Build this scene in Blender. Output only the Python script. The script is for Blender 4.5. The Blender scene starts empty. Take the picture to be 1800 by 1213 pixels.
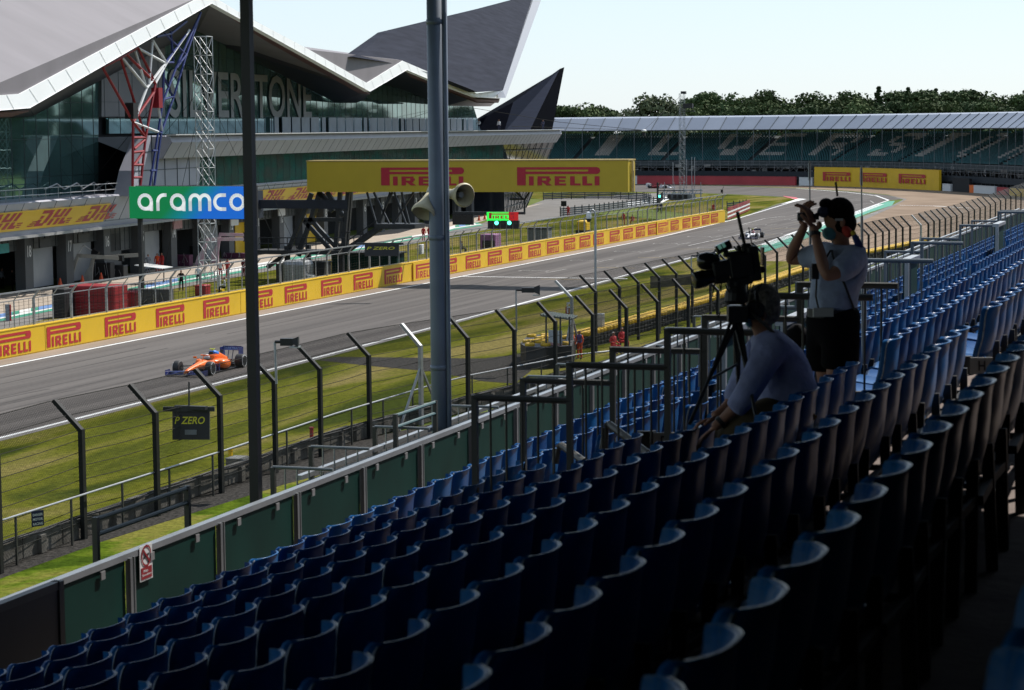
import bpy, bmesh, math, random
from mathutils import Vector, Matrix
random.seed(7)
V = Vector
R = math.radians
sc = bpy.context.scene
col = sc.collection
# ------------------------------------------------------------------ camera
F = 3900.0; H = 13.0                       # focal length in photo pixels, eye height above the track
TH = math.atan(1300/3900); PH = math.atan(381.5/3900); RO = .0085
fw = V((-math.sin(TH)*math.cos(PH), math.cos(TH)*math.cos(PH), -math.sin(PH)))
r0 = V((math.cos(TH), math.sin(TH), 0)); u0 = r0.cross(fw)
rt = r0*math.cos(RO) - u0*math.sin(RO); up = u0*math.cos(RO) + r0*math.sin(RO)
CAM = V((0, 0, H))
cd = bpy.data.cameras.new('camera'); cam = bpy.data.objects.new('camera', cd); col.objects.link(cam)
cam.matrix_world = Matrix((( rt.x, up.x, -fw.x, 0), (rt.y, up.y, -fw.y, 0), (rt.z, up.z, -fw.z, H), (0, 0, 0, 1)))
cd.sensor_width = 36; cd.lens = 36*F/1800; cd.clip_start = .1; cd.clip_end = 6000
cd.dof.use_dof = True; cd.dof.focus_distance = 70; cd.dof.aperture_fstop = 7
sc.camera = cam
# ------------------------------------------------------------------ sky, sun, exposure
SUN = V((.35, .74, 1)).normalized()
w = bpy.data.worlds.new('World'); sc.world = w; w.use_nodes = True
nt = w.node_tree; nt.nodes.clear()
sky = nt.nodes.new('ShaderNodeTexSky'); sky.sky_type = 'NISHITA'; sky.sun_disc = False
sky.sun_elevation = math.asin(SUN.z); sky.sun_rotation = math.atan2(SUN.x, SUN.y)
sky.air_density = 1; sky.dust_density = .3; sky.ozone_density = 1
bg = nt.nodes.new('ShaderNodeBackground'); bg.inputs[1].default_value = .067
wo = nt.nodes.new('ShaderNodeOutputWorld')
mxs = nt.nodes.new('ShaderNodeMix'); mxs.data_type = 'RGBA'; mxs.inputs[0].default_value = .5      # thin high haze whitens the whole sky
mxs.inputs[7].default_value = (10.0, 12.2, 14.6, 1)
nt.links.new(sky.outputs[0], mxs.inputs[6]); nt.links.new(mxs.outputs[2], bg.inputs[0]); nt.links.new(bg.outputs[0], wo.inputs[0])
sd = bpy.data.lights.new('sun', 'SUN'); sd.energy = 5.0; sd.angle = R(.5); sd.color = (1, .95, .88)
so = bpy.data.objects.new('sun', sd); col.objects.link(so)
so.rotation_euler = SUN.to_track_quat('Z', 'Y').to_euler()
sc.view_settings.view_transform = 'Standard'; sc.view_settings.look = 'None'
sc.view_settings.exposure = .50; sc.view_settings.gamma = 1
# ------------------------------------------------------------------ pixel rays -> places in the world
def ray(x, y): return fw + rt*((x-900)/F) + up*((606.5-y)/F)
def G(x, y, z=0): d = ray(x, y); return CAM + d*((z-H)/d.z)
def AX(x, y, X): d = ray(x, y); return CAM + d*(X/d.x)
def AY(x, y, Y): d = ray(x, y); return CAM + d*(Y/d.y)
def AD(x, y, D): return CAM + ray(x, y)*D
BA = G(50, 512); BT = (G(957, 358)-BA).normalized(); BN = V((BT.y, -BT.x, 0))   # pit building line and its normal
def PB(x, y, off=0):
    d = ray(x, y); q = BA + BN*off
    return CAM + d*((q-CAM).dot(BN)/d.dot(BN))
def bu(p): return (p-BA).dot(BT)
def PU(u, z, off=0): return V((BA.x, BA.y, 0)) + BT*u + BN*off + V((0, 0, z))
def proj(p):
    d = V(p)-CAM; k = d.dot(fw)
    return (900+F*d.dot(rt)/k, 606.5-F*d.dot(up)/k, k) if k > 0 else (-9e9, 0, k)
# ------------------------------------------------------------------ materials
MATS = {}
def mat(name, c, rough=.6, metal=0, ns=3, na=.15, bump=0, bs=None, emit=0, ior=1.45, c2=None, vec='Object', stretch=None, alpha=None, trans=0):
    if name in MATS: return MATS[name]
    K = 1 if emit else .76
    if rough >= .84 and ior == 1.45: ior = 1.15
    c = [x*K for x in c]; c2 = None if c2 is None else [x*K for x in c2]
    m = bpy.data.materials.new(name); m.use_nodes = True; N = m.node_tree.nodes; L = m.node_tree.links
    b = N['Principled BSDF']
    b.inputs['Roughness'].default_value = rough; b.inputs['Metallic'].default_value = metal; b.inputs['IOR'].default_value = ior
    tc = N.new('ShaderNodeTexCoord'); mp = N.new('ShaderNodeMapping'); L.new(tc.outputs[vec], mp.inputs[0])
    if stretch: mp.inputs['Scale'].default_value = stretch
    nz = N.new('ShaderNodeTexNoise'); nz.inputs['Scale'].default_value = ns; nz.inputs['Detail'].default_value = 5; L.new(mp.outputs[0], nz.inputs[0])
    cr = N.new('ShaderNodeValToRGB'); L.new(nz.outputs[0], cr.inputs[0])
    cr.color_ramp.elements[0].position = .3; cr.color_ramp.elements[1].position = .7
    lo = [x*(1-na) for x in c]; hi = [min(1, x*(1+na)) for x in c] if c2 is None else list(c2)
    if c2 is not None: lo = list(c)
    cr.color_ramp.elements[0].color = (*lo, 1); cr.color_ramp.elements[1].color = (*hi, 1)
    L.new(cr.outputs[0], b.inputs['Base Color'])
    if bump:
        n2 = N.new('ShaderNodeTexNoise'); n2.inputs['Scale'].default_value = bs or ns*4; n2.inputs['Detail'].default_value = 4; L.new(mp.outputs[0], n2.inputs[0])
        bp = N.new('ShaderNodeBump'); bp.inputs['Strength'].default_value = bump; bp.inputs['Distance'].default_value = .05
        L.new(n2.outputs[0], bp.inputs['Height']); L.new(bp.outputs[0], b.inputs['Normal'])
    if emit:
        b.inputs['Emission Color'].default_value = (*c, 1); b.inputs['Emission Strength'].default_value = emit
    if trans: b.inputs['Transmission Weight'].default_value = trans
    MATS[name] = m; return m
def nodes(m): return m.node_tree.nodes, m.node_tree.links, m.node_tree.nodes['Principled BSDF']

asphalt = mat('asphalt', (.085, .08, .078), .9, ior=1.2, ns=.25, na=.12, stretch=(1, .08, 1), bump=.15, bs=12)
def _asph(m, A, B):     # long rubber streaks along the track plus fine grain
    N, L, b = nodes(m)
    tc = N.new('ShaderNodeTexCoord'); mp = N.new('ShaderNodeMapping'); mp.inputs['Scale'].default_value = (1.1, .012, 1); L.new(tc.outputs['Object'], mp.inputs[0])
    n1 = N.new('ShaderNodeTexNoise'); n1.inputs['Scale'].default_value = 1; n1.inputs['Detail'].default_value = 6; L.new(mp.outputs[0], n1.inputs[0])
    n2 = N.new('ShaderNodeTexNoise'); n2.inputs['Scale'].default_value = 5; n2.inputs['Detail'].default_value = 8; L.new(tc.outputs['Object'], n2.inputs[0])
    mx = N.new('ShaderNodeMath'); mx.operation = 'MULTIPLY_ADD'; L.new(n2.outputs[0], mx.inputs[0]); mx.inputs[1].default_value = .35; 
    L.new(n1.outputs[0], mx.inputs[2])
    cr = N.new('ShaderNodeValToRGB'); L.new(mx.outputs[0], cr.inputs[0]); cr.color_ramp.elements[0].position = .5; cr.color_ramp.elements[1].position = .85
    cr.color_ramp.elements[0].color = (*A, 1); cr.color_ramp.elements[1].color = (*B, 1); L.new(cr.outputs[0], b.inputs['Base Color'])
_asph(asphalt, (.062, .056, .053), (.105, .095, .089))
paleasph = mat('pale_asphalt', (.2, .19, .18), .9, ns=.3, na=.15)
concrete = mat('pit_concrete', (.42, .36, .30), .9, ns=.6, na=.14, bump=.1)
stripconc = mat('strip_concrete', (.30, .24, .19), .9, ns=.5, na=.2, stretch=(1, .2, 1))
white_paint = mat('white_paint', (.75, .75, .74), .6, ns=1.5, na=.12)
faint_paint = mat('worn_white_paint', (.15, .14, .13), .8, c2=(.50, .48, .46), ns=.8)
green_paint = mat('green_paint', (.03, .26, .17), .7, ns=.6, na=.25)
blue_paint = mat('blue_paint', (.12, .24, .5), .7, ns=.6, na=.2)
gravel = mat('gravel_beige', (.20, .145, .105), .95, c2=(.30, .225, .165), ns=.15, bump=.5, bs=6)
dgravel = mat('gravel_grey', (.010, .010, .009), .95, c2=(.065, .06, .055), ns=7, bump=.8, bs=14)
grass = mat('grass', (.05, .085, .012), 1, ior=1.05, ns=.5, bump=.7, bs=9)
def _grass(m, ca, cb, cc, scale=(.2, .035, 1)):
    N, L, b = nodes(m)
    tc = N.new('ShaderNodeTexCoord'); mp = N.new('ShaderNodeMapping'); mp.inputs['Scale'].default_value = scale; L.new(tc.outputs['Object'], mp.inputs[0])
    n1 = N.new('ShaderNodeTexNoise'); n1.inputs['Scale'].default_value = 1; n1.inputs['Detail'].default_value = 3; n1.inputs['Distortion'].default_value = 1; L.new(mp.outputs[0], n1.inputs[0])
    n2 = N.new('ShaderNodeTexNoise'); n2.inputs['Scale'].default_value = 3.5; n2.inputs['Detail'].default_value = 8; n2.inputs['Roughness'].default_value = .75; L.new(tc.outputs['Object'], n2.inputs[0])
    cr = N.new('ShaderNodeValToRGB'); L.new(n1.outputs[0], cr.inputs[0])
    e = cr.color_ramp.elements; e[0].position = .36; e[0].color = (*ca, 1); e[1].position = .62; e[1].color = (*cc, 1)
    k = e.new(.48); k.color = (*cb, 1)
    c2 = N.new('ShaderNodeValToRGB'); L.new(n2.outputs[0], c2.inputs[0]); c2.color_ramp.elements[0].position = .35; c2.color_ramp.elements[0].color = (.5, .5, .5, 1)
    c2.color_ramp.elements[1].position = .65; c2.color_ramp.elements[1].color = (1.15, 1.15, 1.1, 1)
    mx = N.new('ShaderNodeMix'); mx.data_type = 'RGBA'; mx.blend_type = 'MULTIPLY'; mx.inputs[0].default_value = 1
    L.new(cr.outputs[0], mx.inputs[6]); L.new(c2.outputs[0], mx.inputs[7]); L.new(mx.outputs[2], b.inputs['Base Color'])
_grass(grass, (.036, .048, .008), (.095, .100, .012), (.17, .14, .05))
grass2 = mat('bright_grass', (.08, .16, .015), 1, ior=1.05, ns=1, bump=.8, bs=9); _grass(grass2, (.035, .060, .006), (.075, .11, .010), (.14, .135, .03), (.5, .3, 1))
fargrass = mat('far_grass', (.09, .13, .02), .95, c2=(.15, .17, .05), ns=.1)
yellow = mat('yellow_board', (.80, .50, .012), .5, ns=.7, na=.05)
gyellow = mat('gantry_yellow_shaded', (.50, .36, .02), .55, ns=.7, na=.04)  # the wall's yellow darkened: shade on the gantry face is in the colour
redink = mat('red_print', (.50, .02, .025), .5, ns=2, na=.05)
dhlred = mat('crimson_print', (.42, .01, .03), .5, na=.05)
steel = mat('galvanised_steel', (.36, .37, .38), .45, .6, ns=5, na=.12)
dsteel = mat('dark_steel', (.035, .038, .042), .5, .3, ns=5, na=.2)
blackm = mat('black_paint', (.012, .012, .014), .55, na=.3)
slate = mat('slate_blue_paint', (.15, .19, .25), .45, ns=2, na=.12)
fencem = mat('fence_post_steel', (.016, .017, .016), .6, 0, ior=1.25, ns=5, na=.2)
wirem = mat('fence_wire', (.035, .035, .032), .8, 0, ior=1.1, na=.2)
rail = mat('rail_metal', (.42, .43, .44), .4, .7, ns=5, na=.12)
drail = mat('rail_green_grey', (.045, .045, .04), .5, .1, ns=5, na=.15)
greenpanel = mat('green_panel', (.003, .030, .024), .6, ior=1.2, ns=1.5, na=.2)
seatblue = mat('seat_blue_plastic', (.018, .105, .36), .30, ns=9, na=.15, ior=1.4)
def _seatvar():
    N, L, b = nodes(seatblue)
    oi = N.new('ShaderNodeObjectInfo'); cr = N.new('ShaderNodeValToRGB'); L.new(oi.outputs['Random'], cr.inputs[0])
    cr.color_ramp.elements[0].color = (.002, .042, .165, 1); cr.color_ramp.elements[1].color = (.010, .095, .27, 1)
    L.new(cr.outputs[0], b.inputs['Base Color'])
_seatvar()
seatblue.node_tree.nodes['Principled BSDF'].inputs['Specular IOR Level'].default_value = .28
edgem = mat('seat_edge_glint', (.17, .22, .29), .4, ns=25, na=.35)  # pale rim colour painted in for the sunlit glint along seat edges
seatstuff = mat('seat_blue_row', (.004, .065, .24), .35, ns=1.2, ior=1.25, c2=(.015, .14, .38))
tread = mat('terrace_concrete', (.20, .165, .15), .9, ns=3, na=.2, bump=.2)
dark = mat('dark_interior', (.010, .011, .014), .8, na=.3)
garage = mat('garage_wall', (.075, .083, .09), .6, ns=.6, na=.1)
silver = mat('silver_cladding', (.40, .40, .46), .5, .05, ns=.5, na=.07)
rooftop = mat('roof_membrane', (.205, .19, .205), .75, ns=.12, na=.08, stretch=(1, 4, 1))
fascia = mat('white_fascia', (1.08, 1.10, 1.10), .4, ns=.2, na=.03)
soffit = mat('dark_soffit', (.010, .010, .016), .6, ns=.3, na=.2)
soffit2 = mat('brown_soffit', (.13, .045, .03), .6, ns=.3, na=.2)
slatewing = mat('slate_wing_cladding', (.030, .033, .046), .9, ns=.35, na=.22, ior=1.1, stretch=(.3, .3, 5), bump=.5, bs=1)
glass = mat('teal_glass', (.17, .34, .33), .03, .7, ns=.25, na=.3, bump=.03, bs=.15, ior=1.5)
glass2 = mat('bronze_glass', (.10, .10, .08), .06, 0, ns=.35, na=.4, bump=.25, bs=.3, ior=2.2, c2=(.03, .18, .14), stretch=(1, 1, 2.5))  # green noise patches paint reflections into the glass colour
mull = mat('mullion', (.02, .035, .04), .5, .3, na=.2)
letterm = mat('etched_lettering', (.26, .27, .26), .5, ns=1, na=.08)
redpaint = mat('red_paint', (.27, .010, .017), .5, ns=1, na=.15)
redwall = mat('red_wall', (.46, .05, .06), .6, ns=.15, na=.2)
orange = mat('orange_bodywork', (.90, .17, .015), .3, ns=2, na=.05)
orangesuit = mat('orange_overall', (.80, .10, .02), .8, ns=8, na=.2)
redsuit = mat('red_overall', (.50, .03, .03), .8, ns=8, na=.25)
navy = mat('navy_cloth', (.02, .025, .06), .8, ns=8, na=.25)
blackcloth = mat('black_cloth', (.012, .012, .014), .85, ns=8, na=.3)
whitepl = mat('white_plastic', (.72, .73, .74), .4, na=.04)
skin = mat('skin', (.32, .15, .095), .65, ns=8, na=.1)
hairm = mat('dark_hair', (.006, .005, .004), .9, ior=1.15, ns=30, na=.5, bump=.6, bs=60)
greyhair = mat('grey_hair', (.26, .23, .19), .9, ior=1.15, ns=30, na=.5, bump=.6, bs=60)
tyre = mat('tyre_rubber', (.018, .018, .019), .65, ns=4, na=.25)
carblue = mat('blue_bodywork', (.02, .09, .45), .3, na=.1)
leaf = [mat('foliage_%s' % n, c, .85, c2=d, ns=.35, ior=1.2) for n, c, d in (('deep_green', (.035, .065, .024), (.07, .105, .036)), ('mid_green', (.05, .08, .026), (.09, .125, .042)), ('olive_green', (.08, .105, .05), (.14, .165, .09)))]
for m_ in leaf:
    N, L, b = nodes(m_); src = b.inputs['Base Color'].links[0].from_socket; oi = N.new('ShaderNodeObjectInfo'); hs = N.new('ShaderNodeHueSaturation'); mr = N.new('ShaderNodeMapRange')
    mr.inputs[3].default_value = .72; mr.inputs[4].default_value = 1.35; L.new(oi.outputs['Random'], mr.inputs[0]); L.new(mr.outputs[0], hs.inputs['Value']); hs.inputs['Saturation'].default_value = .9; L.new(src, hs.inputs['Color']); L.new(hs.outputs[0], b.inputs['Base Color'])
bark = mat('bark', (.07, .05, .035), .9, ns=4)
# ------------------------------------------------------------------ mesh builder
class MB:
    def __init__(s): s.v = []; s.f = []; s.mi = []; s.m = 0
    def add(s, vs, fs):
        n = len(s.v); s.v += [V(p) for p in vs]; s.f += [[i+n for i in f] for f in fs]; s.mi += [s.m]*len(fs); return s
    def poly(s, pts): return s.add(pts, [list(range(len(pts)))])
    def prism(s, pts, vec):
        n = len(pts); vec = V(vec)
        return s.add([V(p) for p in pts] + [V(p)+vec for p in pts], [list(range(n))[::-1], list(range(n, 2*n))] + [[i, (i+1) % n, n+(i+1) % n, n+i] for i in range(n)])
    def box(s, c, size, rz=0, M=None):
        x, y, z = [k/2 for k in size]
        M = M or Matrix.Rotation(rz, 3, 'Z'); c = V(c)
        return s.add([c + M @ V((i*x, j*y, k*z)) for i in (-1, 1) for j in (-1, 1) for k in (-1, 1)], [[0, 1, 3, 2], [4, 6, 7, 5], [0, 4, 5, 1], [2, 3, 7, 6], [0, 2, 6, 4], [1, 5, 7, 3]])
    def beam(s, p, q, w=.1, h=None, ref=(0, 0, 1)):
        p = V(p); q = V(q); h = h or w; d = (q-p)
        if d.length < 1e-6: return s
        d.normalize(); a = d.cross(V(ref))
        if a.length < 1e-3: a = d.cross(V((1, 0, 0)))
        a.normalize(); b = a.cross(d)
        return s.add([e + a*i*w/2 + b*j*h/2 for e in (p, q) for i, j in ((-1, -1), (1, -1), (1, 1), (-1, 1))], [[3, 2, 1, 0], [4, 5, 6, 7], [0, 1, 5, 4], [1, 2, 6, 5], [2, 3, 7, 6], [3, 0, 4, 7]])
    def tube(s, p, q, r=.03, n=6, r2=None):
        p = V(p); q = V(q); d = (q-p).normalized(); r2 = r if r2 is None else r2
        a = d.cross(V((0, 0, 1)));
        if a.length < 1e-3: a = V((1, 0, 0))
        a.normalize(); b = a.cross(d); vs = []
        for e, rr in ((p, r), (q, r2)):
            vs += [e + (a*math.cos(2*math.pi*i/n) + b*math.sin(2*math.pi*i/n))*rr for i in range(n)]
        return s.add(vs, [[i, (i+1) % n, n+(i+1) % n, n+i] for i in range(n)] + [list(range(n))[::-1], list(range(n, 2*n))])
    def path(s, pts, r=.03, n=6):
        for a, b in zip(pts, pts[1:]): s.tube(a, b, r, n)
        return s
    def rings(s, rings, close=True, caps=True):
        n = len(rings[0]); vs = [p for r in rings for p in r]; fs = []
        for k in range(len(rings)-1):
            for i in range(n if close else n-1): fs.append([k*n+i, k*n+(i+1) % n, (k+1)*n+(i+1) % n, (k+1)*n+i])
        if caps and close: fs += [list(range(n))[::-1], [(len(rings)-1)*n+i for i in range(n)]]
        return s.add(vs, fs)
    def lathe(s, base, axis, prof, n=16, caps=True):      # prof: (distance along axis, radius)
        base = V(base); d = V(axis).normalized(); a = d.cross(V((0, 0, 1)))
        if a.length < 1e-3: a = V((1, 0, 0))
        a.normalize(); b = a.cross(d)
        return s.rings([[base + d*t + (a*math.cos(2*math.pi*i/n) + b*math.sin(2*math.pi*i/n))*r for i in range(n)] for t, r in prof], caps=caps)
    def ball(s, c, r, n=10, m=7):
        c = V(c); r = V(r) if hasattr(r, '__len__') else V((r, r, r))
        return s.rings([[c + V((r.x*math.sin(math.pi*j/m)*math.cos(2*math.pi*i/n), r.y*math.sin(math.pi*j/m)*math.sin(2*math.pi*i/n), r.z*math.cos(math.pi*j/m))) for i in range(n)] for j in [k if 0 < k < m else (.12 if k == 0 else m-.12) for k in range(m+1)]])
    def build(s, name, m, parent=None, smooth=False, bevel=0):
        me = bpy.data.meshes.new(name); off = parent_loc(parent)
        me.from_pydata([p-off for p in s.v], [], s.f)
        for k in (m if isinstance(m, (list, tuple)) else [m]): me.materials.append(k)
        me.polygons.foreach_set('material_index', s.mi)
        if bevel or True:
            bm = bmesh.new(); bm.from_mesh(me)
            if len(s.f) < 60000: bmesh.ops.recalc_face_normals(bm, faces=bm.faces)
            if bevel: bmesh.ops.bevel(bm, geom=[e for e in bm.edges if len(e.link_faces) == 2 and e.calc_face_angle(0) > .7], offset=bevel, segments=2, affect='EDGES', profile=.5)
            bm.to_mesh(me); bm.free()
        if smooth: me.polygons.foreach_set('use_smooth', [True]*len(me.polygons))
        me.update()
        o = bpy.data.objects.new(name, me); col.objects.link(o)
        if parent: o.parent = parent
        return o
LOC = {}
def parent_loc(p):
    o = V((0, 0, 0))
    while p is not None: o = o + p.location; p = p.parent
    return o
def tag(o, label=None, cat=None, group=None, kind=None):
    if label: o['label'] = label
    if cat: o['category'] = cat
    if group: o['group'] = group
    if kind: o['kind'] = kind
    return o
def thing(name, label, cat, loc=(0, 0, 0), group=None):
    o = bpy.data.objects.new(name, None); o.empty_display_size = .3; col.objects.link(o); o.location = V(loc)
    return tag(o, label, cat, group)
def struct(o): o['kind'] = 'structure'; return o
def copy_tree(o, parent=None):
    c = o.copy(); col.objects.link(c)
    if parent: c.parent = parent
    for ch in o.children: copy_tree(ch, c)
    return c
ORD = ['first', 'second', 'third', 'fourth', 'fifth', 'sixth', 'seventh', 'eighth', 'ninth', 'tenth', 'eleventh', 'twelfth', 'thirteenth', 'fourteenth', 'fifteenth', 'sixteenth', 'seventeenth', 'eighteenth', 'nineteenth']
TENS = {20: 'twent', 30: 'thirt', 40: 'fort', 50: 'fift', 60: 'sixt', 70: 'sevent'}
def ordinal(n):
    if n < 20: return ORD[n-1]
    t = n//10*10; u = n % 10
    return TENS[t]+'ieth' if u == 0 else TENS[t]+'y-'+ORD[u-1]
# ------------------------------------------------------------------ lettering
_fc = {}
def glyphs(s, offset=0, spacing=1):
    k = (s, offset, spacing)
    if k in _fc: return _fc[k]
    cu = bpy.data.curves.new('t', 'FONT'); cu.body = s; cu.offset = offset; cu.space_character = spacing; cu.resolution_u = 3
    ob = bpy.data.objects.new('t', cu); col.objects.link(ob); bpy.context.view_layer.update()
    me = bpy.data.meshes.new_from_object(ob.evaluated_get(bpy.context.evaluated_depsgraph_get()))
    vs = [tuple(v.co) for v in me.vertices]; fs = [list(p.vertices) for p in me.polygons]
    bpy.data.objects.remove(ob); bpy.data.curves.remove(cu); bpy.data.meshes.remove(me)
    x0 = min(v[0] for v in vs); x1 = max(v[0] for v in vs); y0 = min(v[1] for v in vs); y1 = max(v[1] for v in vs)
    _fc[k] = ([((v[0]-x0)/(x1-x0), (v[1]-y0)/(y1-y0)) for v in vs], fs); return _fc[k]
def write(mb, s, o, U, W, shear=0, offset=.02, spacing=1):       # o: lower left corner, U: vector across the word, W: vector up its height
    vs, fs = glyphs(s, offset, spacing); o = V(o)
    mb.add([o + U*(x+shear*y) + W*y for x, y in vs], fs)
def rect(x0, y0, x1, y1): return [(x0, y0), (x1, y0), (x1, y1), (x0, y1)]
def pire():
    P = [rect(0, 0, .48, 1), rect(.48, .87, 4.38, 1), rect(.48, .625, 4.38, .76)]
    arc = [(4.38+.19*math.sin(a), .8125+.1875*math.cos(a)) for a in [math.pi*i/8 for i in range(9)]]
    inn = [(4.38, y) for y in (1, .625)]
    P.append([(3.92, .87), (3.92, .76), (4.38, .76), (4.38, .87)])
    P.append(arc)
    P += [rect(.66, 0, .92, .5), rect(1.13, 0, 1.38, .5), rect(1.38, .39, 1.80, .5), rect(1.38, .17, 1.80, .27), rect(1.62, .27, 1.87, .39), [(1.42, .17), (1.64, 0), (1.94, 0), (1.70, .17)],
          rect(2.08, 0, 2.33, .5), rect(2.33, .39, 2.70, .5), rect(2.33, .2, 2.66, .3), rect(2.33, 0, 2.70, .11),
          rect(2.93, 0, 3.18, .5), rect(3.18, 0, 3.50, .11), rect(3.60, 0, 3.85, .5), rect(3.85, 0, 4.14, .11), rect(4.27, 0, 4.53, .5)]
    return [[(x/4.57, y) for x, y in p] for p in P]
PIRE = pire()
def pirelli(mb, o, U, W):
    for p in PIRE: mb.poly([V(o)+U*x+W*y for x, y in p])
def dhl(mb, o, U, W):
    sh = .28; L = .20; R_ = .80
    def q(x0, y0, x1, y1): mb.poly([V(o)+U*(x+sh*y*.45)+W*y for x, y in rect(x0, y0, x1, y1)])
    for i in range(3): q(.0+.02*i, .02+.13*i, .12+.012*i, .09+.13*i); q(.80-.02*i+.03, .02+.13*i, .90, .09+.13*i)
    q(.14, 0, .22, .42); q(.22, 0, .33, .17); q(.29, .17, .37, .80); q(.12, .80, .35, 1); q(.15, .48, .22, .66)
    q(.42, 0, .49, .42); q(.55, 0, .62, .42); q(.42, .48, .49, 1); q(.55, .48, .62, 1); q(.49, .48, .55, .62)
    q(.66, 0, .80, .2); q(.66, .2, .73, .42); q(.66, .48, .73, 1)
def stroke(mb, pts, wd, o, U, W, n):
    for (a, b) in zip(pts, pts[1:]):
        ax, ay = a; bx, by = b; dx, dy = bx-ax, by-ay; l = math.hypot(dx, dy) or 1; nx, ny = -dy/l*wd/2, dx/l*wd/2; ex, ey = dx/l*wd*.12, dy/l*wd*.12
        mb.poly([V(o)+U*x+W*y for x, y in ((ax-nx-ex, ay-ny-ey), (bx-nx+ex, by-ny+ey), (bx+nx+ex, by+ny+ey), (ax+nx-ex, ay+ny-ey))])
def arcpts(cx, cy, r, a0, a1, n=18): return [(cx+r*math.cos(R(a0+(a1-a0)*i/n)), cy+r*math.sin(R(a0+(a1-a0)*i/n))) for i in range(n+1)]
# ================================================================== THE SETTING: ground, track, lanes
def flat(name, pts, z, m):
    mb = MB(); mb.poly([V((p[0], p[1], z)) for p in pts]); return struct(mb.build(name, m))
def gp(*px): return [G(x, y) for x, y in px]
mb = MB(); mb.poly([V((x, y, -.03)) for x, y in ((-2500, -600), (2500, -600), (2500, 4500), (-2500, 4500))]); struct(mb.build('ground', fargrass))
NX = -50.5; PXL = -65.9; WX = -68.2
near = [V((NX, -80, 0)), V((NX, 60, 0))] + gp((435, 660), (770, 573), (1000, 511), (1220, 451), (1338, 430), (1400, 407), (1500, 374), (1562, 352))
outer = gp((1590, 350), (1560, 343), (1500, 337), (1400, 331), (1220, 325), (1000, 321), (850, 320))
inner = gp((850, 334), (1100, 337), (1225, 339), (1300, 342), (1380, 346), (1402, 351), (1370, 358), (1325, 374), (1284, 388))
flat('track', near + outer + inner + [V((PXL-.4, 250, 0)), V((PXL-.4, -80, 0))], 0, asphalt)
flat('track_verge_asphalt', [V((NX+.5, -80, 0))] + [p + V((.5, 0, 0)) for p in near[1:6]] + near[1:6][::-1] + [V((NX, -80, 0))], -.004, paleasph)
flat('verge_grass', [p + V((.5, 0, 0)) for p in near[:6]] + gp((1310, 446), (1330, 441), (1345, 455), (1420, 458), (1500, 475), (1450, 520)) + [V((-33, 120, 0)), V((-35.7, 85, 0)), V((-35.7, -80, 0))], -.012, grass)
flat('inner_grass', gp((850, 338), (1100, 338), (1225, 340), (1300, 343), (1380, 347), (1400, 351), (1365, 358), (1322, 374), (1280, 386), (1180, 372), (1000, 352), (850, 345)), -.012, grass)
flat('wall_foot_concrete', [V((PXL-.4, -80, 0)), V((PXL-.4, 250, 0))] + gp((1284, 388), (1272, 388)) + [V((WX-.3, 290, 0)), V((WX-.3, -80, 0))], .0, stripconc)
flat('run_off_gravel', gp((1338, 447), (1345, 459), (1420, 459), (1500, 456), (1620, 441), (1800, 381), (2100, 372), (2100, 330), (1760, 320), (850, 312), (850, 319), (1000, 320), (1220, 324), (1400, 330), (1500, 336), (1560, 342), (1592, 350), (1568, 362), (1480, 393)), -.008, gravel)
flat('run_off_asphalt', gp((1560, 343), (1594, 350), (1570, 364), (1500, 395), (1485, 392), (1568, 361), (1588, 351)), .006, paleasph)
flat('green_run_off', gp((1333, 434), (1400, 410), (1497, 377), (1560, 354), (1573, 353), (1568, 361), (1530, 373), (1480, 393), (1400, 426), (1345, 443), (1330, 441)), .004, green_paint)
flat('gravel_path', gp((558, 633), (590, 627), (850, 630), (915, 622), (935, 650), (905, 674), (850, 670), (762, 653), (650, 643)), -.006, dgravel)
flat('gravel_strip', [V((x, y, 0)) for x, y in ((-35.5, -60), (-35.5, 85), (-33.2, 96), (-34.2, 108), (-34.4, 160), (-31, 200), (-22, 200), (-22, 112), (-28, 98), (-32.0, 84), (-33.6, 74), (-34.5, 62), (-34.6, -60))], -.004, dgravel)
flat('bank_grass', [V((x, y, 0)) for x, y in ((-34.6, -60), (-34.5, 62), (-33.6, 74), (-32.0, 84), (-28, 98), (-22, 112), (-22, 190), (-20, 190), (-20, -60))], -.008, grass2)
flat('pit_grass', [V((WX, -80, 0)), V((WX, 290, 0))] + gp((1040, 375), (960, 386), (890, 398), (800, 413), (750, 424), (305, 508), (80, 561), (0, 582)) + [V((-78, -80, 0))], -.008, grass)
flat('pit_lane', gp((0, 582), (80, 561), (305, 508), (750, 424), (800, 413), (890, 398), (960, 386), (1090, 364), (1180, 347), (1180, 338), (960, 350), (850, 392), (800, 404), (750, 417), (330, 497), (80, 549), (0, 565)) + [V((-82, 60, 0)), V((-76, 60, 0))], .0, paleasph)
strip = gp((0, 552), (80, 537), (330, 485), (750, 410), (800, 396), (840, 391))
strip2 = gp((0, 565), (80, 549), (330, 497), (750, 417), (800, 404), (850, 396))
mb = MB()
for i in range(60):
    a, b = i/60, (i+1)/60
    def lerp(L_, t):
        t *= len(L_)-1; k = min(int(t), len(L_)-2); return L_[k].lerp(L_[k+1], t-k)
    t0, t1, b0, b1 = lerp(strip, a), lerp(strip, b), lerp(strip2, a), lerp(strip2, b)
    for j, (s, e) in enumerate(((0, .33), (.33, .5), (.5, 1))):
        mb.m = (0 if j == 0 else (1 if j == 1 else (2 if i % 10 in (0, 1, 2) else 0)))
        if j == 2 and i % 10 in (5, 6, 7): mb.m = 1
        mb.poly([V((*(b0.lerp(t0, s)).xy, .006)), V((*(b1.lerp(t1, s)).xy, .006)), V((*(b1.lerp(t1, e)).xy, .006)), V((*(b0.lerp(t0, e)).xy, .006))])
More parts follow.
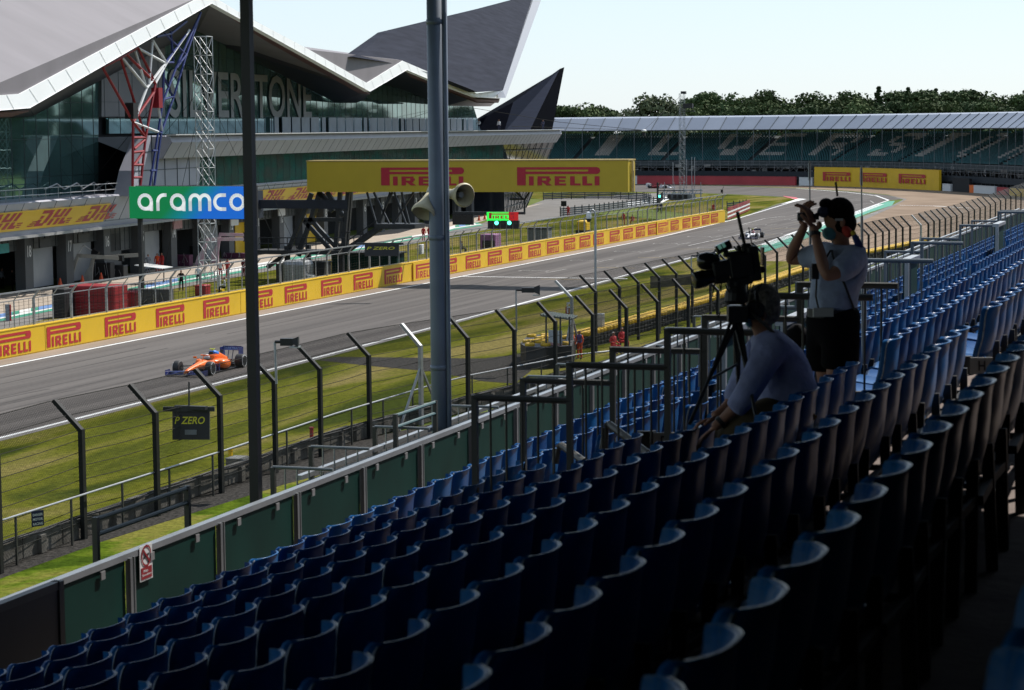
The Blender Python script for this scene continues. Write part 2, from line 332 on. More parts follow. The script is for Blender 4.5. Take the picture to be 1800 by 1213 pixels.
o = mb.build('lane_paint_strip', [green_paint, white_paint, blue_paint]); struct(o)
flat('pit_apron', strip + gp((900, 372), (957, 357), (50, 511), (0, 520)) + [V((-92, 100, 0)), V((-82, 100, 0))], .002, concrete)
flat('pit_exit_apron', gp((850, 392), (900, 372), (957, 357), (1160, 349), (1160, 356), (1040, 372), (960, 385), (890, 396)), .012, paleasph)
# painted lines
mb = MB()
def line(pts, wd, z=.008):
    for a, b in zip(pts, pts[1:]):
        d = (b-a).normalized(); n = V((-d.y, d.x, 0))*wd/2; zz = V((0, 0, z))
        mb.poly([a-n+zz, b-n+zz, b+n+zz, a+n+zz])
line([V((PXL, -80, 0)), V((PXL-.1, 200, 0)), V((PXL-.2, 250, 0))] + gp((1290, 386), (1340, 371), (1400, 353)), .28)
line(near[:7], .26)
line(near[6:], .3, .010)
line(gp((1400, 331), (1490, 338), (1540, 344), (1562, 352)), .4)
line(gp((1580, 361), (1640, 362), (1705, 366)), .5)
st = G(880, 487); line([V((PXL, st.y, 0)), V((NX-.3, st.y, 0))], .35)
P_ = gp((1333, 431), (1400, 407), (1497, 375), (1540, 359)); 
for i in range(46):            # kerb teeth
    t = i/46*3; k = min(int(t), 2); a = P_[k].lerp(P_[k+1], t-k); t2 = (i+.55)/46*3; k2 = min(int(t2), 2); b = P_[k2].lerp(P_[k2+1], t2-k2)
    mb.poly([a+V((0, 0, .012)), b+V((0, 0, .012)), b+V((1.3, .6, .012)), a+V((1.3, .6, .012))])
mb.poly([p+V((0, 0, .014)) for p in gp((1380, 346), (1402, 349), (1418, 350), (1400, 354), (1372, 359), (1398, 351))])
struct(mb.build('track_markings', white_paint))
mb = MB(); mb.poly([p+V((0, 0, .02)) for p in gp((1376, 344.5), (1399, 347), (1404, 349), (1398, 350.5), (1380, 346.5))]); struct(mb.build('kerb_red', redwall))
mb = MB()
for k in range(18):            # starting grid brackets, worn
    y = st.y + 9 + k*8; x = -55 if k % 2 else -62
    line([V((x-1.3, y, 0)), V((x+1.3, y, 0))], .16); line([V((x-1.3, y, 0)), V((x-1.3, y-1, 0))], .13); line([V((x+1.3, y, 0)), V((x+1.3, y-1, 0))], .13)
    line([V((x+2.0, y-3, 0)), V((x+2.2, y+2.5, 0))], .12)
for pts in (((1480, 351), (1530, 353), (1536, 357), (1500, 360)), ((1300, 396), (1345, 384), (1380, 380)), ((1210, 432), (1260, 421), (1300, 412), (1330, 400)), ((1400, 372), (1450, 362)), ((1060, 425), (1180, 402), (1250, 396))):
    line(gp(*pts), .2)
struct(mb.build('grid_markings', faint_paint))
mb = MB(); line([V((-58.3, -60, 0)), V((-58.4, 200, 0)), V((-58.9, 290, 0))], .09, .007); rk = random.Random(6)
for k in range(16):
    x, y = rk.uniform(-64, -52), rk.uniform(60, 250); L_ = rk.uniform(8, 30); b_ = rk.uniform(-.6, .6)
    for dx in (0, 1.5): line([V((x+dx+b_*t*t, y+L_*t, 0)) for t in (0, .25, .5, .75, 1)], .16, .0065)
struct(mb.build('track_seams', mat('rubber_marks', (.07, .064, .061), .9, ior=1.2, ns=.6, c2=(.10, .092, .087))))
mb = MB(); 
for k in range(9):
    y = st.y-2 + k*16; mb.poly([V((x, yy, .009)) for x, yy in ((-58, y), (-54, y), (-54, y+.22), (-58, y+.22))])
struct(mb.build('yellow_grid_lines', mat('worn_yellow_paint', (.22, .16, .05), .8, c2=(.4, .27, .08), ns=1)))
# ================================================================== PIT WALL AND ITS FENCE
YE = 296
wall = thing('pit_wall', 'long yellow advertising wall along the pit side of the track', 'wall', (WX, 110, 0))
mb = MB(); mb.box((WX, (60+YE)/2, .8), (.5, YE-60, 1.6)); mb.build('wall_body', yellow, wall)
mb = MB(); mb.box((WX, (60+YE)/2, 1.63), (.56, YE-60, .06)); mb.build('coping', yellow, wall)
mb = MB()
for y in range(62, YE, 9): mb.box((WX+.256, y, .8), (.012, .035, 1.5))
mb.box((WX+.258, (60+YE)/2, .06), (.012, YE-62, .03)); mb.build('panel_joint', mat('joint_ochre', (.45, .25, .01), .6), wall)
lx = [-10, 83, 185, 275, 358, 438, 501, 565, 622, 676, 724, 776, 819, 858, 895, 929, 962, 991.5, 1019, 1043, 1072, 1096, 1118, 1139, 1160, 1179, 1200, 1217, 1234, 1250]
for x in lx:
    p = AX(x, 628-.19*x, WX+.27); mb = MB(); hh = 1.22
    pirelli(mb, V((WX+.27, p.y, .19)), V((0, 4.1, 0)), V((0, 0, hh))); mb.build('logo', redink, wall)
for x in (722, 1151): 
    p = AX(x, 628-.19*x, WX); g = thing('wall_gate', 'yellow wall gate section standing proud of the pit wall %s' % ('beside the drainpipe column' if x == 722 else 'near the far end'), 'gate', (WX+.35, p.y+2, 0))
    mb = MB(); mb.box((WX+.31, p.y+2.2, .79), (.1, 4.9, 1.54)); mb.build('gate_leaf', yellow, g)
    mb = MB(); pirelli(mb, V((WX+.365, p.y+.3, .19)), V((0, 4.1, 0)), V((0, 0, 1.2))); mb.build('logo', redink, g)
pf = thing('debris_fence', 'grey steel debris fence with leaning tops along the yellow pit wall', 'fence', (WX, 110, 1.66))
ys = [80+2.2*i for i in range(int((YE-80)/2.2)+1)]
stuffp = MB()
for i, y in enumerate(ys):
    a = V((WX, y, 1.6)); b = V((WX, y, 3.25)); c = V((WX+.42, y, 3.75)); big = i % 2 == 0
    wd = .13 if big else .06
    t = MB() if i < 98 else stuffp
    t.beam(a, b, wd, wd); t.beam(b, c, wd*.8, wd*.8)
    if i < 98: t.build('post', steel, pf)
if stuffp.f: stuffp.build('far_posts', steel, pf)['kind'] = 'stuff'
mb = MB(); mb.beam((WX+.42, 80, 3.78), (WX+.42, YE, 3.78), .09); mb.build('top_rail', rail, pf)
mb = MB(); mb.beam((WX, 80, 3.25), (WX, YE, 3.25), .05); mb.beam((WX, 80, 1.72), (WX, YE, 1.72), .05)
mb.build('rail', steel, pf)
mb = MB()
for i, y in enumerate([80+.55*k for k in range(int((YE-80)/.55))]): mb.beam((WX, y, 1.7), (WX, y, 3.25), .018)
for z in [1.9+.2*k for k in range(7)]: mb.beam((WX, 80, z), (WX, YE, z), .012)
mb.build('wire_mesh', wirem, pf)
# red and white guard beyond the end of the wall
mb = MB(); g = thing('striped_barrier', 'red and white striped guard rail at the end of the yellow wall', 'barrier', G(1278, 388))
q = [G(1279, 388), G(1300, 379), G(1318, 371)]
for k in range(6):
    mb = MB(); 
    for a, b in zip(q, q[1:]): mb.prism([a+V((0, 0, .15+.28*k)), b+V((0, 0, .15+.28*k)), b+V((0, 0, .37+.28*k)), a+V((0, 0, .37+.28*k))], (0, .1, 0))
    mb.build('rail', redpaint if k % 2 == 0 or k == 5 else white_paint, g)
# ================================================================== PIT BUILDING
B = thing('pit_building', 'long glass and silver pit building under a folded wing roof', 'building', PU(0, 0))
u_at = lambda x, y=None: bu(PB(x, 512-.17*(x-50)))
US, UE = -60, u_at(962)
def gridbars(mb, outline, du, dz, off, wd=.09, th=.12, u0=0, z0=0):       # outline: list of (u, z)
    n = len(outline); us = [p[0] for p in outline]; zs = [p[1] for p in outline]
    def cuts(axis, val):
        r = []
        for i in range(n):
            a = outline[i]; b = outline[(i+1) % n]
            if (a[axis]-val)*(b[axis]-val) < 0: t = (val-a[axis])/(b[axis]-a[axis]); r.append(a[1-axis]+t*(b[1-axis]-a[1-axis]))
        r.sort(); return list(zip(r[::2], r[1::2]))
    k = math.ceil((min(us)-u0)/du)
    while u0+k*du < max(us):
        u = u0+k*du
        for a, b in cuts(0, u): mb.beam(PU(u, a, off), PU(u, b, off), wd, th, ref=BN)
        k += 1
    k = math.ceil((min(zs)-z0)/dz)
    while z0+k*dz < max(zs):
        z = z0+k*dz
        for a, b in cuts(1, z): mb.beam(PU(a, z, off), PU(b, z, off), wd, th)
        k += 1
def uz(x, y, off=0): p = PB(x, y, off); return (bu(p), p.z)
def wallpoly(name, outl, off, th, m, parent, du=None, dz=None, bar=mull, bw=.09, u0=0, z0=0, proud=.03):
    mb = MB(); mb.prism([PU(u, z, off-th) for u, z in outl], BN*th); o = mb.build(name, m, parent)
    if du:
        mb = MB(); gridbars(mb, outl, du, dz, off+.012, bw*.75, .03, u0, z0)
        mb.beam(PU(outl[0][0], outl[0][1]+.05, off+.013), PU(outl[1][0], outl[1][1]+.05, off+.013), .08, .03); mb.build('mullions', bar, o)
    return o
zdeck = PB(500, 237, 6).z
# left glass hall
lg = [uz(-60, 360), uz(173, 340), uz(173, 122), uz(50, 188), uz(-60, 205)]
wallpoly('glass_wall', lg, 0, .3, glass, B, 2.35, 3.1)
tw = [uz(173, 206), uz(285, 206), uz(285, 30), uz(240, 80), uz(173, 122)]
wallpoly('panel_wall', tw, .3, .3, mat('grey_panel', (.13, .135, .15), .5, .2, ns=.3, na=.1), B, 3.2, 2.6, mull, .05)
wallpoly('entrance_shade_panel', [uz(173, 206), uz(262, 206), uz(240, 342), uz(173, 345)], -.3, .3, dark, B)  # flat near-black panel: the shade of the void is in its colour
wallpoly('glass_wall', [uz(188, 208, .2), uz(285, 208, .2), uz(285, 234, .2), uz(188, 235, .2)], .4, .3, glass, B, 3.2, 9)
# main upper glass
ug = [uz(285, 240), uz(845, 229), uz(832, 186), uz(785, 184), uz(757, 172), uz(675, 147), uz(660, 148), uz(625, 178), uz(591, 179), uz(400, 82), uz(370, 45), uz(285, 20)]
go = wallpoly('glass_wall', ug, 0, .3, glass, B, 2.3, 2.9, mull, .08)
ends = MB(); e0 = bu(PB(832, 200)); ends.prism([PU(e0, zdeck, -.31), PU(e0, PB(832, 186).z, -.31), PU(e0, PB(832, 186).z, -14), PU(e0, zdeck, -14)], BT*.3); ends.build('end_wall', glass, B)
mb = MB(); o0 = PB(296, 203, .12); o1 = PB(548, 203, .12)
U_ = BT*(bu(PB(548, 203, .12))-bu(PB(298, 203, .12))); zb = PB(298, 207, .12).z; zt = PB(298, 120, .12).z
write(mb, 'SILVERSTONE', PU(bu(PB(298, 203, .12)), zb, .14), U_, V((0, 0, zt-zb)), offset=.012)
mb.build('lettering', letterm, go)
# balcony strip at the foot of the upper glass: white screens
for k in range(34):
    u = bu(PB(470, 228))+k*3.4; 
    if u < bu(PB(820, 228)): mb = MB(); mb.box(PU(u+1.6, zdeck+1.05, .5), (.05, 2.9 if k % 5 else 1.4, 1.7), rz=math.atan2(BT.y, BT.x)-math.pi/2); mb.build('screen', mat('pale_screens', (.16, .23, .30), .3, ns=.6, na=.25), B)
# deck: silver band, glass strip beneath
U0, U1 = bu(PB(285, 240, 6)), bu(PB(978, 226, 6))
zb = PB(500, 270, 6).z
mb = MB(); mb.prism([PU(U0, zb, 4), PU(U0, zb, 6), PU(U0, zdeck-.5, 6.9), PU(U0, zdeck, 6.7), PU(U0, zdeck, -1)], BT*(U1-U0)); d = mb.build('deck_band', silver, B)
mb = MB(); k = U0
while k < U1: mb.beam(PU(k, zb, 6.005), PU(k, zdeck-.5, 6.905), .035, .02, ref=BN); k += 2.4
mb.beam(PU(U0, (zb+zdeck)/2+.4, 6.58), PU(U1, (zb+zdeck)/2+.4, 6.58), .04); mb.build('panel_joint', mull, d)
mb = MB(); mb.prism([PU(U0, zdeck, 6.4), PU(U0, zdeck+.12, 7.3), PU(U0, zdeck+.2, 7.3), PU(U0, zdeck+.2, 6.4)], BT*(U1-U0)); mb.build('edge_trim', mat('deck_trim', (.50, .51, .52), .5), d)
# end prow of the deck
pr = MB(); E_ = [PU(U1, zb, 6), PU(U1, zdeck-.5, 6.9), PU(U1+3, zdeck, 5), PU(U1+4, zdeck, -10), PU(U1, zb, -10), PU(U1-1, zb, 5)]
pr.poly([E_[0], E_[1], E_[2], E_[5]]); pr.poly([E_[1], PU(U1, zdeck, 6.7), E_[2]]); pr.poly([E_[2], E_[3], E_[4], E_[5]]); pr.build('deck_prow', silver, B)
Ug = bu(PB(345, 300, 4)); 
zlow = PB(450, 325, 4).z; Uge = bu(PB(885, 270, 4))
gl = wallpoly('glass_strip', [(Ug, zlow-.2), (Uge, zlow-.2), (Uge, zb+.05), (Ug, zb+.05)], 4, .3, glass2, B, 2.0, 30, mull, .07)
e1 = bu(PB(975, 283, 4)); e2 = bu(PB(960, 300, 4))
mb = MB(); mb.prism([PU(Uge, 0, 4), PU(e2-2, 0, 1), PU(e1+2, zb, 3.6), PU(Uge, zb, 3.9)], -BN*6); o = mb.build('raked_end_glass', mat('dark_end_glass', (.02, .025, .035), .1, ns=.3, na=.5, ior=2), B)
mb = MB()
for k in range(9):
    t = k/8; a = PU(Uge+(e2-2-Uge)*t, 0, 4.05-3*t); b_ = PU(Uge+(e1+2-Uge)*t, zb, 3.97-.3*t); mb.beam(a, b_, .09)
for k in range(5):
    t = k/5+.1; mb.beam(PU(Uge, zb*t, 4.05), PU((e2-2)+(e1+4-e2)*t, zb*t, 1.08+2.6*t), .09)
mb.build('mullions', mull, o)
# sloping silver cheek on the left of the strip
mb = MB(); mb.prism([PB(262, 238, 5), PB(300, 238, 5), PB(352, 276, 5), PB(350, 332, 5), PB(228, 345, 5), PB(238, 300, 5)], -BN*1.5); o = mb.build('silver_cheek', silver, B)
mb = MB(); gridbars(mb, [uz(262, 238, 5.03), uz(300, 238, 5.03), uz(352, 276, 5.03), uz(350, 332, 5.03), uz(228, 345, 5.03), uz(238, 300, 5.03)], 3, 1.6, 5.03, .04, .05); mb.build('panel_joint', mull, o)
# lower terrace fascia over the garages
zt = PB(0, 359, 3).z; zc = PB(0, 420, 3).z
mb = MB(); mb.prism([PU(US, zc, 3), PU(US, zc+.5, 3.05), PU(US, zt, 4.1), PU(US, zt+.12, 4.0), PU(US, zt+.12, -.5), PU(US, zc, -.5)], BT*(Uge-US)); d = mb.build('terrace_band', silver, B)
mb = MB(); mb.beam(PU(US, zc-.05, 3.1), PU(Uge, zc-.05, 3.1), .25, .22); mb.build('edge_trim', mat('trim_grey', (.30, .30, .30), .5), d)
mb = MB(); k = US
while k < Uge: mb.beam(PU(k, zc+.5, 3.06), PU(k, zt, 4.11), .04, .02, ref=BN); k += 3
mb.beam(PU(US, zc+.52, 3.07), PU(Uge, zc+.52, 3.07), .04, .02)
mb.build('panel_joint', mull, d)
tr = MB()
for z in (.55, 1.05): tr.tube(PU(-40, zt+z, 3.6), PU(bu(PB(228, 345, 3)), zt+z, 3.6), .04)
k = -40
while k < bu(PB(228, 345, 3)): tr.tube(PU(k, zt, 3.6), PU(k, zt+1.05, 3.6), .035); k += 2.4
for x in (100, 135, 165, 190): tr.path([PB(x-22, 333, 2), PB(x, 325-.04*x+2, 2), PB(x+12, 332, 2)], .06)
tr.build('balustrade', rail, B)
# advertising on the fascia: yellow boards with crimson letters
def fas(u, t, extra=.06): return PU(u, zc+.5+(zt-zc-.5)*t, 3.05+1.05*t+extra)
def dhlboard(u0, u1, lab, n, first):
    g = thing('advertising_board', lab, 'advertising board', fas(u0, 0), 'yellow and crimson boards on the terrace fascia')
    mb = MB(); mb.prism([fas(u0, 0), fas(u1, 0), fas(u1, .72), fas(u0, .72)], BN*.05); mb.build('board', yellow, g)
    for k in range(n):
        mb = MB(); u = first+k*9.3; dhl(mb, fas(u, .09, .13), BT*8.8, fas(u, .66, .13)-fas(u, .09, .13)); mb.build('lettering', dhlred, g)
ua = bu(PB(45, 405, 3.3))
dhlboard(-40, bu(PB(184, 385, 3.3)), 'yellow board with crimson letters above the two left garages', 5, ua-9.3*3+.2)
ub = bu(PB(452, 350, 3.3)); dhlboard(bu(PB(250, 375, 3.3)), Uge-2, 'yellow board with crimson letters running behind the gantry', 14, ub-9.3*2)
# garages
sp = (u_at(178)-u_at(40))/2
pil0 = u_at(40)
gw = MB(); doors = []
for k in range(-5, 22):
    u = pil0 + k*sp
    if u > UE-3: break
    gw.box(PU(u, zc/2, .2), (.9, 1.5, zc), rz=math.atan2(BT.y, BT.x)-math.pi/2)
gw.prism([PU(US, 0, -5), PU(UE, 0, -5), PU(UE, zc, -5), PU(US, zc, -5)], -BN*.2)
gw.build('garage_pillars', garage, B)
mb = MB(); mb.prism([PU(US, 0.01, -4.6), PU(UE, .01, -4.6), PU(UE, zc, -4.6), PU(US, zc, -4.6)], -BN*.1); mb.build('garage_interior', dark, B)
mb = MB()
for k in range(-5, 22):
    u = pil0 + k*sp
    if u > UE-3: break
    ul, ur = u+.75, min(u+sp-.75, UE-.5)
    rn = random.Random(k+50)
    header = 1.45 if k not in (2, 3) else (1.2 if k == 3 else 2.6)
    mb = MB(); mb.prism([PU(ul, zc-header, -.05), PU(ur, zc-header, -.05), PU(ur, zc, -.05), PU(ul, zc, -.05)], -BN*.15)
    if k == 2: mb.prism([PU(ul, 0, -.05), PU(ul+(ur-ul)*.62, 0, -.05), PU(ul+(ur-ul)*.62, zc-1, -.05), PU(ul, zc-1, -.05)], -BN*.12)
    g = mb.build('garage_door', garage, B)
    mb = MB()
    for j in range(6):
        uu = ul+(ur-ul)*(j+.5)/6; mb.beam(PU(uu, zc-header+.05, -.03), PU(uu, zc-.05, -.03), .04)
    for z in (1.0, 2.0): mb.beam(PU(ul, zc-header*z/3, -.03), PU(ur, zc-header*z/3, -.03), .03)
    mb.build('door_seam', mull, g)
    if k in (0, 1, 3, 5, 8):
        f = .30 if k in (0, 1) else .5
        mb = MB(); mb.prism([PU(ul+(ur-ul)*.02, .15, -.35), PU(ul+(ur-ul)*(.02+.9), .15, -.35), PU(ul+(ur-ul)*(.92), zc-header-.05, -.35), PU(ul+(ur-ul)*.02, zc-header-.05, -.35)], -BN*.08)
        mb.build('garage_screen', mat('pale_garage_screen', (.24, .27, .30), .35, ns=.35, c2=(.38, .40, .43)), B)
    if k in (6, 9): 
        mb = MB(); mb.prism([PU(ul+3, .1, -.3), PU(ur, .1, -.3), PU(ur, zc-header, -.3), PU(ul+3, zc-header, -.3)], -BN*.08); mb.build('garage_screen', yellow, B)
    num = 18-k
    if 1 <= num < 24:
        mb = MB(); write(mb, str(num), PU(u-.35, zc-2.0, .68), BT*.75, V((0, 0, .95))); mb.build('garage_number', whitepl, B)
# ---- the folded roof
Rf = 9.0
T = [(-60, 172), (35, 165), (365, -12), (430, 27), (545, 88), (645, 146), (708, 107), (757, 128), (840, 165), (884, 159)]
Bt = [(-60, 199), (52, 190), (372, 6), (430, 38), (545, 102), (650, 161), (715, 123), (760, 142), (838, 171), (888, 172)]
mb = MB()
for (a, b, c, d_) in zip(T, T[1:], Bt, Bt[1:]): mb.prism([PB(*a, Rf), PB(*b, Rf), PB(*d_, Rf), PB(*c, Rf)], -BN*.6)
fo = mb.build('roof_fascia', fascia, B)
mb = MB()
tp = [PB(*p, Rf+.02) for p in T]; bp_ = [PB(*p, Rf+.02) for p in Bt]
for i in range(len(tp)-1):
    L_ = (tp[i+1]-tp[i]).length; n = max(1, int(L_/3.2))
    for k in range(n): mb.beam(tp[i].lerp(tp[i+1], (k+.5)/n), bp_[i].lerp(bp_[i+1], (k+.5)/n), .045, .012, ref=BN)
for a, b in zip(bp_, bp_[1:]): mb.beam(a, b, .05, .014)
mb.build('panel_joint', mat('joint_light_grey', (.95, .96, .96), .5), fo)
mb = MB(); back = lambda p, k, h: p - BN*k + V((0, 0, h))
p0, p1, p2 = PB(-60, 171, Rf-.1), PB(35, 164, Rf-.1), PB(362, -11, Rf-.1)
mb.prism([p0, p1, p2, back(p2, 45, 12), back(p1, 45, 22), back(p0, 45, 22)], V((0, 0, -.5)))
a, b, c = PB(541, 87, Rf-.1), PB(645, 145, Rf-.1), PB(708, 106, Rf-.1)
mb.prism([a, b, c, back(c, 30, 4.4), back(a, 30, 4.6)], V((0, 0, -.5)))
mb.prism([PB(365, -9, Rf-.1), a, back(a, 30, 3.9), back(PB(365, -9, Rf-.1), 30, 3)], V((0, 0, -.5)))
ro_ = mb.build('roof', rooftop, B)
mb = MB()
for t in (.33, .66):
    mb.beam(p1.lerp(back(p1, 45, 22), t*.5)+V((0, 0, .05)), p0.lerp(back(p0, 45, 22), t*.5)+V((0, 0, .05)), .12)
for (xa, ya, xb, yb) in ((0, 29, 240, 46), (0, 116, 105, 121)):
    pass
mb.build('seam', mull, ro_)
mb = MB(); c2 = PB(757, 127, Rf-.2); c3 = PB(840, 164, Rf-.2); c4 = PB(884, 158, Rf-.2)
wn = (c4-c2).cross(PB(850, 15, -24)-c2).normalized()
def WP(x, y): d = ray(x, y); return CAM + d*((c2-CAM).dot(wn)/d.dot(wn))
c3 = WP(840, 162); q1, q2, q3, q4, q5 = WP(622, 100), WP(680, 57), WP(850, 15), WP(905, 0), WP(946, -28)
me_ = MB(); me_.prism([WP(884, 159), WP(889, 172), WP(962, -30), WP(944, -30)], -BN*1.0); me_.build('wing_edge', mat('wing_edge_shaded', (.20, .22, .26), .7), B)  # wing edge darkened so its shade sits in the colour
mb.prism([WP(700, 113), WP(757, 129), c3, WP(884, 159), q5, q4, q3, q2, q1], -BN*1.2)
mb.build('wing_roof', slatewing, B)
# soffit: from the fascia's lower edge back to the glass
mb = MB(); S = lambda x, y, o_: PB(x, y, o_)
F0 = [S(-60, 199, Rf-.6), S(52, 190, Rf-.6), S(372, 7, Rf-.6)]; I0 = [S(-60, 206, .1), S(60, 200, .1), S(180, 128, .1), S(300, 50, .1)]
def strip_between(mb, A_, B_, n=12):
    def pt(L_, t): t *= len(L_)-1; k = min(int(t), len(L_)-2); return L_[k].lerp(L_[k+1], t-k)
    for i in range(n): mb.poly([pt(A_, i/n), pt(A_, (i+1)/n), pt(B_, (i+1)/n), pt(B_, i/n)])
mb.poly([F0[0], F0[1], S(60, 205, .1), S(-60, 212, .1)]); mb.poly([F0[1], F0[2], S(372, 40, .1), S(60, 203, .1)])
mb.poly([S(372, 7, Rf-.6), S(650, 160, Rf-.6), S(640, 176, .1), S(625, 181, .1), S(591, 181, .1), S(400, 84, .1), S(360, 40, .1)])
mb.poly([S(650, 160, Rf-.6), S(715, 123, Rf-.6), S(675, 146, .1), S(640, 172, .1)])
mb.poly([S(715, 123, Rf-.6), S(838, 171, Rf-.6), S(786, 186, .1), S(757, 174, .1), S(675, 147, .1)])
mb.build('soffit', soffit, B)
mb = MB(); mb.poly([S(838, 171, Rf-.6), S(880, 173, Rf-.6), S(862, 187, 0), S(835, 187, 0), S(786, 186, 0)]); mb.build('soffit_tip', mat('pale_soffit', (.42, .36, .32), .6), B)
mb = MB(); mb.prism([S(375, 10, Rf-1), S(650, 164, Rf-1), S(630, 161, Rf-2.4), S(400, 32, Rf-2.4)], V((0, 0, -.15)))
mb.build('soffit_edge', soffit2, B); mb = MB(); mb.prism([S(716, 127, Rf-1), S(838, 174, Rf-1), S(878, 175, Rf-1), S(876, 179, Rf-2), S(838, 179, Rf-2), S(722, 134, Rf-2)], V((0, 0, -.15)))
mb.build('soffit_edge', soffit2, B); mb = MB(); mb.prism([S(-60, 200, Rf-1), S(50, 194, Rf-1), S(20, 203, Rf-2.5), S(-60, 206, Rf-2.5)], V((0, 0, -.1)))
mb.build('soffit_edge', soffit2, B)
# solid volume behind the glass so nothing shows through from the side
mb = MB(); mb.prism([PU(US, 0, -6), PU(e0-2, 0, -6), PU(e0-2, zdeck+3, -6), PU(US, zdeck+3, -6)], -BN*26); mb.build('rear_volume', garage, B)
# dark fin at the end
fin = thing('dark_fin', 'dark blue pointed fin rising beyond the silver deck', 'building', PB(930, 226, -12))
mb = MB(); a, b, c, d_, e, f_ = PB(886, 232, -8), PB(902, 180, -8), PB(984, 121, -8), PB(992, 118, -11), PB(970, 232, -14), PB(930, 232, -6)
bk = -BN*9
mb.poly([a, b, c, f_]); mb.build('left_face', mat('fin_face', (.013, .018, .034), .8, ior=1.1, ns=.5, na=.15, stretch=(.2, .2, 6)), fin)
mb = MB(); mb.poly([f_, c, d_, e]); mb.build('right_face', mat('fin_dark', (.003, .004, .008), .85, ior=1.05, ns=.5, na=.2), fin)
mb = MB(); mb.poly([a, b, c, d_, e+bk, a+bk]); mb.poly([e, d_, e+bk]); mb.poly([a, f_, e, e+bk, a+bk]); mb.build('rear_face', mat('fin_dark', (0, 0, 0)), fin)
# roof supports: red, white and blue lattice masts
M3 = thing('roof_mast', 'red, white and blue lattice mast holding up the folded roof', 'mast', PB(250, 330, 8))
Q = lambda x, y: PB(x, y, 8)
def truss(name, m, segs, r=.16):
    mb = MB()
    for s_ in segs:
        for a, b in zip(s_, s_[1:]): mb.tube(Q(*a), Q(*b), r, 6)
    mb.build(name, m, M3)
truss('red_truss', redpaint, [((180, 118), (234, 215), (233, 335)), ((212, 102), (256, 242), (246, 335)), ((222, 95), (273, 147), (256, 242)), ((242, 83), (273, 147), (272, 160), (234, 215), (256, 242)), ((180, 118), (212, 102), (242, 83)), ((234, 242), (256, 242)), ((234, 268), (252, 266)), ((236, 262), (254, 246)), ((234, 290), (250, 290)), ((234, 312), (248, 312)), ((236, 290), (251, 268)), ((222, 95), (262, 135))], .12)
truss('white_truss', whitepl, [((215, 102), (258, 155), (240, 203)), ((243, 85), (292, 112), (273, 147)), ((292, 112), (333, 53)), ((268, 70), (292, 110)), ((234, 215), (278, 232)), ((278, 182), (285, 231)), ((258, 155), (290, 112)), ((238, 90), (256, 150)), ((268, 75), (262, 148))], .12)
truss('blue_truss', mat('deep_blue_paint', (.015, .03, .16), .4), [((353, 22), (328, 95), (304, 175), (283, 235), (270, 335)), ((353, 22), (310, 118), (286, 180), (278, 232), (262, 335)), ((333, 53), (288, 115), (286, 180)), ((290, 60), (325, 95)), ((300, 55), (305, 110), (288, 110)), ((310, 120), (328, 95)), ((288, 135), (304, 172)), ((288, 175), (304, 170)), ((278, 232), (284, 235)), ((268, 265), (276, 265)), ((265, 300), (273, 300)), ((275, 65), (300, 60), (328, 38))], .11)
mb = MB(); mb.box(Q(276, 172), (.7, .7, 1.7)); mb.build('loudspeaker', redpaint, M3)
mb = MB(); mb.box(Q(231, 195), (.8, .8, 1.3)); mb.build('loudspeaker', blackm, M3)
# ================================================================== FAR GRANDSTAND
FS = thing('far_grandstand', 'long teal grandstand with white letters across its seats behind the corner', 'grandstand', AD(1300, 325, 500))
fpx = [(850, 525), (1000, 515), (1120, 508), (1300, 495), (1430, 482), (1540, 465), (1653, 440), (1760, 412), (1900, 372)]
fl = [V((*AD(x, 300, D).xy, 0)) for x, D in fpx]
# resample the front line evenly
def resample(P_, d):
    out = []; acc = 0; 
    for a, b in zip(P_, P_[1:]):
        L_ = (b-a).length
        while acc < L_: out.append(a.lerp(b, acc/L_)); acc += d
        acc -= L_
    return out
fl = resample(fl, 1.0)
for _ in range(12): fl = [fl[0]] + [(fl[i-1]+fl[i]*2+fl[i+1])/4 for i in range(1, len(fl)-1)] + [fl[-1]]
fn = []
for i in range(len(fl)):
    d = (fl[min(i+1, len(fl)-1)]-fl[max(i-1, 0)]).normalized(); fn.append(V((-d.y, d.x, 0)))
def FP(i, back, z): i = max(0, min(i, len(fl)-1)); k = int(i); t = i-k; k2 = min(k+1, len(fl)-1); return fl[k].lerp(fl[k2], t) + fn[k].lerp(fn[k2], t)*back + V((0, 0, z))
def sweep(name, prof, m, parent, i0=0, i1=None, step=3):
    i1 = len(fl)-1 if i1 is None else i1; mb = MB(); idx = list(range(i0, i1, step))+[i1]
    mb.rings([[FP(i, b_, z) for b_, z in prof] for i in idx]); return mb.build(name, m, parent)
NR = 18; z0, z1, bk0, bk1 = 5.4, 11.1, 2.5, 15.0
teal = mat('teal_seat', (.011, .095, .11), .6, ns=.4, na=.25)
sweep('terrace', [(2, 5.2), (bk0, z0-.3), (bk1, z1-.4), (bk1+1, z1-.4), (bk1+1, 4), (2, 4)], mat('far_terrace', (.06, .075, .08), .8), FS)
mb = MB(); mw = MB(); FONT = {'I': ['111'], 'L': ['1', '1', '1', '1', '1', '1']}
letters = {}
bm5 = {'S': ('0111', '1001', '1000', '0110', '0001', '1001', '1110'), 'I': ('11',)*7, 'L': ('1000', '1000', '1000', '1000', '1000', '1000', '1111'), 'V': ('1001', '1001', '1001', '1001', '1011', '0110', '0110'),
       'E': ('1111', '1000', '1000', '1110', '1000', '1000', '1111'), 'R': ('1110', '1001', '1001', '1110', '1010', '1001', '1001'), 'T': ('1111', '0110', '0110', '0110', '0110', '0110', '0110'),
       'O': ('0110', '1001', '1001', '1001', '1001', '1001', '0110'), 'N': ('1001', '1101', '1101', '1011', '1011', '1001', '1001')}
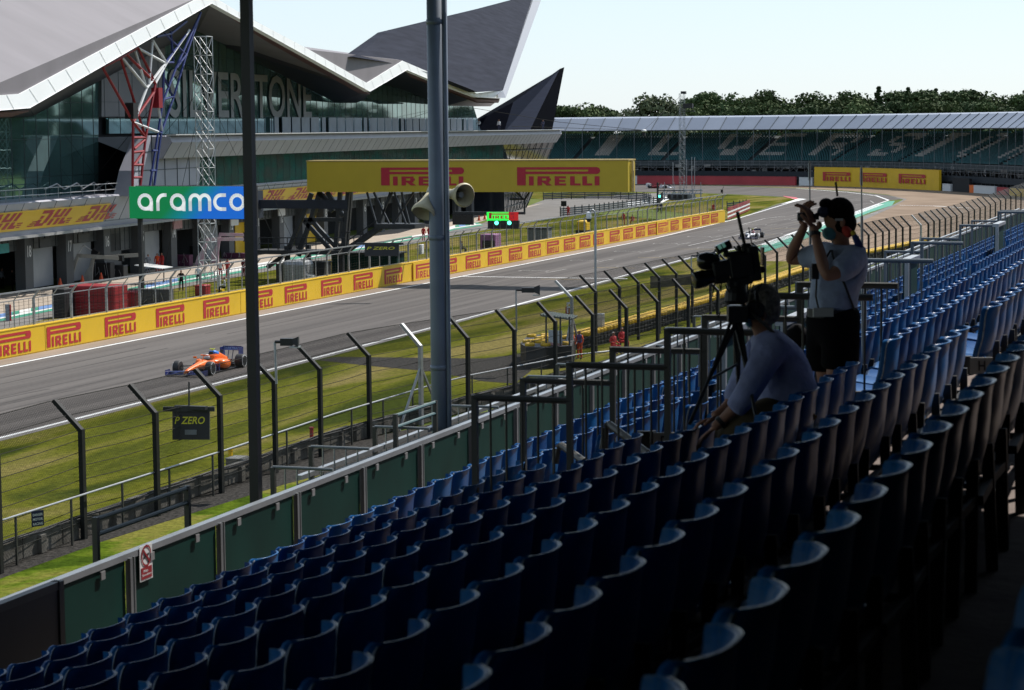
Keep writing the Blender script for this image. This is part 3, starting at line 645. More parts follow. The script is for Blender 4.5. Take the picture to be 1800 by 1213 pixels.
def near_i(x):       # index along the stand whose lower seats show at photo column x
    return min(range(len(fl)), key=lambda i: abs(proj(FP(i, 5, 7.4))[0]-x))
for ch, x in zip('ILVERSTON', (1047, 1143, 1252, 1330, 1423, 1526, 1602, 1678, 1757)):
    i0 = near_i(x); wdt = 3.4 if ch == 'I' else 7.2
    letters[i0] = (bm5[ch], wdt, i0)
for r_ in range(NR):
    t = r_/(NR-1); b_ = bk0+(bk1-bk0)*t; z = z0+(z1-z0)*t; i = 0.0
    while i < len(fl)-2:
        if (i % 22) < 1.3 + 0*r_: i += .6; continue
        white = False
        for (bm, wd, li) in letters.values():
            if li <= i < li+wd and 3 <= r_ <= 16:
                row = bm[6-int((r_-3)/2)]; c = int((i-li)/wd*len(row)); white = row[c] == '1'
        (mw if white else mb).box(FP(i, b_, z+.22), (.42, .30, .44), rz=math.atan2(fn[int(i)].y, fn[int(i)].x)-math.pi/2)
        i += .62
o = mb.build('teal_seats', teal, FS); o['kind'] = 'stuff'
o = mw.build('pale_seats', mat('pale_seat', (.46, .43, .40), .6, ns=2, na=.2), FS); o['kind'] = 'stuff'
mb = MB(); k = 0
while k*4.3 < len(fl)-5:
    a, b_ = k*4.3, k*4.3+4.15
    mb.m = k % 2
    mb.rings([[FP(i, 0, 12.25), FP(i, 3.6, 15.0), FP(i, 18, 15.4), FP(i, 18, 15.2), FP(i, 3.6, 14.7), FP(i, .2, 12.1)] for i in (a, b_)])
    k += 1
mb.build('roof', [mat('roof_sheet', (.24, .27, .34), .45, .1, ns=.3, na=.05), mat('roof_sheet_pale', (.27, .30, .37), .45, .1, ns=.3, na=.05)], FS)
mb = MB(); mbt = MB()
for k in range(int((len(fl)-5)/4.3)+1):
    i = k*4.3-.08
    if i < 0: continue
    mb = MB(); mb.beam(FP(i, -.05, 12.2), FP(i, 3.55, 15.05), .16); mb.beam(FP(i, 0, 4.6), FP(i, 0, 12.3), .10); mb.build('column', mat('pale_column', (.12, .14, .16), .5), FS)
# scaffold zone beneath the seats
sweep('under_wall', [(6, 0), (6, 5.2), (7, 5.2), (7, 0)], dark, FS)
mb = MB()
rn = random.Random(3)
for z in (2.9, 3.8, 4.5, 5.2): 
    for i in range(0, len(fl)-3, 3): mb.beam(FP(i, .5, z), FP(i+3, .5, z), .09)
for i in range(0, len(fl)-3, 2):
    mb.beam(FP(i, .5, 0), FP(i, .5, 5.3), .08); mb.beam(FP(i, .6, 2.9), FP(i+2, .6, 4.5) if i % 4 else FP(i-2, .6, 4.5), .06)
    if rn.random() < .5: mb.beam(FP(i+.5, 2.5, 3), FP(i+1.6, 2.5, 4.4), .12)
mb.build('scaffolding', mat('scaffold_tube', (.16, .165, .18), .5, .4, ns=.5, na=.5), FS)
mb = MB()
for k in range(160):
    i = rn.random()*(len(fl)-5); z = 2.9+rn.random()*1.6; mb.box(FP(i, 1.5+rn.random()*3, z), (rn.random()*1.5+.3, .2, rn.random()*.5+.2), rz=rn.random()*3)
mb.build('clutter', mat('stand_clutter', (.04, .045, .05), .7, c2=(.5, .48, .45), ns=.8), FS)['kind'] = 'stuff'
sweep('netting', [(0.2, 1.8), (.2, 3.0), (.3, 3.0), (.3, 1.8)], mat('dark_netting', (.02, .026, .034), .8), FS)
# walls before it
def fi(x): return min(range(len(fl)), key=lambda i: abs(proj(FP(i, -1.5, 1))[0]-x))
def fwall(name, label, cat, x0, x1, zt_, m, off=-1.5, th=.5, zb_=0):
    a, b_ = fi(x0), fi(x1); t = thing(name, label, cat, FP(a, off, 0)); idx = list(range(a, b_, 3))+[b_]
    mb = MB(); mb.rings([[FP(i, off, zb_), FP(i, off, zt_), FP(i, off+th, zt_), FP(i, off+th, zb_)] for i in idx]); mb.build('wall_body', m, t)
    mb = MB(); mb.rings([[FP(i, off-.05, zt_), FP(i, off-.05, zt_+.07), FP(i, off+th+.05, zt_+.07), FP(i, off+th+.05, zt_)] for i in idx]); mb.build('coping', m, t)
    return t, a, b_
fwall('barrier_wall', 'long red wall at the foot of the far teal grandstand', 'wall', 1119, 1398, 1.85, redwall)
fwall('barrier_wall', 'short white wall block left of the far yellow hoarding', 'wall', 1402, 1428, 1.75, whitepl)
fwall('barrier_wall', 'tiny white wall block at the left end of the far red wall', 'wall', 1108, 1117, 1.85, whitepl)
fwall('barrier_wall', 'small white block just right of the far yellow hoarding', 'wall', 1656, 1671, 1.35, whitepl)
fwall('barrier_wall', 'white barrier near the right edge behind the gravel', 'wall', 1712, 1750, 1.4, whitepl)
fwall('barrier_wall', 'red barrier continuing right of the white one behind the gravel', 'wall', 1751, 1772, 1.3, redwall)
fwall('barrier_wall', 'yellow barrier at the far right behind the black fence', 'wall', 1773, 1830, 1.3, yellow)
fwall('barrier_wall', 'small orange block at the left end of the far white barrier', 'wall', 1704, 1711, 1.4, orange)
fwall('dark_hoarding', 'black hoarding between the far yellow board and the white barrier', 'wall', 1673, 1703, 2.6, dark)
t, a, b_ = fwall('hoarding', 'large yellow hoarding with three red words at the corner', 'hoarding', 1431, 1652, 4.0, yellow, off=-1.8)
mb = MB()
for x in (1450, 1516, 1582):
    k0 = fi(x); k1 = fi(x+48); U_ = FP(k1, -1.93, 0)-FP(k0, -1.93, 0); pirelli(mb, FP(k0, -1.96, 1.15), U_*1.0, V((0, 0, 1.9)))
    mb.build('logo', redink, t); mb = MB()
# ================================================================== TREES
def crown_mesh(name, seed, kind, h, rw, nb=15, nl=190, ls=.66):
    rn = random.Random(seed); mb = MB(); mb.m = 0
    blobs = []
    for k in range(nb):
        t = rn.random(); zz = h*(.28+.62*t); spread = rw*(1-.62*t)*(.5+.5*rn.random()) if kind != 2 else rw*(1-.9*t)
        a = rn.random()*6.28; blobs.append((V((math.cos(a)*spread*.75, math.sin(a)*spread*.75, zz)), rw*(.30+.25*rn.random())*(1-.35*t)))
    blobs.append((V((0, 0, h*.86)), rw*.36)); blobs.append((V((0, 0, h*.5)), rw*.6))
    if kind == 2: blobs = [(V((rn.uniform(-.2, .2), rn.uniform(-.2, .2), h*(.08+.94*k/26))), rw*(1.0-.96*k/25)) for k in range(26)]
    for c, r in blobs:
        for _ in range(nl):
            d = V((rn.gauss(0, 1), rn.gauss(0, 1), rn.gauss(0, .8))).normalized(); p = c + V((d.x, d.y, d.z*.8 if kind != 2 else -abs(d.x*d.x+d.y*d.y)*.35))*r*(rn.random()**.35)*1.08
            nrm = (d + V((rn.gauss(0, .5), rn.gauss(0, .5), rn.gauss(0, .5)))).normalized(); a = nrm.orthogonal().normalized(); b = nrm.cross(a); s_ = ls*(.5+rn.random()*.8)
            th = rn.random()*6.28; a, b = a*math.cos(th)+b*math.sin(th), b*math.cos(th)-a*math.sin(th)
            mb.add([p-a*s_*.6, p-b*s_*.4, p+a*s_*.6, p+b*s_*.4], [[0, 1, 2, 3]])
    return mb
protos = []
spec = [(0, 18, 6.2, 0), (0, 17, 6.8, 1), (1, 15, 5.6, 0), (2, 17, 3.4, 0), (0, 16, 6, 2), (1, 19, 6, 1)]
tl = {0: ('tall round deep green tree in the wood beyond the far grandstand', 'deep green trees beyond the far stand'), 1: ('broad mid green tree in the wood beyond the far grandstand', 'mid green trees beyond the far stand'),
      2: ('low bushy green tree in the wood beyond the far grandstand', 'low bushy trees beyond the far stand'), 3: ('narrow pointed conifer in the wood beyond the far grandstand', 'pointed conifers beyond the far stand'),
      4: ('pale olive tree at the left of the wood beyond the far grandstand', 'olive trees beyond the far stand'), 5: ('tall loose green tree in the wood beyond the far grandstand', 'loose green trees beyond the far stand')}
for i, (kind, h, rw, lm) in enumerate(spec):
    t = thing('pine_tree' if kind == 2 else 'tree', tl[i][0], 'tree', (0, 0, 0), tl[i][1])
    crown_mesh('crown', 40+i, kind, h, rw).build('crown', leaf[lm], t)
    mb = MB(); mb.lathe((0, 0, 0), (0, 0, 1), [(0, .45), (h*.3, .32), (h*.6, .2), (h*.9, .06)], 8)
    for a in range(5): an = a*1.3; mb.tube((0, 0, h*(.25+.07*a)), (math.cos(an)*rw*.5, math.sin(an)*rw*.5, h*(.42+.08*a)), .14, 5, .05)
    mb.build('trunk', bark, t); protos.append(t)
used = set(); rn = random.Random(11)
def place_tree(k, x, D, s=1.0):
    p = AD(x, 300, D); t = protos[k] if k not in used else copy_tree(protos[k]); used.add(k)
    t.location = (p.x, p.y, 0); t.rotation_euler = (0, 0, rn.random()*6.28); s *= 1.3 if x < 1195 else 1.10; t.scale = (s*rn.uniform(1.0, 1.2), s*rn.uniform(1.0, 1.2), s)
    return t
for x, D, k, s in ((978, 640, 1, .9), (1000, 640, 0, .86), (1030, 636, 1, .93), (1046, 640, 5, .84), (1070, 640, 2, .98), (1110, 600, 4, .92), (1135, 600, 4, 1.1), (1165, 600, 4, 1.08), (1188, 602, 4, .98), (860, 700, 2, .45), (845, 700, 2, .4)): place_tree(k, x, D, s)
x = 1205
while x < 1850:
    k = rn.choice([0, 0, 1, 2, 5, 1]); place_tree(k, x, 610+rn.uniform(0, 25), {0: 1.0, 1: 1.08, 2: 1.22, 5: .98}[k]*rn.uniform(.90, 1.04)); x += rn.uniform(17, 26)
x = 1215
while x < 1860:
    k = rn.choice([0, 3, 5, 1, 0, 1, 5]); place_tree(k, x, 665+rn.uniform(0, 30), {0: 1.2, 1: 1.25, 3: 1.28, 5: 1.15}[k]*rn.uniform(.94, 1.07)); x += rn.uniform(20, 32)
# the wood behind the near stand: seen only as a reflection in the teal glass
mb = MB()
for k in range(150):
    c = V((rn.uniform(75, 95), -60+k*9, 0)); h = rn.uniform(15, 20) if k < 40 else rn.uniform(23, 29)
    for _ in range(170):
        d = V((rn.gauss(0, 1), rn.gauss(0, 1), rn.gauss(0, 1))).normalized(); p = c + V((d.x*6, d.y*6, h*.5+d.z*h*.5)); s_ = 1.6
        a = d.orthogonal().normalized(); b = d.cross(a); mb.add([p-a*s_, p-b*s_, p+a*s_, p+b*s_], [[0, 1, 2, 3]])
o = mb.build('wood', leaf[0]); tag(o, 'dense green wood mirrored in the glass of the pit building', 'wood', kind='stuff')
# ================================================================== GANTRY, SCREENS, START LIGHTS
GY = 176.8
xr = AY(1104, 338, GY).x; xl = AY(540, 338, GY).x; gzb = AY(800, 337.5, GY).z; gzt = AY(800, 283, GY).z
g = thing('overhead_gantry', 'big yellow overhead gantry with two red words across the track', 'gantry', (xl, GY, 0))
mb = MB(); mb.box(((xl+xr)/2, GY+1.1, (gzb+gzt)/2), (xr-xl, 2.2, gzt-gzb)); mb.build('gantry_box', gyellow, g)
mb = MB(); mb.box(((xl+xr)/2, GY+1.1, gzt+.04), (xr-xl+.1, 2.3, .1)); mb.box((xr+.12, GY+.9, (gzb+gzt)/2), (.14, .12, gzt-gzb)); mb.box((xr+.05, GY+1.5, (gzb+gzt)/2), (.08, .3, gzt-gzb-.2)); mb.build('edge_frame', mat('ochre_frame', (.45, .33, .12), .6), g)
for x in (670, 909):
    a = AY(x, 326, GY-.03); e = AY(x+146, 326, GY-.03); mb = MB(); pirelli(mb, a, V((e.x-a.x, 0, 0)), V((0, 0, 1.52))); mb.build('logo', dhlred, g)
def gy(x, y, Y=GY+1.1): return AY(x, y, Y)
mb = MB()       # main truss tower at the left
for pts in (((548, 340), (505, 445)), ((562, 338), (525, 450)), ((598, 338), (590, 440)), ((612, 338), (603, 440)), ((560, 338), (600, 372)), ((575, 338), (604, 380)), ((535, 388), (582, 440)), ((548, 388), (596, 440)), ((585, 372), (560, 338)), ((505, 445), (470, 470)), ((535, 386), (606, 386))):
    a, b_ = gy(*pts[0]), gy(*pts[1]); mb.beam(a, b_, .34)
for pts in (((548, 340), (505, 445)), ((598, 338), (590, 440))): 
    a, b_ = gy(*pts[0]), gy(*pts[1]); mb.beam(V((a.x, a.y+2.4, a.z)), V((b_.x, b_.y+2.4, b_.z)), .34)
mb.beam((gy(505, 445).x, GY+1.1, 2.9), (gy(505, 445).x, GY+1.1, 0), .4); mb.beam((gy(525, 445).x, GY+3.2, 2.9), (gy(525, 445).x, GY+3.2, 0), .4); mb.beam((gy(600, 440).x, GY+1.1, 3.1), (gy(600, 440).x, GY+1.1, 0), .4)
mb.build('truss_tower', dsteel, g)
mb = MB(); a, b_ = gy(455, 441), gy(606, 444); mb.box((a+b_)/2, (b_.x-a.x, 2.6, .35)); a, b_ = gy(450, 441, GY+2), gy(560, 441, GY+2)
mb.build('platform', dsteel, g)
mb = MB(); a, b_ = gy(455, 418, GY), gy(606, 418, GY); mb.tube(a, b_, .05); mb.tube(a-V((0, 0, .5)), b_-V((0, 0, .5)), .04)
for k in range(10): p = a.lerp(b_, k/9); mb.tube(p, p-V((0, 0, 1.1)), .04)
mb.build('platform_rail', dsteel, g)
mb = MB()      # second braced leg with its stair
for pts in (((645, 338), (662, 395)), ((657, 338), (685, 395)), ((686, 338), (668, 392)), ((690, 338), (674, 372)), ((693, 338), (714, 395)), ((706, 338), (720, 395)), ((727, 338), (690, 395)), ((738, 338), (760, 395))): mb.beam(gy(*pts[0]), gy(*pts[1]), .16)
a, b_ = gy(668, 396), gy(738, 398); mb.box((a+b_)/2, (b_.x-a.x, 2.5, .4)); mb.beam(gy(606, 440), gy(668, 398), .7, .3); mb.beam(gy(606, 446, GY+.2), gy(672, 400, GY+.2), .5, .25)
for k in range(5): p, q_ = gy(610+12*k, 424-8*k, GY), gy(610+12*k, 436-8*k, GY); mb.tube(p, q_, .04)
mb.tube(gy(610, 424, GY), gy(665, 386, GY), .05); mb.tube(gy(616, 408), gy(600, 408), .05)
mb.build('braced_leg', dsteel, g)
mb = MB(); a, b_ = gy(450, 359), gy(612, 359); mb.box((a+b_)/2, (b_.x-a.x, .5, .75)); mb.box(gy(455, 359), (.3, 1.2, 2.4)); mb.build('side_beam', mat('navy_steel', (.012, .018, .035), .5), g)
mb = MB(); a, b_ = gy(797, 374.5), gy(923, 374.5); mb.box((a+b_)/2, (b_.x-a.x, .25, .22)); mb.tube(gy(922, 352), gy(922, 375), .08); mb.tube(gy(908, 338), gy(922, 352), .08); mb.tube(gy(930, 338), gy(922, 352), .08); mb.tube(gy(896, 350), gy(922, 350), .1); mb.tube(gy(799, 338), gy(799, 374), .08)
mb.tube(gy(1113, 300), gy(1113, 338), .07); mb.build('hanging_frame', dsteel, g)
ls = thing('start_lights', 'row of five black start lights with two lit green under a green and red screen', 'traffic light', gy(885, 385))
a, b_ = gy(855.5, 388.5, GY+.6), gy(894, 373, GY+.6); c = gy(910, 373, GY+.6)
mb = MB(); mb.box(((a.x+b_.x)/2, GY+.7, (a.z+b_.z)/2), (b_.x-a.x, .15, b_.z-a.z)); mb.build('green_screen', mat('green_screen', (.02, .72, .06), .5, emit=.9, na=.05), ls)
mb = MB(); mb.box(((c.x+b_.x)/2, GY+.7, (a.z+b_.z)/2), (c.x-b_.x, .15, b_.z-a.z)); mb.build('red_screen', mat('red_screen', (.4, .01, .01), .5, emit=.5, na=.05), ls)
mb = MB(); pirelli(mb, (a.x+.2, GY+.61, a.z+.2), V((c.x-a.x-.5, 0, 0)), V((0, 0, .5))); mb.build('lettering', mat('red_led', (.35, .01, .02), .5, emit=.25), ls)
for k in range(5):
    p = gy(863+k*11.2, 395, GY+.6); mb = MB(); mb.box(p, (.46, .35, .7)); h_ = mb.build('light_housing', blackm, ls)
    if k in (1, 3):
        mb = MB(); mb.lathe(p+V((0, -.17, .16)), (0, -1, 0), [(0, .17), (.05, .17)], 14); mb.build('lit_lamp', mat('green_lamp', (.1, .95, .65), .4, emit=2.5, na=0), h_)
    else:
        mb = MB(); mb.lathe(p+V((0, -.17, .16)), (0, -1, 0), [(0, .14), (.04, .14)], 12); mb.build('lamp', mat('dark_lens', (.03, .03, .03), .3), h_)
bb = thing('light_board', 'black unlit board hanging under the yellow gantry left of the start lights', 'board', gy(814, 384))
mb = MB(); a, b_ = gy(796.5, 395), gy(832, 376); mb.box(((a.x+b_.x)/2, a.y, (a.z+b_.z)/2), (b_.x-a.x, .3, b_.z-a.z)); mb.build('board', blackm, bb)
mb = MB(); mb.box(((a.x+b_.x)/2, a.y-.18, (a.z+b_.z)/2), ((b_.x-a.x)*.9, .06, (b_.z-a.z)*.8)); mb.build('lens_grid', mat('lens_grid', (.02, .02, .022), .3, ns=30, na=.8), bb)
# big LED screen
AYY = 150
a, b_ = AY(228, 384, AYY), AY(436, 384, AYY); zt_ = AY(330, 328, AYY).z
scn = thing('led_screen', 'big green to blue screen showing rounded white lettering', 'screen', a)
led = mat('led_green_blue', (.0, .3, .1), .5, na=0)
N, L, b = nodes(led); tc = N.new('ShaderNodeTexCoord'); sx = N.new('ShaderNodeSeparateXYZ'); L.new(tc.outputs['Generated'], sx.inputs[0])
ma = N.new('ShaderNodeMath'); ma.operation = 'MULTIPLY_ADD'; L.new(sx.outputs[2], ma.inputs[0]); ma.inputs[1].default_value = -.25; L.new(sx.outputs[0], ma.inputs[2])
cr = N.new('ShaderNodeValToRGB'); L.new(ma.outputs[0], cr.inputs[0]); e = cr.color_ramp.elements; e[0].position = .25; e[0].color = (0, .12, .035, 1); e[1].position = .6; e[1].color = (.004, .085, .38, 1)
k = e.new(.42); k.color = (0, .13, .16, 1); L.new(cr.outputs[0], b.inputs['Base Color']); L.new(cr.outputs[0], b.inputs['Emission Color']); b.inputs['Emission Strength'].default_value = .75
mb = MB(); mb.box(((a.x+b_.x)/2, AYY+.2, (a.z+zt_)/2), (b_.x-a.x, .4, zt_-a.z)); mb.build('display', led, scn)
mb = MB(); mb.box(((a.x+b_.x)/2+.3, AYY+.8, (a.z+zt_)/2), (b_.x-a.x, .7, zt_-a.z+.1)); mb.build('cabinet', blackm, scn)
def ap(x, y): return ((AY(x, y, AYY).x-a.x), (AY(x, y, AYY).z-a.z))
mb = MB(); o_ = V((a.x, AYY-.012, a.z)); U_, W_ = V((1, 0, 0)), V((0, 0, 1))
s1 = (b_.x-a.x)/208; wd = 5.6*s1
def cxy(x, y): return ((x-228)*s1, (384-y)*s1)
def st_(pts): stroke(mb, pts, wd, o_, U_, W_, 0)
def bub(x): cx, cy = cxy(x, 357.5); return cx, cy, 11*s1
for x in (256.5, 314):
    cx, cy, r_ = bub(x); st_(arcpts(cx, cy, r_, 0, 360)); st_([(cx+r_, cy), (cx+r_, cy-r_-wd/2)]); st_([(cx, cy-r_), (cx+r_, cy-r_)])
cx, cy = cxy(279, 357.5); st_([(cx, cy-13.5*s1), (cx, cy)] + arcpts(cx+11*s1, cy, 11*s1, 180, 90) + [(cx+15*s1, cy+11*s1)])
cx, cy = cxy(336, 357.5); r8 = 8.5*s1
st_([(cx, cy-13.5*s1), (cx, cy+2.5*s1)] + arcpts(cx+r8, cy+2.5*s1, r8, 180, 0)); st_([(cx+2*r8, cy-13.5*s1), (cx+2*r8, cy+2.5*s1)] + arcpts(cx+3*r8, cy+2.5*s1, r8, 180, 0) + [(cx+4*r8, cy-13.5*s1)])
cx, cy, r_ = bub(390); st_([(cx+8*s1, cy+11*s1)] + arcpts(cx, cy, r_, 90, 270) + [(cx+8*s1, cy-11*s1)])
cx, cy, r_ = bub(418); st_(arcpts(cx, cy, r_, 0, 360))
mb.build('lettering', mat('led_white', (.62, .64, .64), .5, emit=.35, na=0), scn)
mb = MB(); mb.beam((a.x+.4, AYY+.9, a.z), (a.x+.4, AYY+.9, 0), .3); mb.build('leg', dsteel, scn); mb = MB(); mb.beam((b_.x-.4, AYY+.9, a.z), (b_.x-.4, AYY+.9, 0), .3); mb.build('leg', dsteel, scn)
# ---- lattice towers
def lattice(name, label, x, yfoot, ytop, wpx, m=steel, cs=1.3, extra=None):
    p = G(x, yfoot); D = (p-CAM).dot(fw); wd = wpx*D/F; z = AD(x, ytop, D).z; t = thing(name, label, 'mast', p)
    mb = MB(); C_ = [p+V((i*wd/2, j*wd/2, 0)) for i, j in ((-1, -1), (1, -1), (1, 1), (-1, 1))]; n = int(z/(wd*cs)); st_ = z/n
    for c in C_: mb.tube(c, c+V((0, 0, z)), wd*.036, 6)
    mb.build('upright', m, t); mb = MB()
    for k in range(n+1):
        for i in range(4):
            a, b_ = C_[i]+V((0, 0, k*st_)), C_[(i+1) % 4]+V((0, 0, k*st_)); mb.tube(a, b_, wd*.024, 5)
            if k < n: mb.tube(*((a, b_+V((0, 0, st_))) if (k+i) % 2 else (b_, a+V((0, 0, st_)))), wd*.02, 5); 
            if k < n and i in (0, 2): mb.tube(*((a, b_+V((0, 0, st_))) if (k+i+1) % 2 else (b_, a+V((0, 0, st_)))), wd*.02, 5)
    mb.build('lattice', m, t); return t, p, z, wd
t, p, z, wd = lattice('lattice_mast', 'tall silver lattice mast standing by the pit lane behind the green screen', 366, 490, 66, 24, mat('bright_truss', (.55, .57, .58), .35, .5), 1.3)
mb = MB()
for dx, dy in ((-14, -4), (12, -8), (-9, 9)): mb.tube(p+V((0, 0, z*.8)), p+V((dx, dy, 0)), .02, 4); mb.tube(p+V((0, 0, z*.97)), p+V((dx*1.2, dy*1.2, 0)), .02, 4)
mb.build('guy_wire', wirem, t)
t, p, z, wd = lattice('lattice_mast', 'slim lattice mast with a camera near its top before the far grandstand', 1199, 343, 165, 8.5, mat('grey_truss', (.30, .32, .34), .4, .5), 1.3)
mb = MB(); mb.box(p+V((1.2, 0, z-2.3)), (1.8, 1, .9)); mb.box(p+V((.3, 0, z+.2)), (.9, .9, .5)); mb.box(p+V((1.4, 0, z-3.3)), (2, 1.2, .15)); mb.build('camera_head', blackm, t)
# timing cabin cluster at the mast foot
cab = thing('timing_platform', 'raised scaffold platform with masts at the foot of the slim lattice mast', 'platform', G(1195, 350))
mb = MB(); gz = lambda x, y: AD(x, y, 395)
for x in (1168, 1185, 1202, 1218, 1232): mb.tube(gz(x, 332), gz(x, 356), .12, 5); mb.tube(gz(x, 320), gz(x, 334), .05, 5)
for y in (335, 341, 349): mb.tube(gz(1165, y), gz(1235, y-1), .12, 5)
for x in (1165, 1175, 1185, 1195, 1205, 1215): mb.tube(gz(x, 335), gz(x+10, 349), .06, 5); mb.tube(gz(x+10, 335), gz(x, 349), .06, 5)
mb.build('frame', steel, cab)
mb = MB(); a, b_ = gz(1178, 345), gz(1220, 345); mb.box((a+b_)/2+V((0, 0, -.2)), (4.2, 2.5, 1.2)); mb.build('cabin', mat('cabin_grey', (.16, .17, .18), .5), cab)
for x, top in ((1207, 280), (1216, 276), (1221, 276), (1183, 285)): mb = MB(); mb.tube(gz(x, 332), gz(x, top), .06, 5); mb.build('aerial', steel, cab)
mb = MB(); 
for x in (1180, 1190, 1199, 1209): mb.box(gz(x, 345)+V((0, -1.5, 0)), (.6, .3, .7))
mb.build('monitor', blackm, cab)
# ================================================================== TRACKSIDE: fences, walls, posts, boards
def catch_fence(name, label, kinks, cat='fence', pale=(), screen=False, post_m=None, ww=.006):
    """tall fence: posts with a leaning top; kinks are ground plan points"""
    t = thing(name, label, cat, kinks[0]); n = len(kinks); kk = 3.5
    def outward(i):
        d = (kinks[min(i+1, n-1)]-kinks[max(i-1, 0)]).normalized(); return V((-d.y, d.x, 0))
    tops = []
    for i, p in enumerate(kinks):
        o_ = outward(i); d = V((o_.y, -o_.x, 0)); mb = MB(); q = p+V((0, 0, kk)); tip = q+o_*.95+V((0, 0, .95)); tops.append(tip)
        mb.beam(p, q+V((0, 0, .04)), .15, .2, ref=d); mb.beam(q, tip, .13, .19, ref=d)
        if i in pale: mb.beam(p+d*1.9, q-V((0, 0, .9)), .09); mb.beam(p-d*1.9, q-V((0, 0, .9)), .09); mb.beam(p+d*1.2+V((0, 0, .9)), p-d*1.2+V((0, 0, .9)), .08)
        mb.build('post', (post_m or (steel if i in pale else fencem)), t)
    cb = MB()
    for z in (.55, 1.0, 1.45, 1.9, 2.35, 2.8, 3.2, 3.5):
        for a, b in zip(kinks, kinks[1:]):
            m_ = (a+b)/2 - V((0, 0, .03)); zz = V((0, 0, z)); cb.tube(a+zz+outward(0)*.1, m_+zz+outward(0)*.1, .012, 4); cb.tube(m_+zz+outward(0)*.1, b+zz+outward(0)*.1, .012, 4)
    for f in (.5, 1): 
        for i in range(n-1): cb.tube((kinks[i]+V((0, 0, kk))).lerp(tops[i], f), (kinks[i+1]+V((0, 0, kk))).lerp(tops[i+1], f), .012, 4)
    cb.build('cable', wirem, t)
    mb = MB()
    if not screen:
        pit = .10
        for i in range(n-1):
            a, b = kinks[i], kinks[i+1]; L_ = (b-a).length; o_ = outward(i)*.12; d = (b-a).normalized()
            def pt(s, h):
                s = max(0, min(L_, s))
                return a+d*s+o_+V((0, 0, h)) if h <= kk else a+d*s+o_+outward(i)*(h-kk)*.71+V((0, 0, kk+(h-kk)*.71))
            Ht = kk+1.34; dens = 1.45
            for sgn in (1, -1):
                s = -Ht/dens
                while s < L_:
                    pts = []
                    s0, s1 = s, s+Ht/dens
                    h0 = 0 if s0 >= 0 else -s0*dens; h1 = Ht if s1 <= L_ else (L_-s)*dens
                    sa, sb = max(s0, 0), min(s1, L_)
                    if h1 > h0:
                        ks = [(sa, h0)] + ([(s+kk/dens, kk)] if h0 < kk < h1 else []) + [(sb, h1)]
                        if sgn < 0: ks = [(L_-u, h) for u, h in ks]
                        for (u0_, v0), (u1_, v1) in zip(ks, ks[1:]):
                            p, q = pt(u0_, v0), pt(u1_, v1); w_ = V((0, 0, ww*1.2)); mb.add([p-w_, q-w_, q+w_, p+w_], [[0, 1, 2, 3]])
                    s += pit
        mb.build('chain_link', wirem, t)
    else:
        for i in range(n-1):
            a, b = kinks[i]+outward(i)*.1, kinks[i+1]+outward(i)*.1; ta, tb = tops[i], tops[i+1]; zz = V((0, 0, kk))
            for k in range(52): z = V((0, 0, .1+k*.066)); mb.beam(a+z, b+z, .022)
            for k in range(14): f = k/14; mb.beam((a+zz).lerp(ta, f), (b+zz).lerp(tb, f), .03)
        mb.build('wire_mesh', mat('black_mesh', (.02, .02, .02), .7), t)
    return t
def ground2(p): return V((p.x, p.y, 0))
K1 = [V((-34.9, 61.6-5*i, 0)) for i in range(3, 0, -1)] + [ground2(G(x, y, 3.5)) for x, y in ((143, 757), (273, 727), (386, 697), (482, 671), (562, 649.5), (648, 626), (739, 609), (822, 595), (904, 581), (976, 566), (1042, 554), (1101, 542), (1156, 531), (1210, 521), (1262, 511), (1310, 500))]
catch_fence('catch_fence', 'tall chain link catch fence nearest the stand with dark leaning post tops', K1, pale=(9,))
K2 = [ground2(G(x, y, 3.5)) for x, y in ((1005, 524), (1047, 513), (1089, 504.5), (1122, 497), (1159, 489), (1189, 481.5), (1217, 475), (1249, 468.5), (1280, 463), (1313, 457), (1345, 450), (1366, 444), (1388, 439), (1412, 434), (1438, 429), (1464, 424), (1490, 419.5), (1508, 416.5), (1527, 413), (1539, 411), (1552, 408), (1563, 405.5), (1575, 402.5), (1587, 400), (1600, 398), (1619, 396), (1632, 393.5))]
catch_fence('catch_fence', 'second catch fence starting behind the orange marshals and running to the corner', K2, pale=(0, 25), ww=.0022)
kx = [(1632, 394), (1642, 391), (1652, 388.5), (1662, 386), (1672, 383.5), (1682, 381), (1692, 378), (1703, 374.5), (1713, 371), (1723, 368), (1732, 365), (1741, 362), (1750, 358.5), (1759, 355), (1768, 351.5), (1777, 348), (1786, 344.5), (1795, 341), (1805, 337), (1815, 333)]
catch_fence('catch_fence', 'black meshed catch fence with closely set posts at the far right', [ground2(G(x, y-2, 3.5)) for x, y in kx], screen=True, post_m=mat('black_post', (.02, .02, .022), .5))
# concrete block wall and handrail at the fence foot
cw = thing('concrete_wall', 'low weathered concrete block wall at the foot of the catch fence', 'wall', (-35.6, 40, 0))
cwm = mat('weathered_concrete', (.075, .07, .06), .9, c2=(.21, .20, .18), ns=1.2, bump=.5, bs=6)
y = 30.0; mb = MB(); rn = random.Random(4)
def fx(y):
    if y < 84: return -35.6
    return -35.6 + (y-84)*.115
while y < 118:
    mb.box((fx(y+1.2), y+1.2, .33+rn.uniform(-.02, .02)), (.34, 2.36, .66), rz=0 if y < 84 else -.115); y += 2.4
mb.build('wall_body', cwm, cw, bevel=.03)
mb = MB(); y = 31
while y < 116: mb.box((fx(y)+.25, y, .3), (.14, .3, .56)); y += 4.8
mb.build('buttress', cwm, cw)
mb = MB(); 
for dz, dx in ((.70, .1), (.73, .16), (.68, .22)): mb.path([V((fx(yy)+dx+.05*math.sin(yy*.7), yy, dz+.03*math.sin(yy*1.3+dx*9))) for yy in range(30, 118, 2)], .022, 5)
mb.build('cables', blackm, cw)
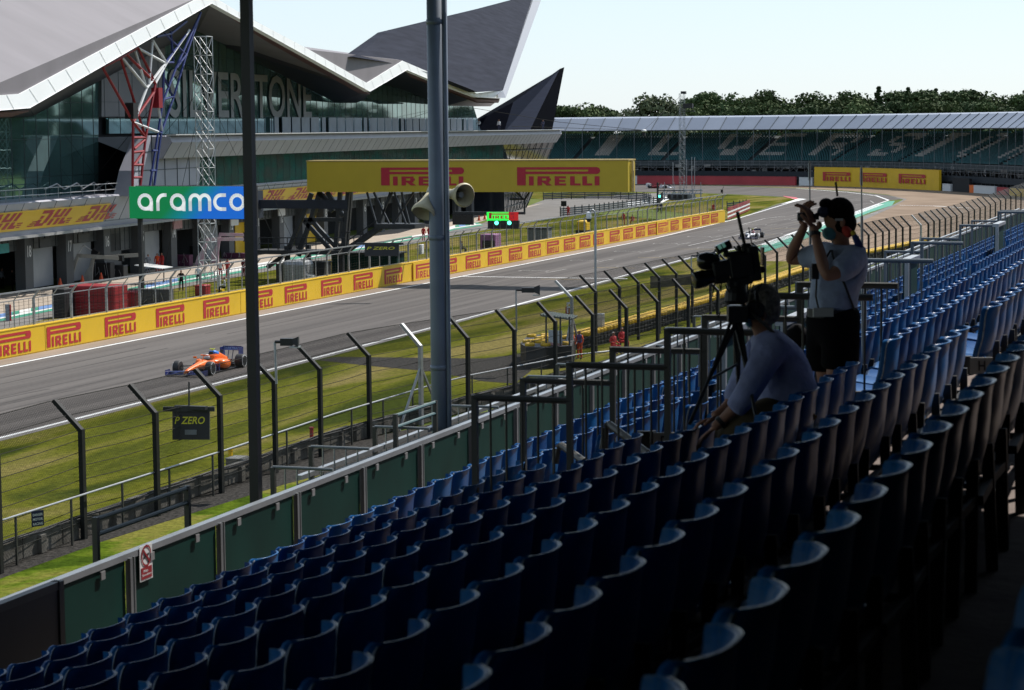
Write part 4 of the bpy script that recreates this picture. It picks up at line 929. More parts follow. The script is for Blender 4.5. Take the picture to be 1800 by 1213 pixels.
hr = thing('handrail', 'silver tube handrail on thin green posts below the catch fence', 'rail', (-33.4, 60, 0))
HP = [G(x, y, 1.5) for x, y in ((-80, 941), (170, 862), (400, 790), (590, 727), (765, 675), (830, 659), (892, 647), (1017, 623), (1082, 616))]
mb = MB(); mb.path(HP, .035, 8); mb.build('tube', rail, hr)
hh = resample(HP, 3.3)
for p in hh: mb = MB(); mb.beam(p, V((p.x, p.y, 0)), .06); mb.build('post', drail, hr)
sg = thing('warning_sign', 'small navy notice on the handrail post at the far left', 'sign', G(57, 925, 1.3))
p = G(60, 911, 1.35); p.x += .12; mb = MB(); mb.box(p, (.02, .42, .48), rz=-.5); mb.build('plate', mat('navy_plate', (.01, .015, .06), .5), sg)
Md = Matrix.Rotation(-.5, 3, 'Z'); yv = Md @ V((0, 1, 0)); mb = MB()
for k, wtx in enumerate(('DANGER', 'MOTOR', 'RACING')): mb = MB(); write(mb, wtx, p+Md @ V((.013, -.17, .08-.14*k)), yv*.34, V((0, 0, .08))); mb.build('lettering', whitepl, sg)
# small clutter along the gravel: cable drum, box
bx = thing('cable_box', 'squat grey box standing in the gravel beside the low concrete wall', 'box', G(420, 826))
p = G(420, 832); mb = MB(); mb.box(p+V((0, 0, .3)), (.7, .8, .55)); mb.build('body', cwm, bx, bevel=.02); mb = MB(); mb.box(p+V((0, 0, .60)), (.74, .84, .05)); mb.build('lid', mat('pale_lid', (.17, .17, .16), .8), bx)
for x, y, c, lab in ((548, 785, redpaint, 'short red marker post against the low concrete wall'), (406, 826, yellow, 'thin yellow marker post against the low concrete wall')):
    p = G(x, y); t = thing('marker_post', lab, 'post', p); mb = MB(); mb.beam(p, p+V((0, 0, .75)), .12); mb.build('shaft', c, t); mb = MB(); mb.box(p+V((0, 0, .78)), (.16, .16, .06)); mb.build('cap', c, t)
# tyre barrier
def tyre_wall(name, label, pts, hgt, thick=1.2):
    t = thing(name, label, 'tyre barrier', pts[0]); mb = MB(); my = MB(); rn = random.Random(9)
    P_ = resample(pts, .62)
    for i, p in enumerate(P_):
        d = (P_[min(i+1, len(P_)-1)]-P_[max(i-1, 0)]).normalized(); n_ = V((d.y, -d.x, 0)); nz = int(hgt/.24)
        for r_ in range(2):
            q = p + n_*(r_*.6)
            for k in range(nz+1):
                c = q+V((rn.uniform(-.03, .03), rn.uniform(-.03, .03), k*.24)); tgt = my if k == nz else mb
                tgt.lathe(c, (0, 0, 1), [(0.02, .24), (.0, .30), (.05, .315), (.17, .315), (.22, .30), (.2, .17), (.1, .15)], 9)
    mb.build('black_tyres', mat('barrier_tyre', (.02, .02, .02), .7, ns=1, na=.5), t)['kind'] = 'stuff'
    my.build('yellow_tyres', mat('yellow_tyre', (.62, .38, .01), .6, ns=2, na=.35), t)['kind'] = 'stuff'
    return t
TW = [ground2(G(x, y, .95)) for x, y in ((1012, 583), (1060, 570), (1120, 554), (1190, 536), (1245, 519), (1330, 494), (1421, 464), (1460, 452), (1520, 440), (1580, 428), (1640, 416))]
tyre_wall('tyre_barrier', 'long tyre barrier with yellow top behind the second catch fence', TW, .9)
te = thing('tyre_barrier', 'short curved tyre barrier with yellow top left of the marshal hut', 'tyre barrier', G(930, 650))
c = G(962, 640); c.x -= .3; mb = MB(); my = MB()
prof = [(c + V((math.cos(a)*1.2-.3, math.sin(a)*1.1, 0))) for a in [R(150+k*30) for k in range(8)]]
ctr = [G(915, 640), G(925, 647), G(960, 648), G(1005, 645), G(1012, 628), G(960, 622), G(928, 625)]
mb.prism(ctr, V((0, 0, 1.15))); mb.build('rubber_face', mat('rubber_belt', (.02, .02, .021), .6, ns=2, na=.3), te)
cc = sum(ctr, V())/len(ctr); rn = random.Random(2)
for k in range(26):
    p = cc.lerp(rn.choice(ctr), rn.uniform(.1, .8)); p.z = 1.14; my.lathe(p, (0, 0, 1), [(.0, .27), (.1, .29), (.17, .25), (.12, .14)], 9)
my.build('yellow_tyres', mat('yellow_tyre', (0, 0, 0)), te)['kind'] = 'stuff'
# marshal hut
hut = thing('marshal_hut', 'small open marshal shelter with a corrugated roof by the tyre barrier', 'hut', G(985, 645))
D0 = (G(985, 645)-CAM).dot(fw); hp = lambda x, y, dd=0: AD(x, y, D0+dd)
mb = MB(); a, b_, c, d_ = hp(950, 556), hp(1005, 563), hp(1014, 558, 2), hp(968, 551, 2); mb.prism([a, b_, c, d_], V((0, 0, .07))); 
for k in range(12): f = k/11; mb.tube(a.lerp(b_, f)+V((0, 0, .09)), d_.lerp(c, f)+V((0, 0, .09)), .045, 5)
mb.build('roof', mat('corrugated_sheet', (.14, .17, .16), .5, .4), hut)
for x in (960, 985, 1001): mb = MB(); mb.beam(hp(x, 557), hp(x, 640), .09); mb.build('post', dsteel, hut)
mb = MB(); a, b_ = hp(962, 602), hp(986, 640); mb.box(((a+b_)/2), (.06, .06, .06)); mb.prism([hp(962, 602), hp(987, 604), hp(987, 642), hp(962, 640)], BN*.05); mb.build('pink_panel', mat('pink_board', (.42, .24, .24), .7), hut)
mb = MB(); mb.prism([hp(964, 580), hp(974, 580), hp(974, 602), hp(964, 601)], BN*.04); mb.prism([hp(980, 581), hp(987, 581), hp(987, 604), hp(980, 603)], BN*.04); mb.build('pale_panel', mat('pale_board', (.45, .48, .5), .6), hut)
s1_ = thing('marker_sign', 'red and white lettered board on the first pale fence post by the hut', 'sign', hp(997, 546, 4)); mb = MB(); mb.prism([hp(994, 539, 4), hp(1000, 539.5, 4), hp(1000, 552, 4), hp(994, 551.5, 4)], BN*.04); mb.build('plate', redpaint, s1_)
mb = MB(); write(mb, 'F', hp(996.2, 550.5, 3.9), rt*.28, V((0, 0, .62))); mb.build('lettering', whitepl, s1_)
bxx = thing('cabinet', 'grey junction cabinet in front of the tyre barrier right of the marshals', 'box', G(1055, 600)); mb = MB(); p = G(1054, 600); mb.box(p+V((0, 0, 1.2)), (.5, .6, 1.0)); mb.build('body', steel, bxx, bevel=.02); mb = MB(); mb.beam(p, p+V((0, 0, .8)), .12); mb.build('leg', steel, bxx)
# boards and devices on the fence
def pzero(name, label, x0, y0, x1, y1, D, m=.1):
    a, b_, c = AD(x0, y1, D), AD(x1, y1, D), AD(x0, y0, D); U_ = b_-a; W_ = c-a; nn = U_.cross(W_).normalized()
    if nn.dot(fw) > 0: nn = -nn
    t = thing(name, label, 'board', a); mb = MB(); mb.prism([a, b_, b_+W_, c], -nn*.18); mb.build('board', blackm, t)
    mb = MB(); write(mb, 'P ZERO', a+U_*.06+W_*.5+nn*.012, U_*.80, W_*.24, shear=.05, offset=.02); mb.build('lettering', mat('acid_yellow', (.55, .50, .02), .5, na=0), t)
    mb = MB(); mb.beam(c-U_*.25+W_*-.02, b_+W_*.98+U_*.14, .12, .16); mb.build('mounting_bar', dsteel, t); return t, a, U_, W_, nn
t, a, U_, W_, nn = pzero('tyre_board', 'black board with yellow italic words hung on the near catch fence', 303, 718, 368, 773, 77)
mb = MB(); mb.box(a+U_*.5+W_*1.03, (1.2, .2, .12)); mb.tube(a+U_*.45+W_*1.03, a+U_*.45+W_*1.85, .03); mb.build('wiring', dsteel, t)
mb = MB(); mb.prism([a+U_*.34+W_*.16+nn*.01, a+U_*.66+W_*.16+nn*.01, a+U_*.66+W_*.32+nn*.01, a+U_*.34+W_*.32+nn*.01], nn*.01); mb.build('notice', mat('dim_notice', (.12, .13, .14), .5), t)
pzero('tyre_board', 'black board with yellow italic words above the pit wall fence', 641, 428, 701, 450, 168)
def device(label, x, y, xf, yf, D, flip=False):
    t = thing('camera_post', label, 'camera', AD(xf, yf, D)); s_ = D/F; mb = MB(); a = AD(x, y, D); mb.tube(AD(xf, yf, D), a, .045); mb.build('pole', steel, t)
    mb = MB(); e = a+rt*s_*10; mb.tube(a, e, .06); mb.beam(e, e+rt*s_*22, .30, .26); q = e+rt*s_*22; mb.rings([[q+rt*s_*o_[0]+up*s_*o_[1]-fw*k for o_ in ((0, 5), (10, 9), (10, -8), (0, -4))] for k in (-.25, .25)]); mb.build('housing', blackm, t)
    mb = MB(); mb.box(q+rt*s_*4-up*s_*9, (.35, .3, .05)); mb.build('tray', rail, t)
device('black trackside camera on a pale pole in front of the near catch fence', 483, 601, 486, 675, 80)
device('black trackside camera on a pole left of the marshal hut', 907, 510, 908, 583, 118)
device('black trackside camera on a pole partly behind the television camera', 1215, 450, 1216, 560, 148)
lp = thing('lamp_post', 'slim pole with a hooked top and a white dome camera', 'pole', G(1047, 600)); D = 130
mb = MB(); mb.path([AD(1047, 610, D), AD(1046.5, 396, D)], .075, 8); hk = [AD(1046.5-5.5+5.5*math.cos(a), 378-9*math.sin(a), D) for a in [math.pi*k/8 for k in range(9)]]; mb.path([AD(1046.5, 396, D)]+hk, .05, 8); mb.build('pole', steel, lp)
mb = MB(); mb.lathe(AD(1035, 372, D), (0, 0, -1), [(0, .05), (.05, .14), (.3, .16), (.42, .15)], 12); mb.build('dome_housing', whitepl, lp)
mb = MB(); mb.lathe(AD(1035, 384.5, D), (0, 0, -1), [(0, .15), (.1, .14), (.2, .07)], 12); mb.build('dome', blackm, lp)
bn = thing('banner', 'dark faded banner lying across the verge behind the second catch fence', 'banner', G(1180, 505)); mb = MB()
a, b_, c, d_ = [ground2(G(x, y, .0)) for x, y in ((1143, 507), (1216, 500), (1216, 497), (1143, 504))]; 
mb.prism([a, b_, b_+V((0, 0, .85)), a+V((0, 0, 1.0))], V((.05, .1, 0))); mb.build('cloth', mat('banner_cloth', (.012, .014, .014), .8, c2=(.09, .085, .035), ns=.9, stretch=(1, 1, 5), bump=.8), bn)
# inside-of-corner guard rails and boards
def guard(label, px, h=1.1, m=None, d=0):
    t = thing('guard_rail', label, 'barrier', G(*px[0])); P_ = [G(*q) for q in px]
    for k in range(4 if h > .9 else 2):
        mb = MB()
        for a, b_ in zip(P_, P_[1:]): z = V((0, 0, .12+.3*k)); w_ = (b_-a).normalized(); n_ = V((-w_.y, w_.x, 0))*.06; mb.prism([a+z, b_+z, b_+z+V((0, 0, .22)), a+z+V((0, 0, .22))], n_)
        mb.build('rail', m or mat('blue_grey_guard', (.07, .09, .11), .5, .3), t)
    for p in resample(P_, 2.5): mb = MB(); mb.beam(p, p+V((0, 0, h+.2)), .12); mb.build('stake', dsteel, t)
guard('low blue grey guard rail below the right half of the yellow gantry', ((955, 352), (1000, 350), (1080, 350), (1130, 352), (1145, 356)), 1.3)
guard('blue grey guard rail running up to the pit exit beside the fence', ((985, 381), (1040, 376), (1100, 368), (1155, 361), (1165, 352)), 1.3)
guard('dark green barrier on the grass behind the end of the yellow wall', ((1278, 371), (1300, 369), (1316, 366)), 1.3, mat('dark_green_barrier', (.01, .035, .03), .6))
kb = MB(); kb.poly([p+V((0, 0, .03)) for p in gp((1100, 357), (1150, 349), (1168, 346), (1180, 349), (1165, 356), (1100, 364))]); struct(kb.build('exit_kerb', white_paint))
# post with a sign arm beyond the wall
ap_ = thing('signal_post', 'black post with a horizontal arm of small signals near the pit exit', 'signal', G(1156, 385)); D = (G(1156, 372)-CAM).dot(fw)
mb = MB(); mb.beam(AD(1156, 321, D), AD(1156, 392, D), .3); mb.beam(AD(1156, 335, D), AD(1203, 335, D), .14); mb.build('post', blackm, ap_)
mb = MB(); mb.box(AD(1159, 345, D), (.3, .3, .35)); mb.build('green_signal', mat('green_lamp', (.1, .9, .5)), ap_)
ap2 = thing('signal_board', 'small black square board on a post at the pit exit', 'sign', G(991, 385)); D = 315; mb = MB(); mb.box(AD(991, 358, D), (.8, .1, .75)); mb.build('board', blackm, ap2); mb = MB(); mb.tube(AD(991, 362, D), AD(991, 382, D), .05); mb.build('post', dsteel, ap2)
sm = thing('wind_sensor', 'little black instrument on a thin stick on the inner grass', 'instrument', G(1270, 347)); D = 360; mb = MB(); mb.box(AD(1269, 336, D), (.35, .3, .5)); mb.build('body', blackm, sm); mb = MB(); mb.tube(AD(1270, 338, D), G(1270, 348), .04); mb.tube(AD(1270, 333, D), AD(1272, 328, D), .04); mb.build('stick', dsteel, sm)
# ================================================================== THE NEAR GRANDSTAND
RX = lambda n: -(1.05+.765*(n-1)); RZ = lambda n: 11.91-.274*(n-1)       # place and height of the seat tops of row n
FZ = lambda n: RZ(n)-.86
ST = thing('grandstand', 'dark covered grandstand with rows of blue seats beside the track', 'grandstand', (-4, 0, 9))
Y0, Y1 = -14, 135
mb = MB()
for n in range(-3, 10): mb.box((RX(n)-.05, (Y0+Y1)/2, FZ(n)-.25), (.765, Y1-Y0, .5-.004*(n % 2)))
mb.build('terrace', tread, ST)
mb = MB(); mb.box((-8.5, (Y0+Y1)/2, FZ(9)-.36), (1.75, Y1-Y0, .5)); mb.build('front_walkway', tread, ST)
mb = MB(); mb.box((2.6, (Y0+40)/2, 12.5), (.3, 40-Y0+10, 8.6)); mb.build('back_shade_wall', dark, ST)  # unseen wall set close behind the rows to keep skylight off the seats
mb = MB(); mb.box((-1.5, Y0-.2, 12), (16, .3, 10)); mb.build('side_wall', dark, ST)
mb = MB(); mb.box((-4.2, (Y0+Y1)/2, 4.2), (10, Y1-Y0, 7.2)); mb.build('understructure', dark, ST)
ze = 14.9
mb = MB(); mb.prism([V((x, y, ze)) for x, y in ((-11, Y0-2), (8, Y0-2), (8, 10), (0, 14.2), (-.65, 16.1), (-1.34, 18.6), (-2.7, 19.5), (-3.9, 19.7), (-4.1, 21.4), (-4.5, 21.4), (-4.75, 19.0), (-7.3, 19.0), (-7.6, 25), (-11, 27))], V((0, 0, .15))); mb.build('roof', dark, ST)  # unseen roof: low height and stepped edge shaped to lay shade on the seats
# columns
mb = MB(); p = AX(450, 862, -9.55); q = AX(438.5, 8, -9.55); mb.beam(V((p.x, p.y, 5)), V((p.x, p.y, ze)), .098, .098); mb.build('column', blackm, ST)
p = AX(773, 745, -9.75); px_, py_ = p.x, p.y
mb = MB(); mb.lathe((px_, py_, 5), (0, 0, 1), [(0, .105), (12, .105)], 20)
for z in (9.95, 11.6, 14.3): mb.lathe((px_, py_, z), (0, 0, 1), [(0, .112), (.06, .112)], 20)
mb.build('drainpipe_column', slate, ST, smooth=True)
mb = MB(); mb.tube((px_+.135, py_-.01, 5), (px_+.135, py_-.01, 17), .03, 10); mb.build('conduit', slate, ST, smooth=True)
# horn loudspeakers
def horn(label, mouth, axis, ln=.42, rr=.155):
    t = thing('horn_loudspeaker', label, 'loudspeaker', mouth); ax = V(axis).normalized(); cream = mat('cream_plastic', (.55, .49, .32), .5, ns=2, na=.1)
    mb = MB(); mb.lathe(mouth, ax, [(-.02, rr*.90), (0, rr), (.03, rr*.97), (.10, rr*.72), (.2, rr*.5), (ln*.72, rr*.36), (ln*.72+.001, rr*.32), (.18, rr*.42), (.1, rr*.62), (.02, rr*.86), (-.012, rr*.88)], 24, caps=False); mb.build('horn', cream, t, smooth=True)
    mb = MB(); mb.lathe(V(mouth)+ax*ln*.68, ax, [(0, .045), (.01, .062), (.1, .062), (.115, .05)], 16); mb.build('driver', cream, t)
    mb = MB(); mb.lathe(V(mouth)+ax*.06, ax, [(0, .035), (.01, .04), (ln*.5, .03)], 12); mb.build('centre_plug', mat('plug_grey', (.25, .25, .22), .5), t)
    mb = MB(); b0 = V(mouth)+ax*(ln*.8); mb.tube(b0, V((px_, py_, b0.z-.05)), .02); mb.box(b0.lerp(V((px_, py_, b0.z)), .6), (.06, .06, .2)); mb.build('bracket', dsteel, t)
Dc = (V((px_, py_, 12))-CAM).dot(fw)
m1 = AD(816, 343, Dc-.15); horn('cream horn loudspeaker facing the camera on the right of the drainpipe column', m1, (AD(783, 340, Dc+.2)-m1))
m2 = AD(744, 374, Dc-.05); horn('cream horn loudspeaker pointing down on the left of the drainpipe column', m2, (AD(757, 341, Dc+.1)-m2))
# ---- parapet panels along the front
PX = -9.2; PZT = 9.37
par = thing('parapet', 'green panelled parapet with a silver cap rail along the front of the stand', 'parapet', (PX, 16, 8.4))
mb = MB(); mb.box((PX, (10+100)/2, PZT-.035), (.08, 90, .055)); mb.build('cap_rail', mat('cap_rail_zinc', (.27, .29, .31), .4, .4, ns=3, na=.12), par)
yj = 15.15-1.78*2
k = 0
while yj < 100:
    mb = MB(); mb.box((PX+.01, yj+.89, PZT-.56), (.03, 1.68, .98)); g_ = mb.build('panel', greenpanel, par)
    mb = MB(); mb.box((PX+.04, yj, PZT-.55), (.05, .045, 1.0)); mb.box((PX+.04, yj+.07, PZT-.55), (.04, .018, 1.0))
    mb.build('upright', mat('upright_grey', (.15, .16, .17), .5, .2), par); yj += 1.78; k += 1
mb = MB(); yj = 12
while yj < 60: mb.box((PX+.05, yj, PZT-.11), (.012, .07, .07)); yj += .89
mb.build('clips', steel, par)['kind'] = 'stuff'
par2 = thing('ledge_rail', 'silver ledge running just outside the green parapet', 'rail', (-9.95, 30, 9.2)); mb = MB(); mb.box((-9.8, 61.5, 9.22), (.07, 79, .05)); mb.build('ledge', rail, par2); mb = MB(); mb.box((-9.8, 61.5, 8.9), (.03, 79, .5)); mb.build('fascia', dsteel, par2)
for i, (x0, x1, y) in enumerate(((480, 582, 821), (547, 652, 785), (659, 752, 750), (788, 862, 713), (928, 1027, 661), (980, 1090, 640), (1135, 1245, 607), (1170, 1270, 577), (1220, 1300, 556))):
    p, q = AX(x0, y, -9.95), AX(x1, y+6, -9.25); q = V((-9.25, p.y, p.z))
    t = thing('cross_rail', 'short barred rail outside the parapet, %s from the left' % ordinal(i+1), 'rail', p, 'short barred rails outside the parapet')
    mb = MB(); mb.tube(p, q, .018, 8); mb.build('top_bar', mat('dull_rail', (.17, .19, .20), .5, .2), t); mb = MB(); mb.beam(p, p-V((0, 0, .62)), .05); mb.build('post', drail, t)
    for k in range(1, 5): a = p.lerp(q, k/5); mb = MB(); mb.tube(a, a-V((0, 0, .55)), .01, 6); mb.build('bar', rail, t)
for lab, xa, ya, xb, yb, dy in (('dark green two bar rail outside the left end of the parapet', 168, 913, 329, 861, 27), ('blue green two bar rail outside the parapet left of the drainpipe column', 695, 731, 765, 711, 14)):
    a, b_ = AX(xa, ya, -9.6), AX(xb, yb, -9.6); b_.z = a.z; t = thing('two_bar_rail', lab, 'rail', a)
    mb = MB(); sl_ = mat('dark_teal_rail' if xa < 400 else 'teal_rail', (.03, .05, .05) if xa < 400 else (.06, .12, .13), .5); mb.tube(a, b_, .022, 8); mb.build('top_bar', sl_, t); mb = MB(); dz = V((0, 0, .14)); mb.tube(a-dz, b_-dz, .022, 8); mb.build('lower_bar', sl_, t)
    for e_ in (a, b_): mb = MB(); mb.beam(e_+V((0, 0, .02)), e_-V((0, 0, .5)), .05); mb.build('post', drail, t)
ns = thing('no_smoking_sign', 'white no smoking sign with a red panel on the green parapet', 'sign', AX(257, 990, PX+.05))
a = AX(246, 1020, PX+.045); b_ = AX(268, 1013, PX+.045); zt_ = AX(248, 961, PX+.045).z; w_ = b_.y-a.y; zb = a.z-.02; h_ = zt_-zb
def sgn(y0, y1, z0, z1, m, nm, dx): mb = MB(); mb.box((PX+.045+dx, a.y+(y0+y1)/2*w_, zb+(z0+z1)/2*h_), (.006, (y1-y0)*w_, (z1-z0)*h_)); return mb.build(nm, m, ns)
sgn(0, 1, 0, 1, whitepl, 'plate', 0); sgn(.08, .92, .05, .38, redpaint, 'red_panel', .004)
mb = MB(); cy_, cz_ = a.y+.5*w_, zb+.70*h_; rr = .40*w_
ring = [(math.cos(t_)*rr, math.sin(t_)*rr*1.05) for t_ in [2*math.pi*k/24 for k in range(24)]]
for (u0_, v0), (u1_, v1) in zip(ring, ring[1:]+ring[:1]): mb.poly([V((PX+.053, cy_+u0_, cz_+v0)), V((PX+.053, cy_+u1_, cz_+v1)), V((PX+.053, cy_+u1_*.80, cz_+v1*.80)), V((PX+.053, cy_+u0_*.80, cz_+v0*.80))])
mb.beam((PX+.053, cy_-rr*.6, cz_+rr*.6), (PX+.053, cy_+rr*.6, cz_-rr*.6), .004, .02); mb.build('ring', redpaint, ns)
mb = MB(); mb.beam((PX+.0515, cy_-rr*.5, cz_-rr*.1), (PX+.0515, cy_+rr*.5, cz_+rr*.1), .003, .022); mb.build('cigarette', blackm, ns)
mb = MB(); write(mb, 'No', V((PX+.054, cy_-.25*w_, zb+.24*h_)), V((0, w_*.35, 0)), V((0, 0, h_*.08))); write(mb, 'Smoking', V((PX+.054, cy_-.37*w_, zb+.12*h_)), V((0, w_*.74, 0)), V((0, 0, h_*.08))); mb.build('lettering', whitepl, ns)
ce = thing('corner_barrier', 'black panelled barrier at the lower left corner below the parapet', 'barrier', (-8.4, 13, 8.5))
b_ = AX(100, 1021, -8.5); mb = MB(); mb.box((-8.5, b_.y-2.2, b_.z-.6), (.06, 4.3, 1.15)); mb.build('panel', blackm, ce); mb = MB(); mb.box((-8.5, b_.y-2.2, b_.z-.03), (.07, 4.4, .06)); mb.build('cap_rail', drail, ce)
mb = MB(); mb.box((-8.5, b_.y, b_.z-.6), (.08, .07, 1.2)); mb.build('post', drail, ce); mb = MB(); mb.box((-8.85, b_.y-.9, b_.z-.02), (.7, .05, .05)); mb.build('return_rail', drail, ce)
# ---- seats
def seat_meshes(hi=True):
    nv = 11 if hi else 5; wv = ([-.228] + [-.227+.454*i/8 for i in range(9)] + [.228]) if hi else [-.227+.454*i/4 for i in range(5)]
    back = [(-.055, -.40, 1), (-.045, -.34, 1), (-.02, -.25, 1), (-.006, -.15, 1), (-.002, -.095, .995), (.004, -.055, .97), (.009, -.028, .925), (.016, -.009, .86), (.026, 0, .78)] if hi else [(-.05, -.40, 1), (-.01, -.2, 1), (.0, -.03, .98), (.02, 0, .9)]
    def shell(prof, curve):
        mb = MB(); th = .014
        for s in (0, 1):
            rws = []
            for x, z, w_ in prof:
                rws.append([V((x - curve*abs(v/.235)**3*.068 - (curve*.035 if abs(v) > .2275 else 0) + (th if s else 0), v*w_, z + (0 if curve else abs(v/.225)**3*.03) - (0 if curve else (th if s else 0)))) for v in wv])
            mb.rings(rws, close=False, caps=False)
        n = len(prof)*nv
        loop = [i for i in range(nv)] + [k*nv+nv-1 for k in range(1, len(prof))] + [(len(prof)-1)*nv+i for i in range(nv-2, -1, -1)] + [k*nv for k in range(len(prof)-2, 0, -1)]
        mb.f += [[loop[i], loop[(i+1) % len(loop)], n+loop[(i+1) % len(loop)], n+loop[i]] for i in range(len(loop))]; mb.mi += [0]*len(loop)
        
        return mb
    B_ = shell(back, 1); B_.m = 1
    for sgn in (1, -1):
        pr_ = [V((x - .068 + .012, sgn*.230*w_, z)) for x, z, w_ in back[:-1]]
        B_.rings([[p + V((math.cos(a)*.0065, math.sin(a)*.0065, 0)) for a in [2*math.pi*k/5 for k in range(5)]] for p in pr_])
    pan = [(-.42, -.455, .9), (-.44, -.43, .97), (-.40, -.41, 1), (-.3, -.425, 1), (-.17, -.44, 1), (-.08, -.43, 1), (-.055, -.40, 1)] if hi else [(-.44, -.43, .95), (-.25, -.43, 1), (-.055, -.40, 1)]
    P_ = MB()
    th = .014; 
    for s in (0, 1): P_.rings([[V((x, v*w_, z + abs(v/.225)**3*.03 - (th if s else 0))) for v in wv] for x, z, w_ in pan], close=False, caps=False)
    n = len(pan)*nv; loop = [i for i in range(nv)] + [k*nv+nv-1 for k in range(1, len(pan))] + [(len(pan)-1)*nv+i for i in range(nv-2, -1, -1)] + [k*nv for k in range(len(pan)-2, 0, -1)]
    P_.f += [[loop[i], loop[(i+1) % len(loop)], n+loop[(i+1) % len(loop)], n+loop[i]] for i in range(len(loop))]; P_.mi += [0]*len(loop)
    S_ = MB(); S_.beam((-.03, .25, -.86), (-.03, .25, -.30), .035, .05); S_.beam((-.03, .25, -.47), (-.03, -.25, -.47), .04); S_.beam((-.03, .25, -.47), (-.3, .25, -.47), .03)
    return B_, P_, S_
bm_, pm_, sm_ = seat_meshes(True); lb, lpn, lsp = seat_meshes(False)
PHS = {1: .03, 2: .08, 3: .17, 4: .2, 5: .1, 6: .22, 7: .05, 8: .15, 9: .02, 10: .12, 0: .3}
seats = []
for n in range(0, 10):
    y = PHS[n] - 3
    while y < 128:
        gap = (15.45 < y < 16.75 and n <= 6) or any(a < y < a+1.3 and 5 <= n <= 8 for a in (34.2, 46.5, 62, 78, 95)) or (22.3 < y < 24.9 and 6 <= n <= 8)
        gap = gap or (n == 8 and 16.3 < y < 24.2)
        if not gap:
            c = V((RX(n), y, RZ(n))); X, Yp, D = proj(c)
            if D > .6 and -90 < X < 1890 and Yp < 1420: seats.append((D, n, y, X, Yp))
        y += .5
seats.sort()
sel = [s for s in seats if s[4] < 1330][:300]; ids = {id(s) for s in sel}; rest = [s for s in seats if id(s) not in ids]
sel.sort(key=lambda s: (s[1], s[2])); cnt = {}
rown = ['the row right beside the camera', 'the nearest row', 'the second nearest row', 'the third row down', 'the fourth row down', 'the fifth row down', 'the sixth row down', 'the seventh row down', 'the eighth row down', 'the front row by the parapet']
root = None; rs = random.Random(5)
for D, n, y, X, Yp in sel:
    cnt[n] = cnt.get(n, 0)+1
    if root is None:
        root = thing('stadium_seat', '', 'seat', (0, 0, 0), 'blue plastic seats of the near stand')
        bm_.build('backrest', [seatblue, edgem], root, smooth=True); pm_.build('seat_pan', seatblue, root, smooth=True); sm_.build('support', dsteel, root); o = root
    else: o = copy_tree(root)
    o.location = (RX(n), y, RZ(n)); o.rotation_euler = (0, rs.uniform(-.05, .04), rs.uniform(-.035, .035))
    lit = 'sunlit' if (Yp < 900 and y > 17.5) else 'shaded'
    o['label'] = '%s blue plastic seat, %s from the left in %s' % (lit, ordinal(cnt[n]), rown[n])
mb = MB(); ms = MB()
for D, n, y, X, Yp in rest:
    c = V((RX(n), y, RZ(n))); dx = rs.uniform(-.012, .012)
    for src in (lb, lpn):
        mb.add([p+c+V((dx*(p.z*-3), 0, 0)) for p in src.v], src.f); mb.mi[-len(src.mi):] = src.mi
    ms.add([p+c for p in lsp.v], lsp.f)
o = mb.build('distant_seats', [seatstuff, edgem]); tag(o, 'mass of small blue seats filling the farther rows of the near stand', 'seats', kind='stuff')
o = ms.build('seat_supports', dsteel); tag(o, 'steel supports beneath the farther blue seats of the near stand', 'supports', kind='stuff')
# row letters on the aisle ends
for ch, x, y, D, lab in (('H', 1725, 643, 15.9, 'small white plate lettered H on the second seat row at the aisle'), ('G', 1530, 705, 16.1, 'small white plate lettered G on the third seat row at the aisle'), ('D', 1167, 774, 17.0, 'small white plate lettered D beside the aisle handrail')):
    p = AD(x, y, D); t = thing('row_sign', lab, 'sign', p); mb = MB(); mb.box(p, (.16, .02, .12), rz=TH); mb.build('plate', mat('dim_plate', (.22, .22, .21), .6), t)
    mb = MB(); write(mb, ch, p-fw*.02-rt*.025-up*.035, rt*.05, up*.07); mb.build('lettering', blackm, t)
    mb = MB(); mb.box(p+V((-.14, .02, 0)), (.14, .05, .13), rz=TH); mb.build('bracket', blackm, t)
# ---- stepped barred rails beside the aisle
def stepped(label, Y, n0, n1, top=1.53, bars=5, m=drail):
    t = thing('stepped_rail', label, 'rail', (RX(n0), Y, FZ(n0)))
    for n in range(n0, n1-1, -1):
        z = FZ(n)+top; xa, xb = RX(n), RX(n-1); mb = MB(); mb.tube((xa, Y, z), (xb, Y, z), .026, 8); mb.build('top_bar', m, t)
        mb = MB(); mb.beam((xa, Y, z+.02), (xa, Y, FZ(n)-.2), .045); mb.build('post', m, t)
        for k in range(1, bars+1): x = xa+(xb-xa)*k/(bars+1); mb = MB(); mb.tube((x, Y, z), (x, Y, FZ(n)), .009, 6); mb.build('bar', m, t)
stepped('stepped dark barred rail beside the aisle, nearest to the camera', 16.0, 7, 4)
stepped('stepped dark barred rail on the far side of the first aisle', 17.2, 7, 4)
stepped('pale stepped rail at the second stairwell beyond the television camera', 24.9, 8, 5, m=mat('blue_grey_rail', (.10, .12, .14), .5, .2))
stepped('stepped rail at the stairwell right of the standing man', 33.9, 9, 6, m=mat('blue_grey_rail', (.10, .12, .14), .5, .2))
stepped('pale stepped rail at the farther stairwell on the right', 46, 9, 6, m=mat('blue_grey_rail', (.10, .12, .14), .5, .2))
stepped('small stepped rail at the distant stairwell near the right edge', 61, 9, 6, m=mat('blue_grey_rail', (.10, .12, .14), .5, .2))
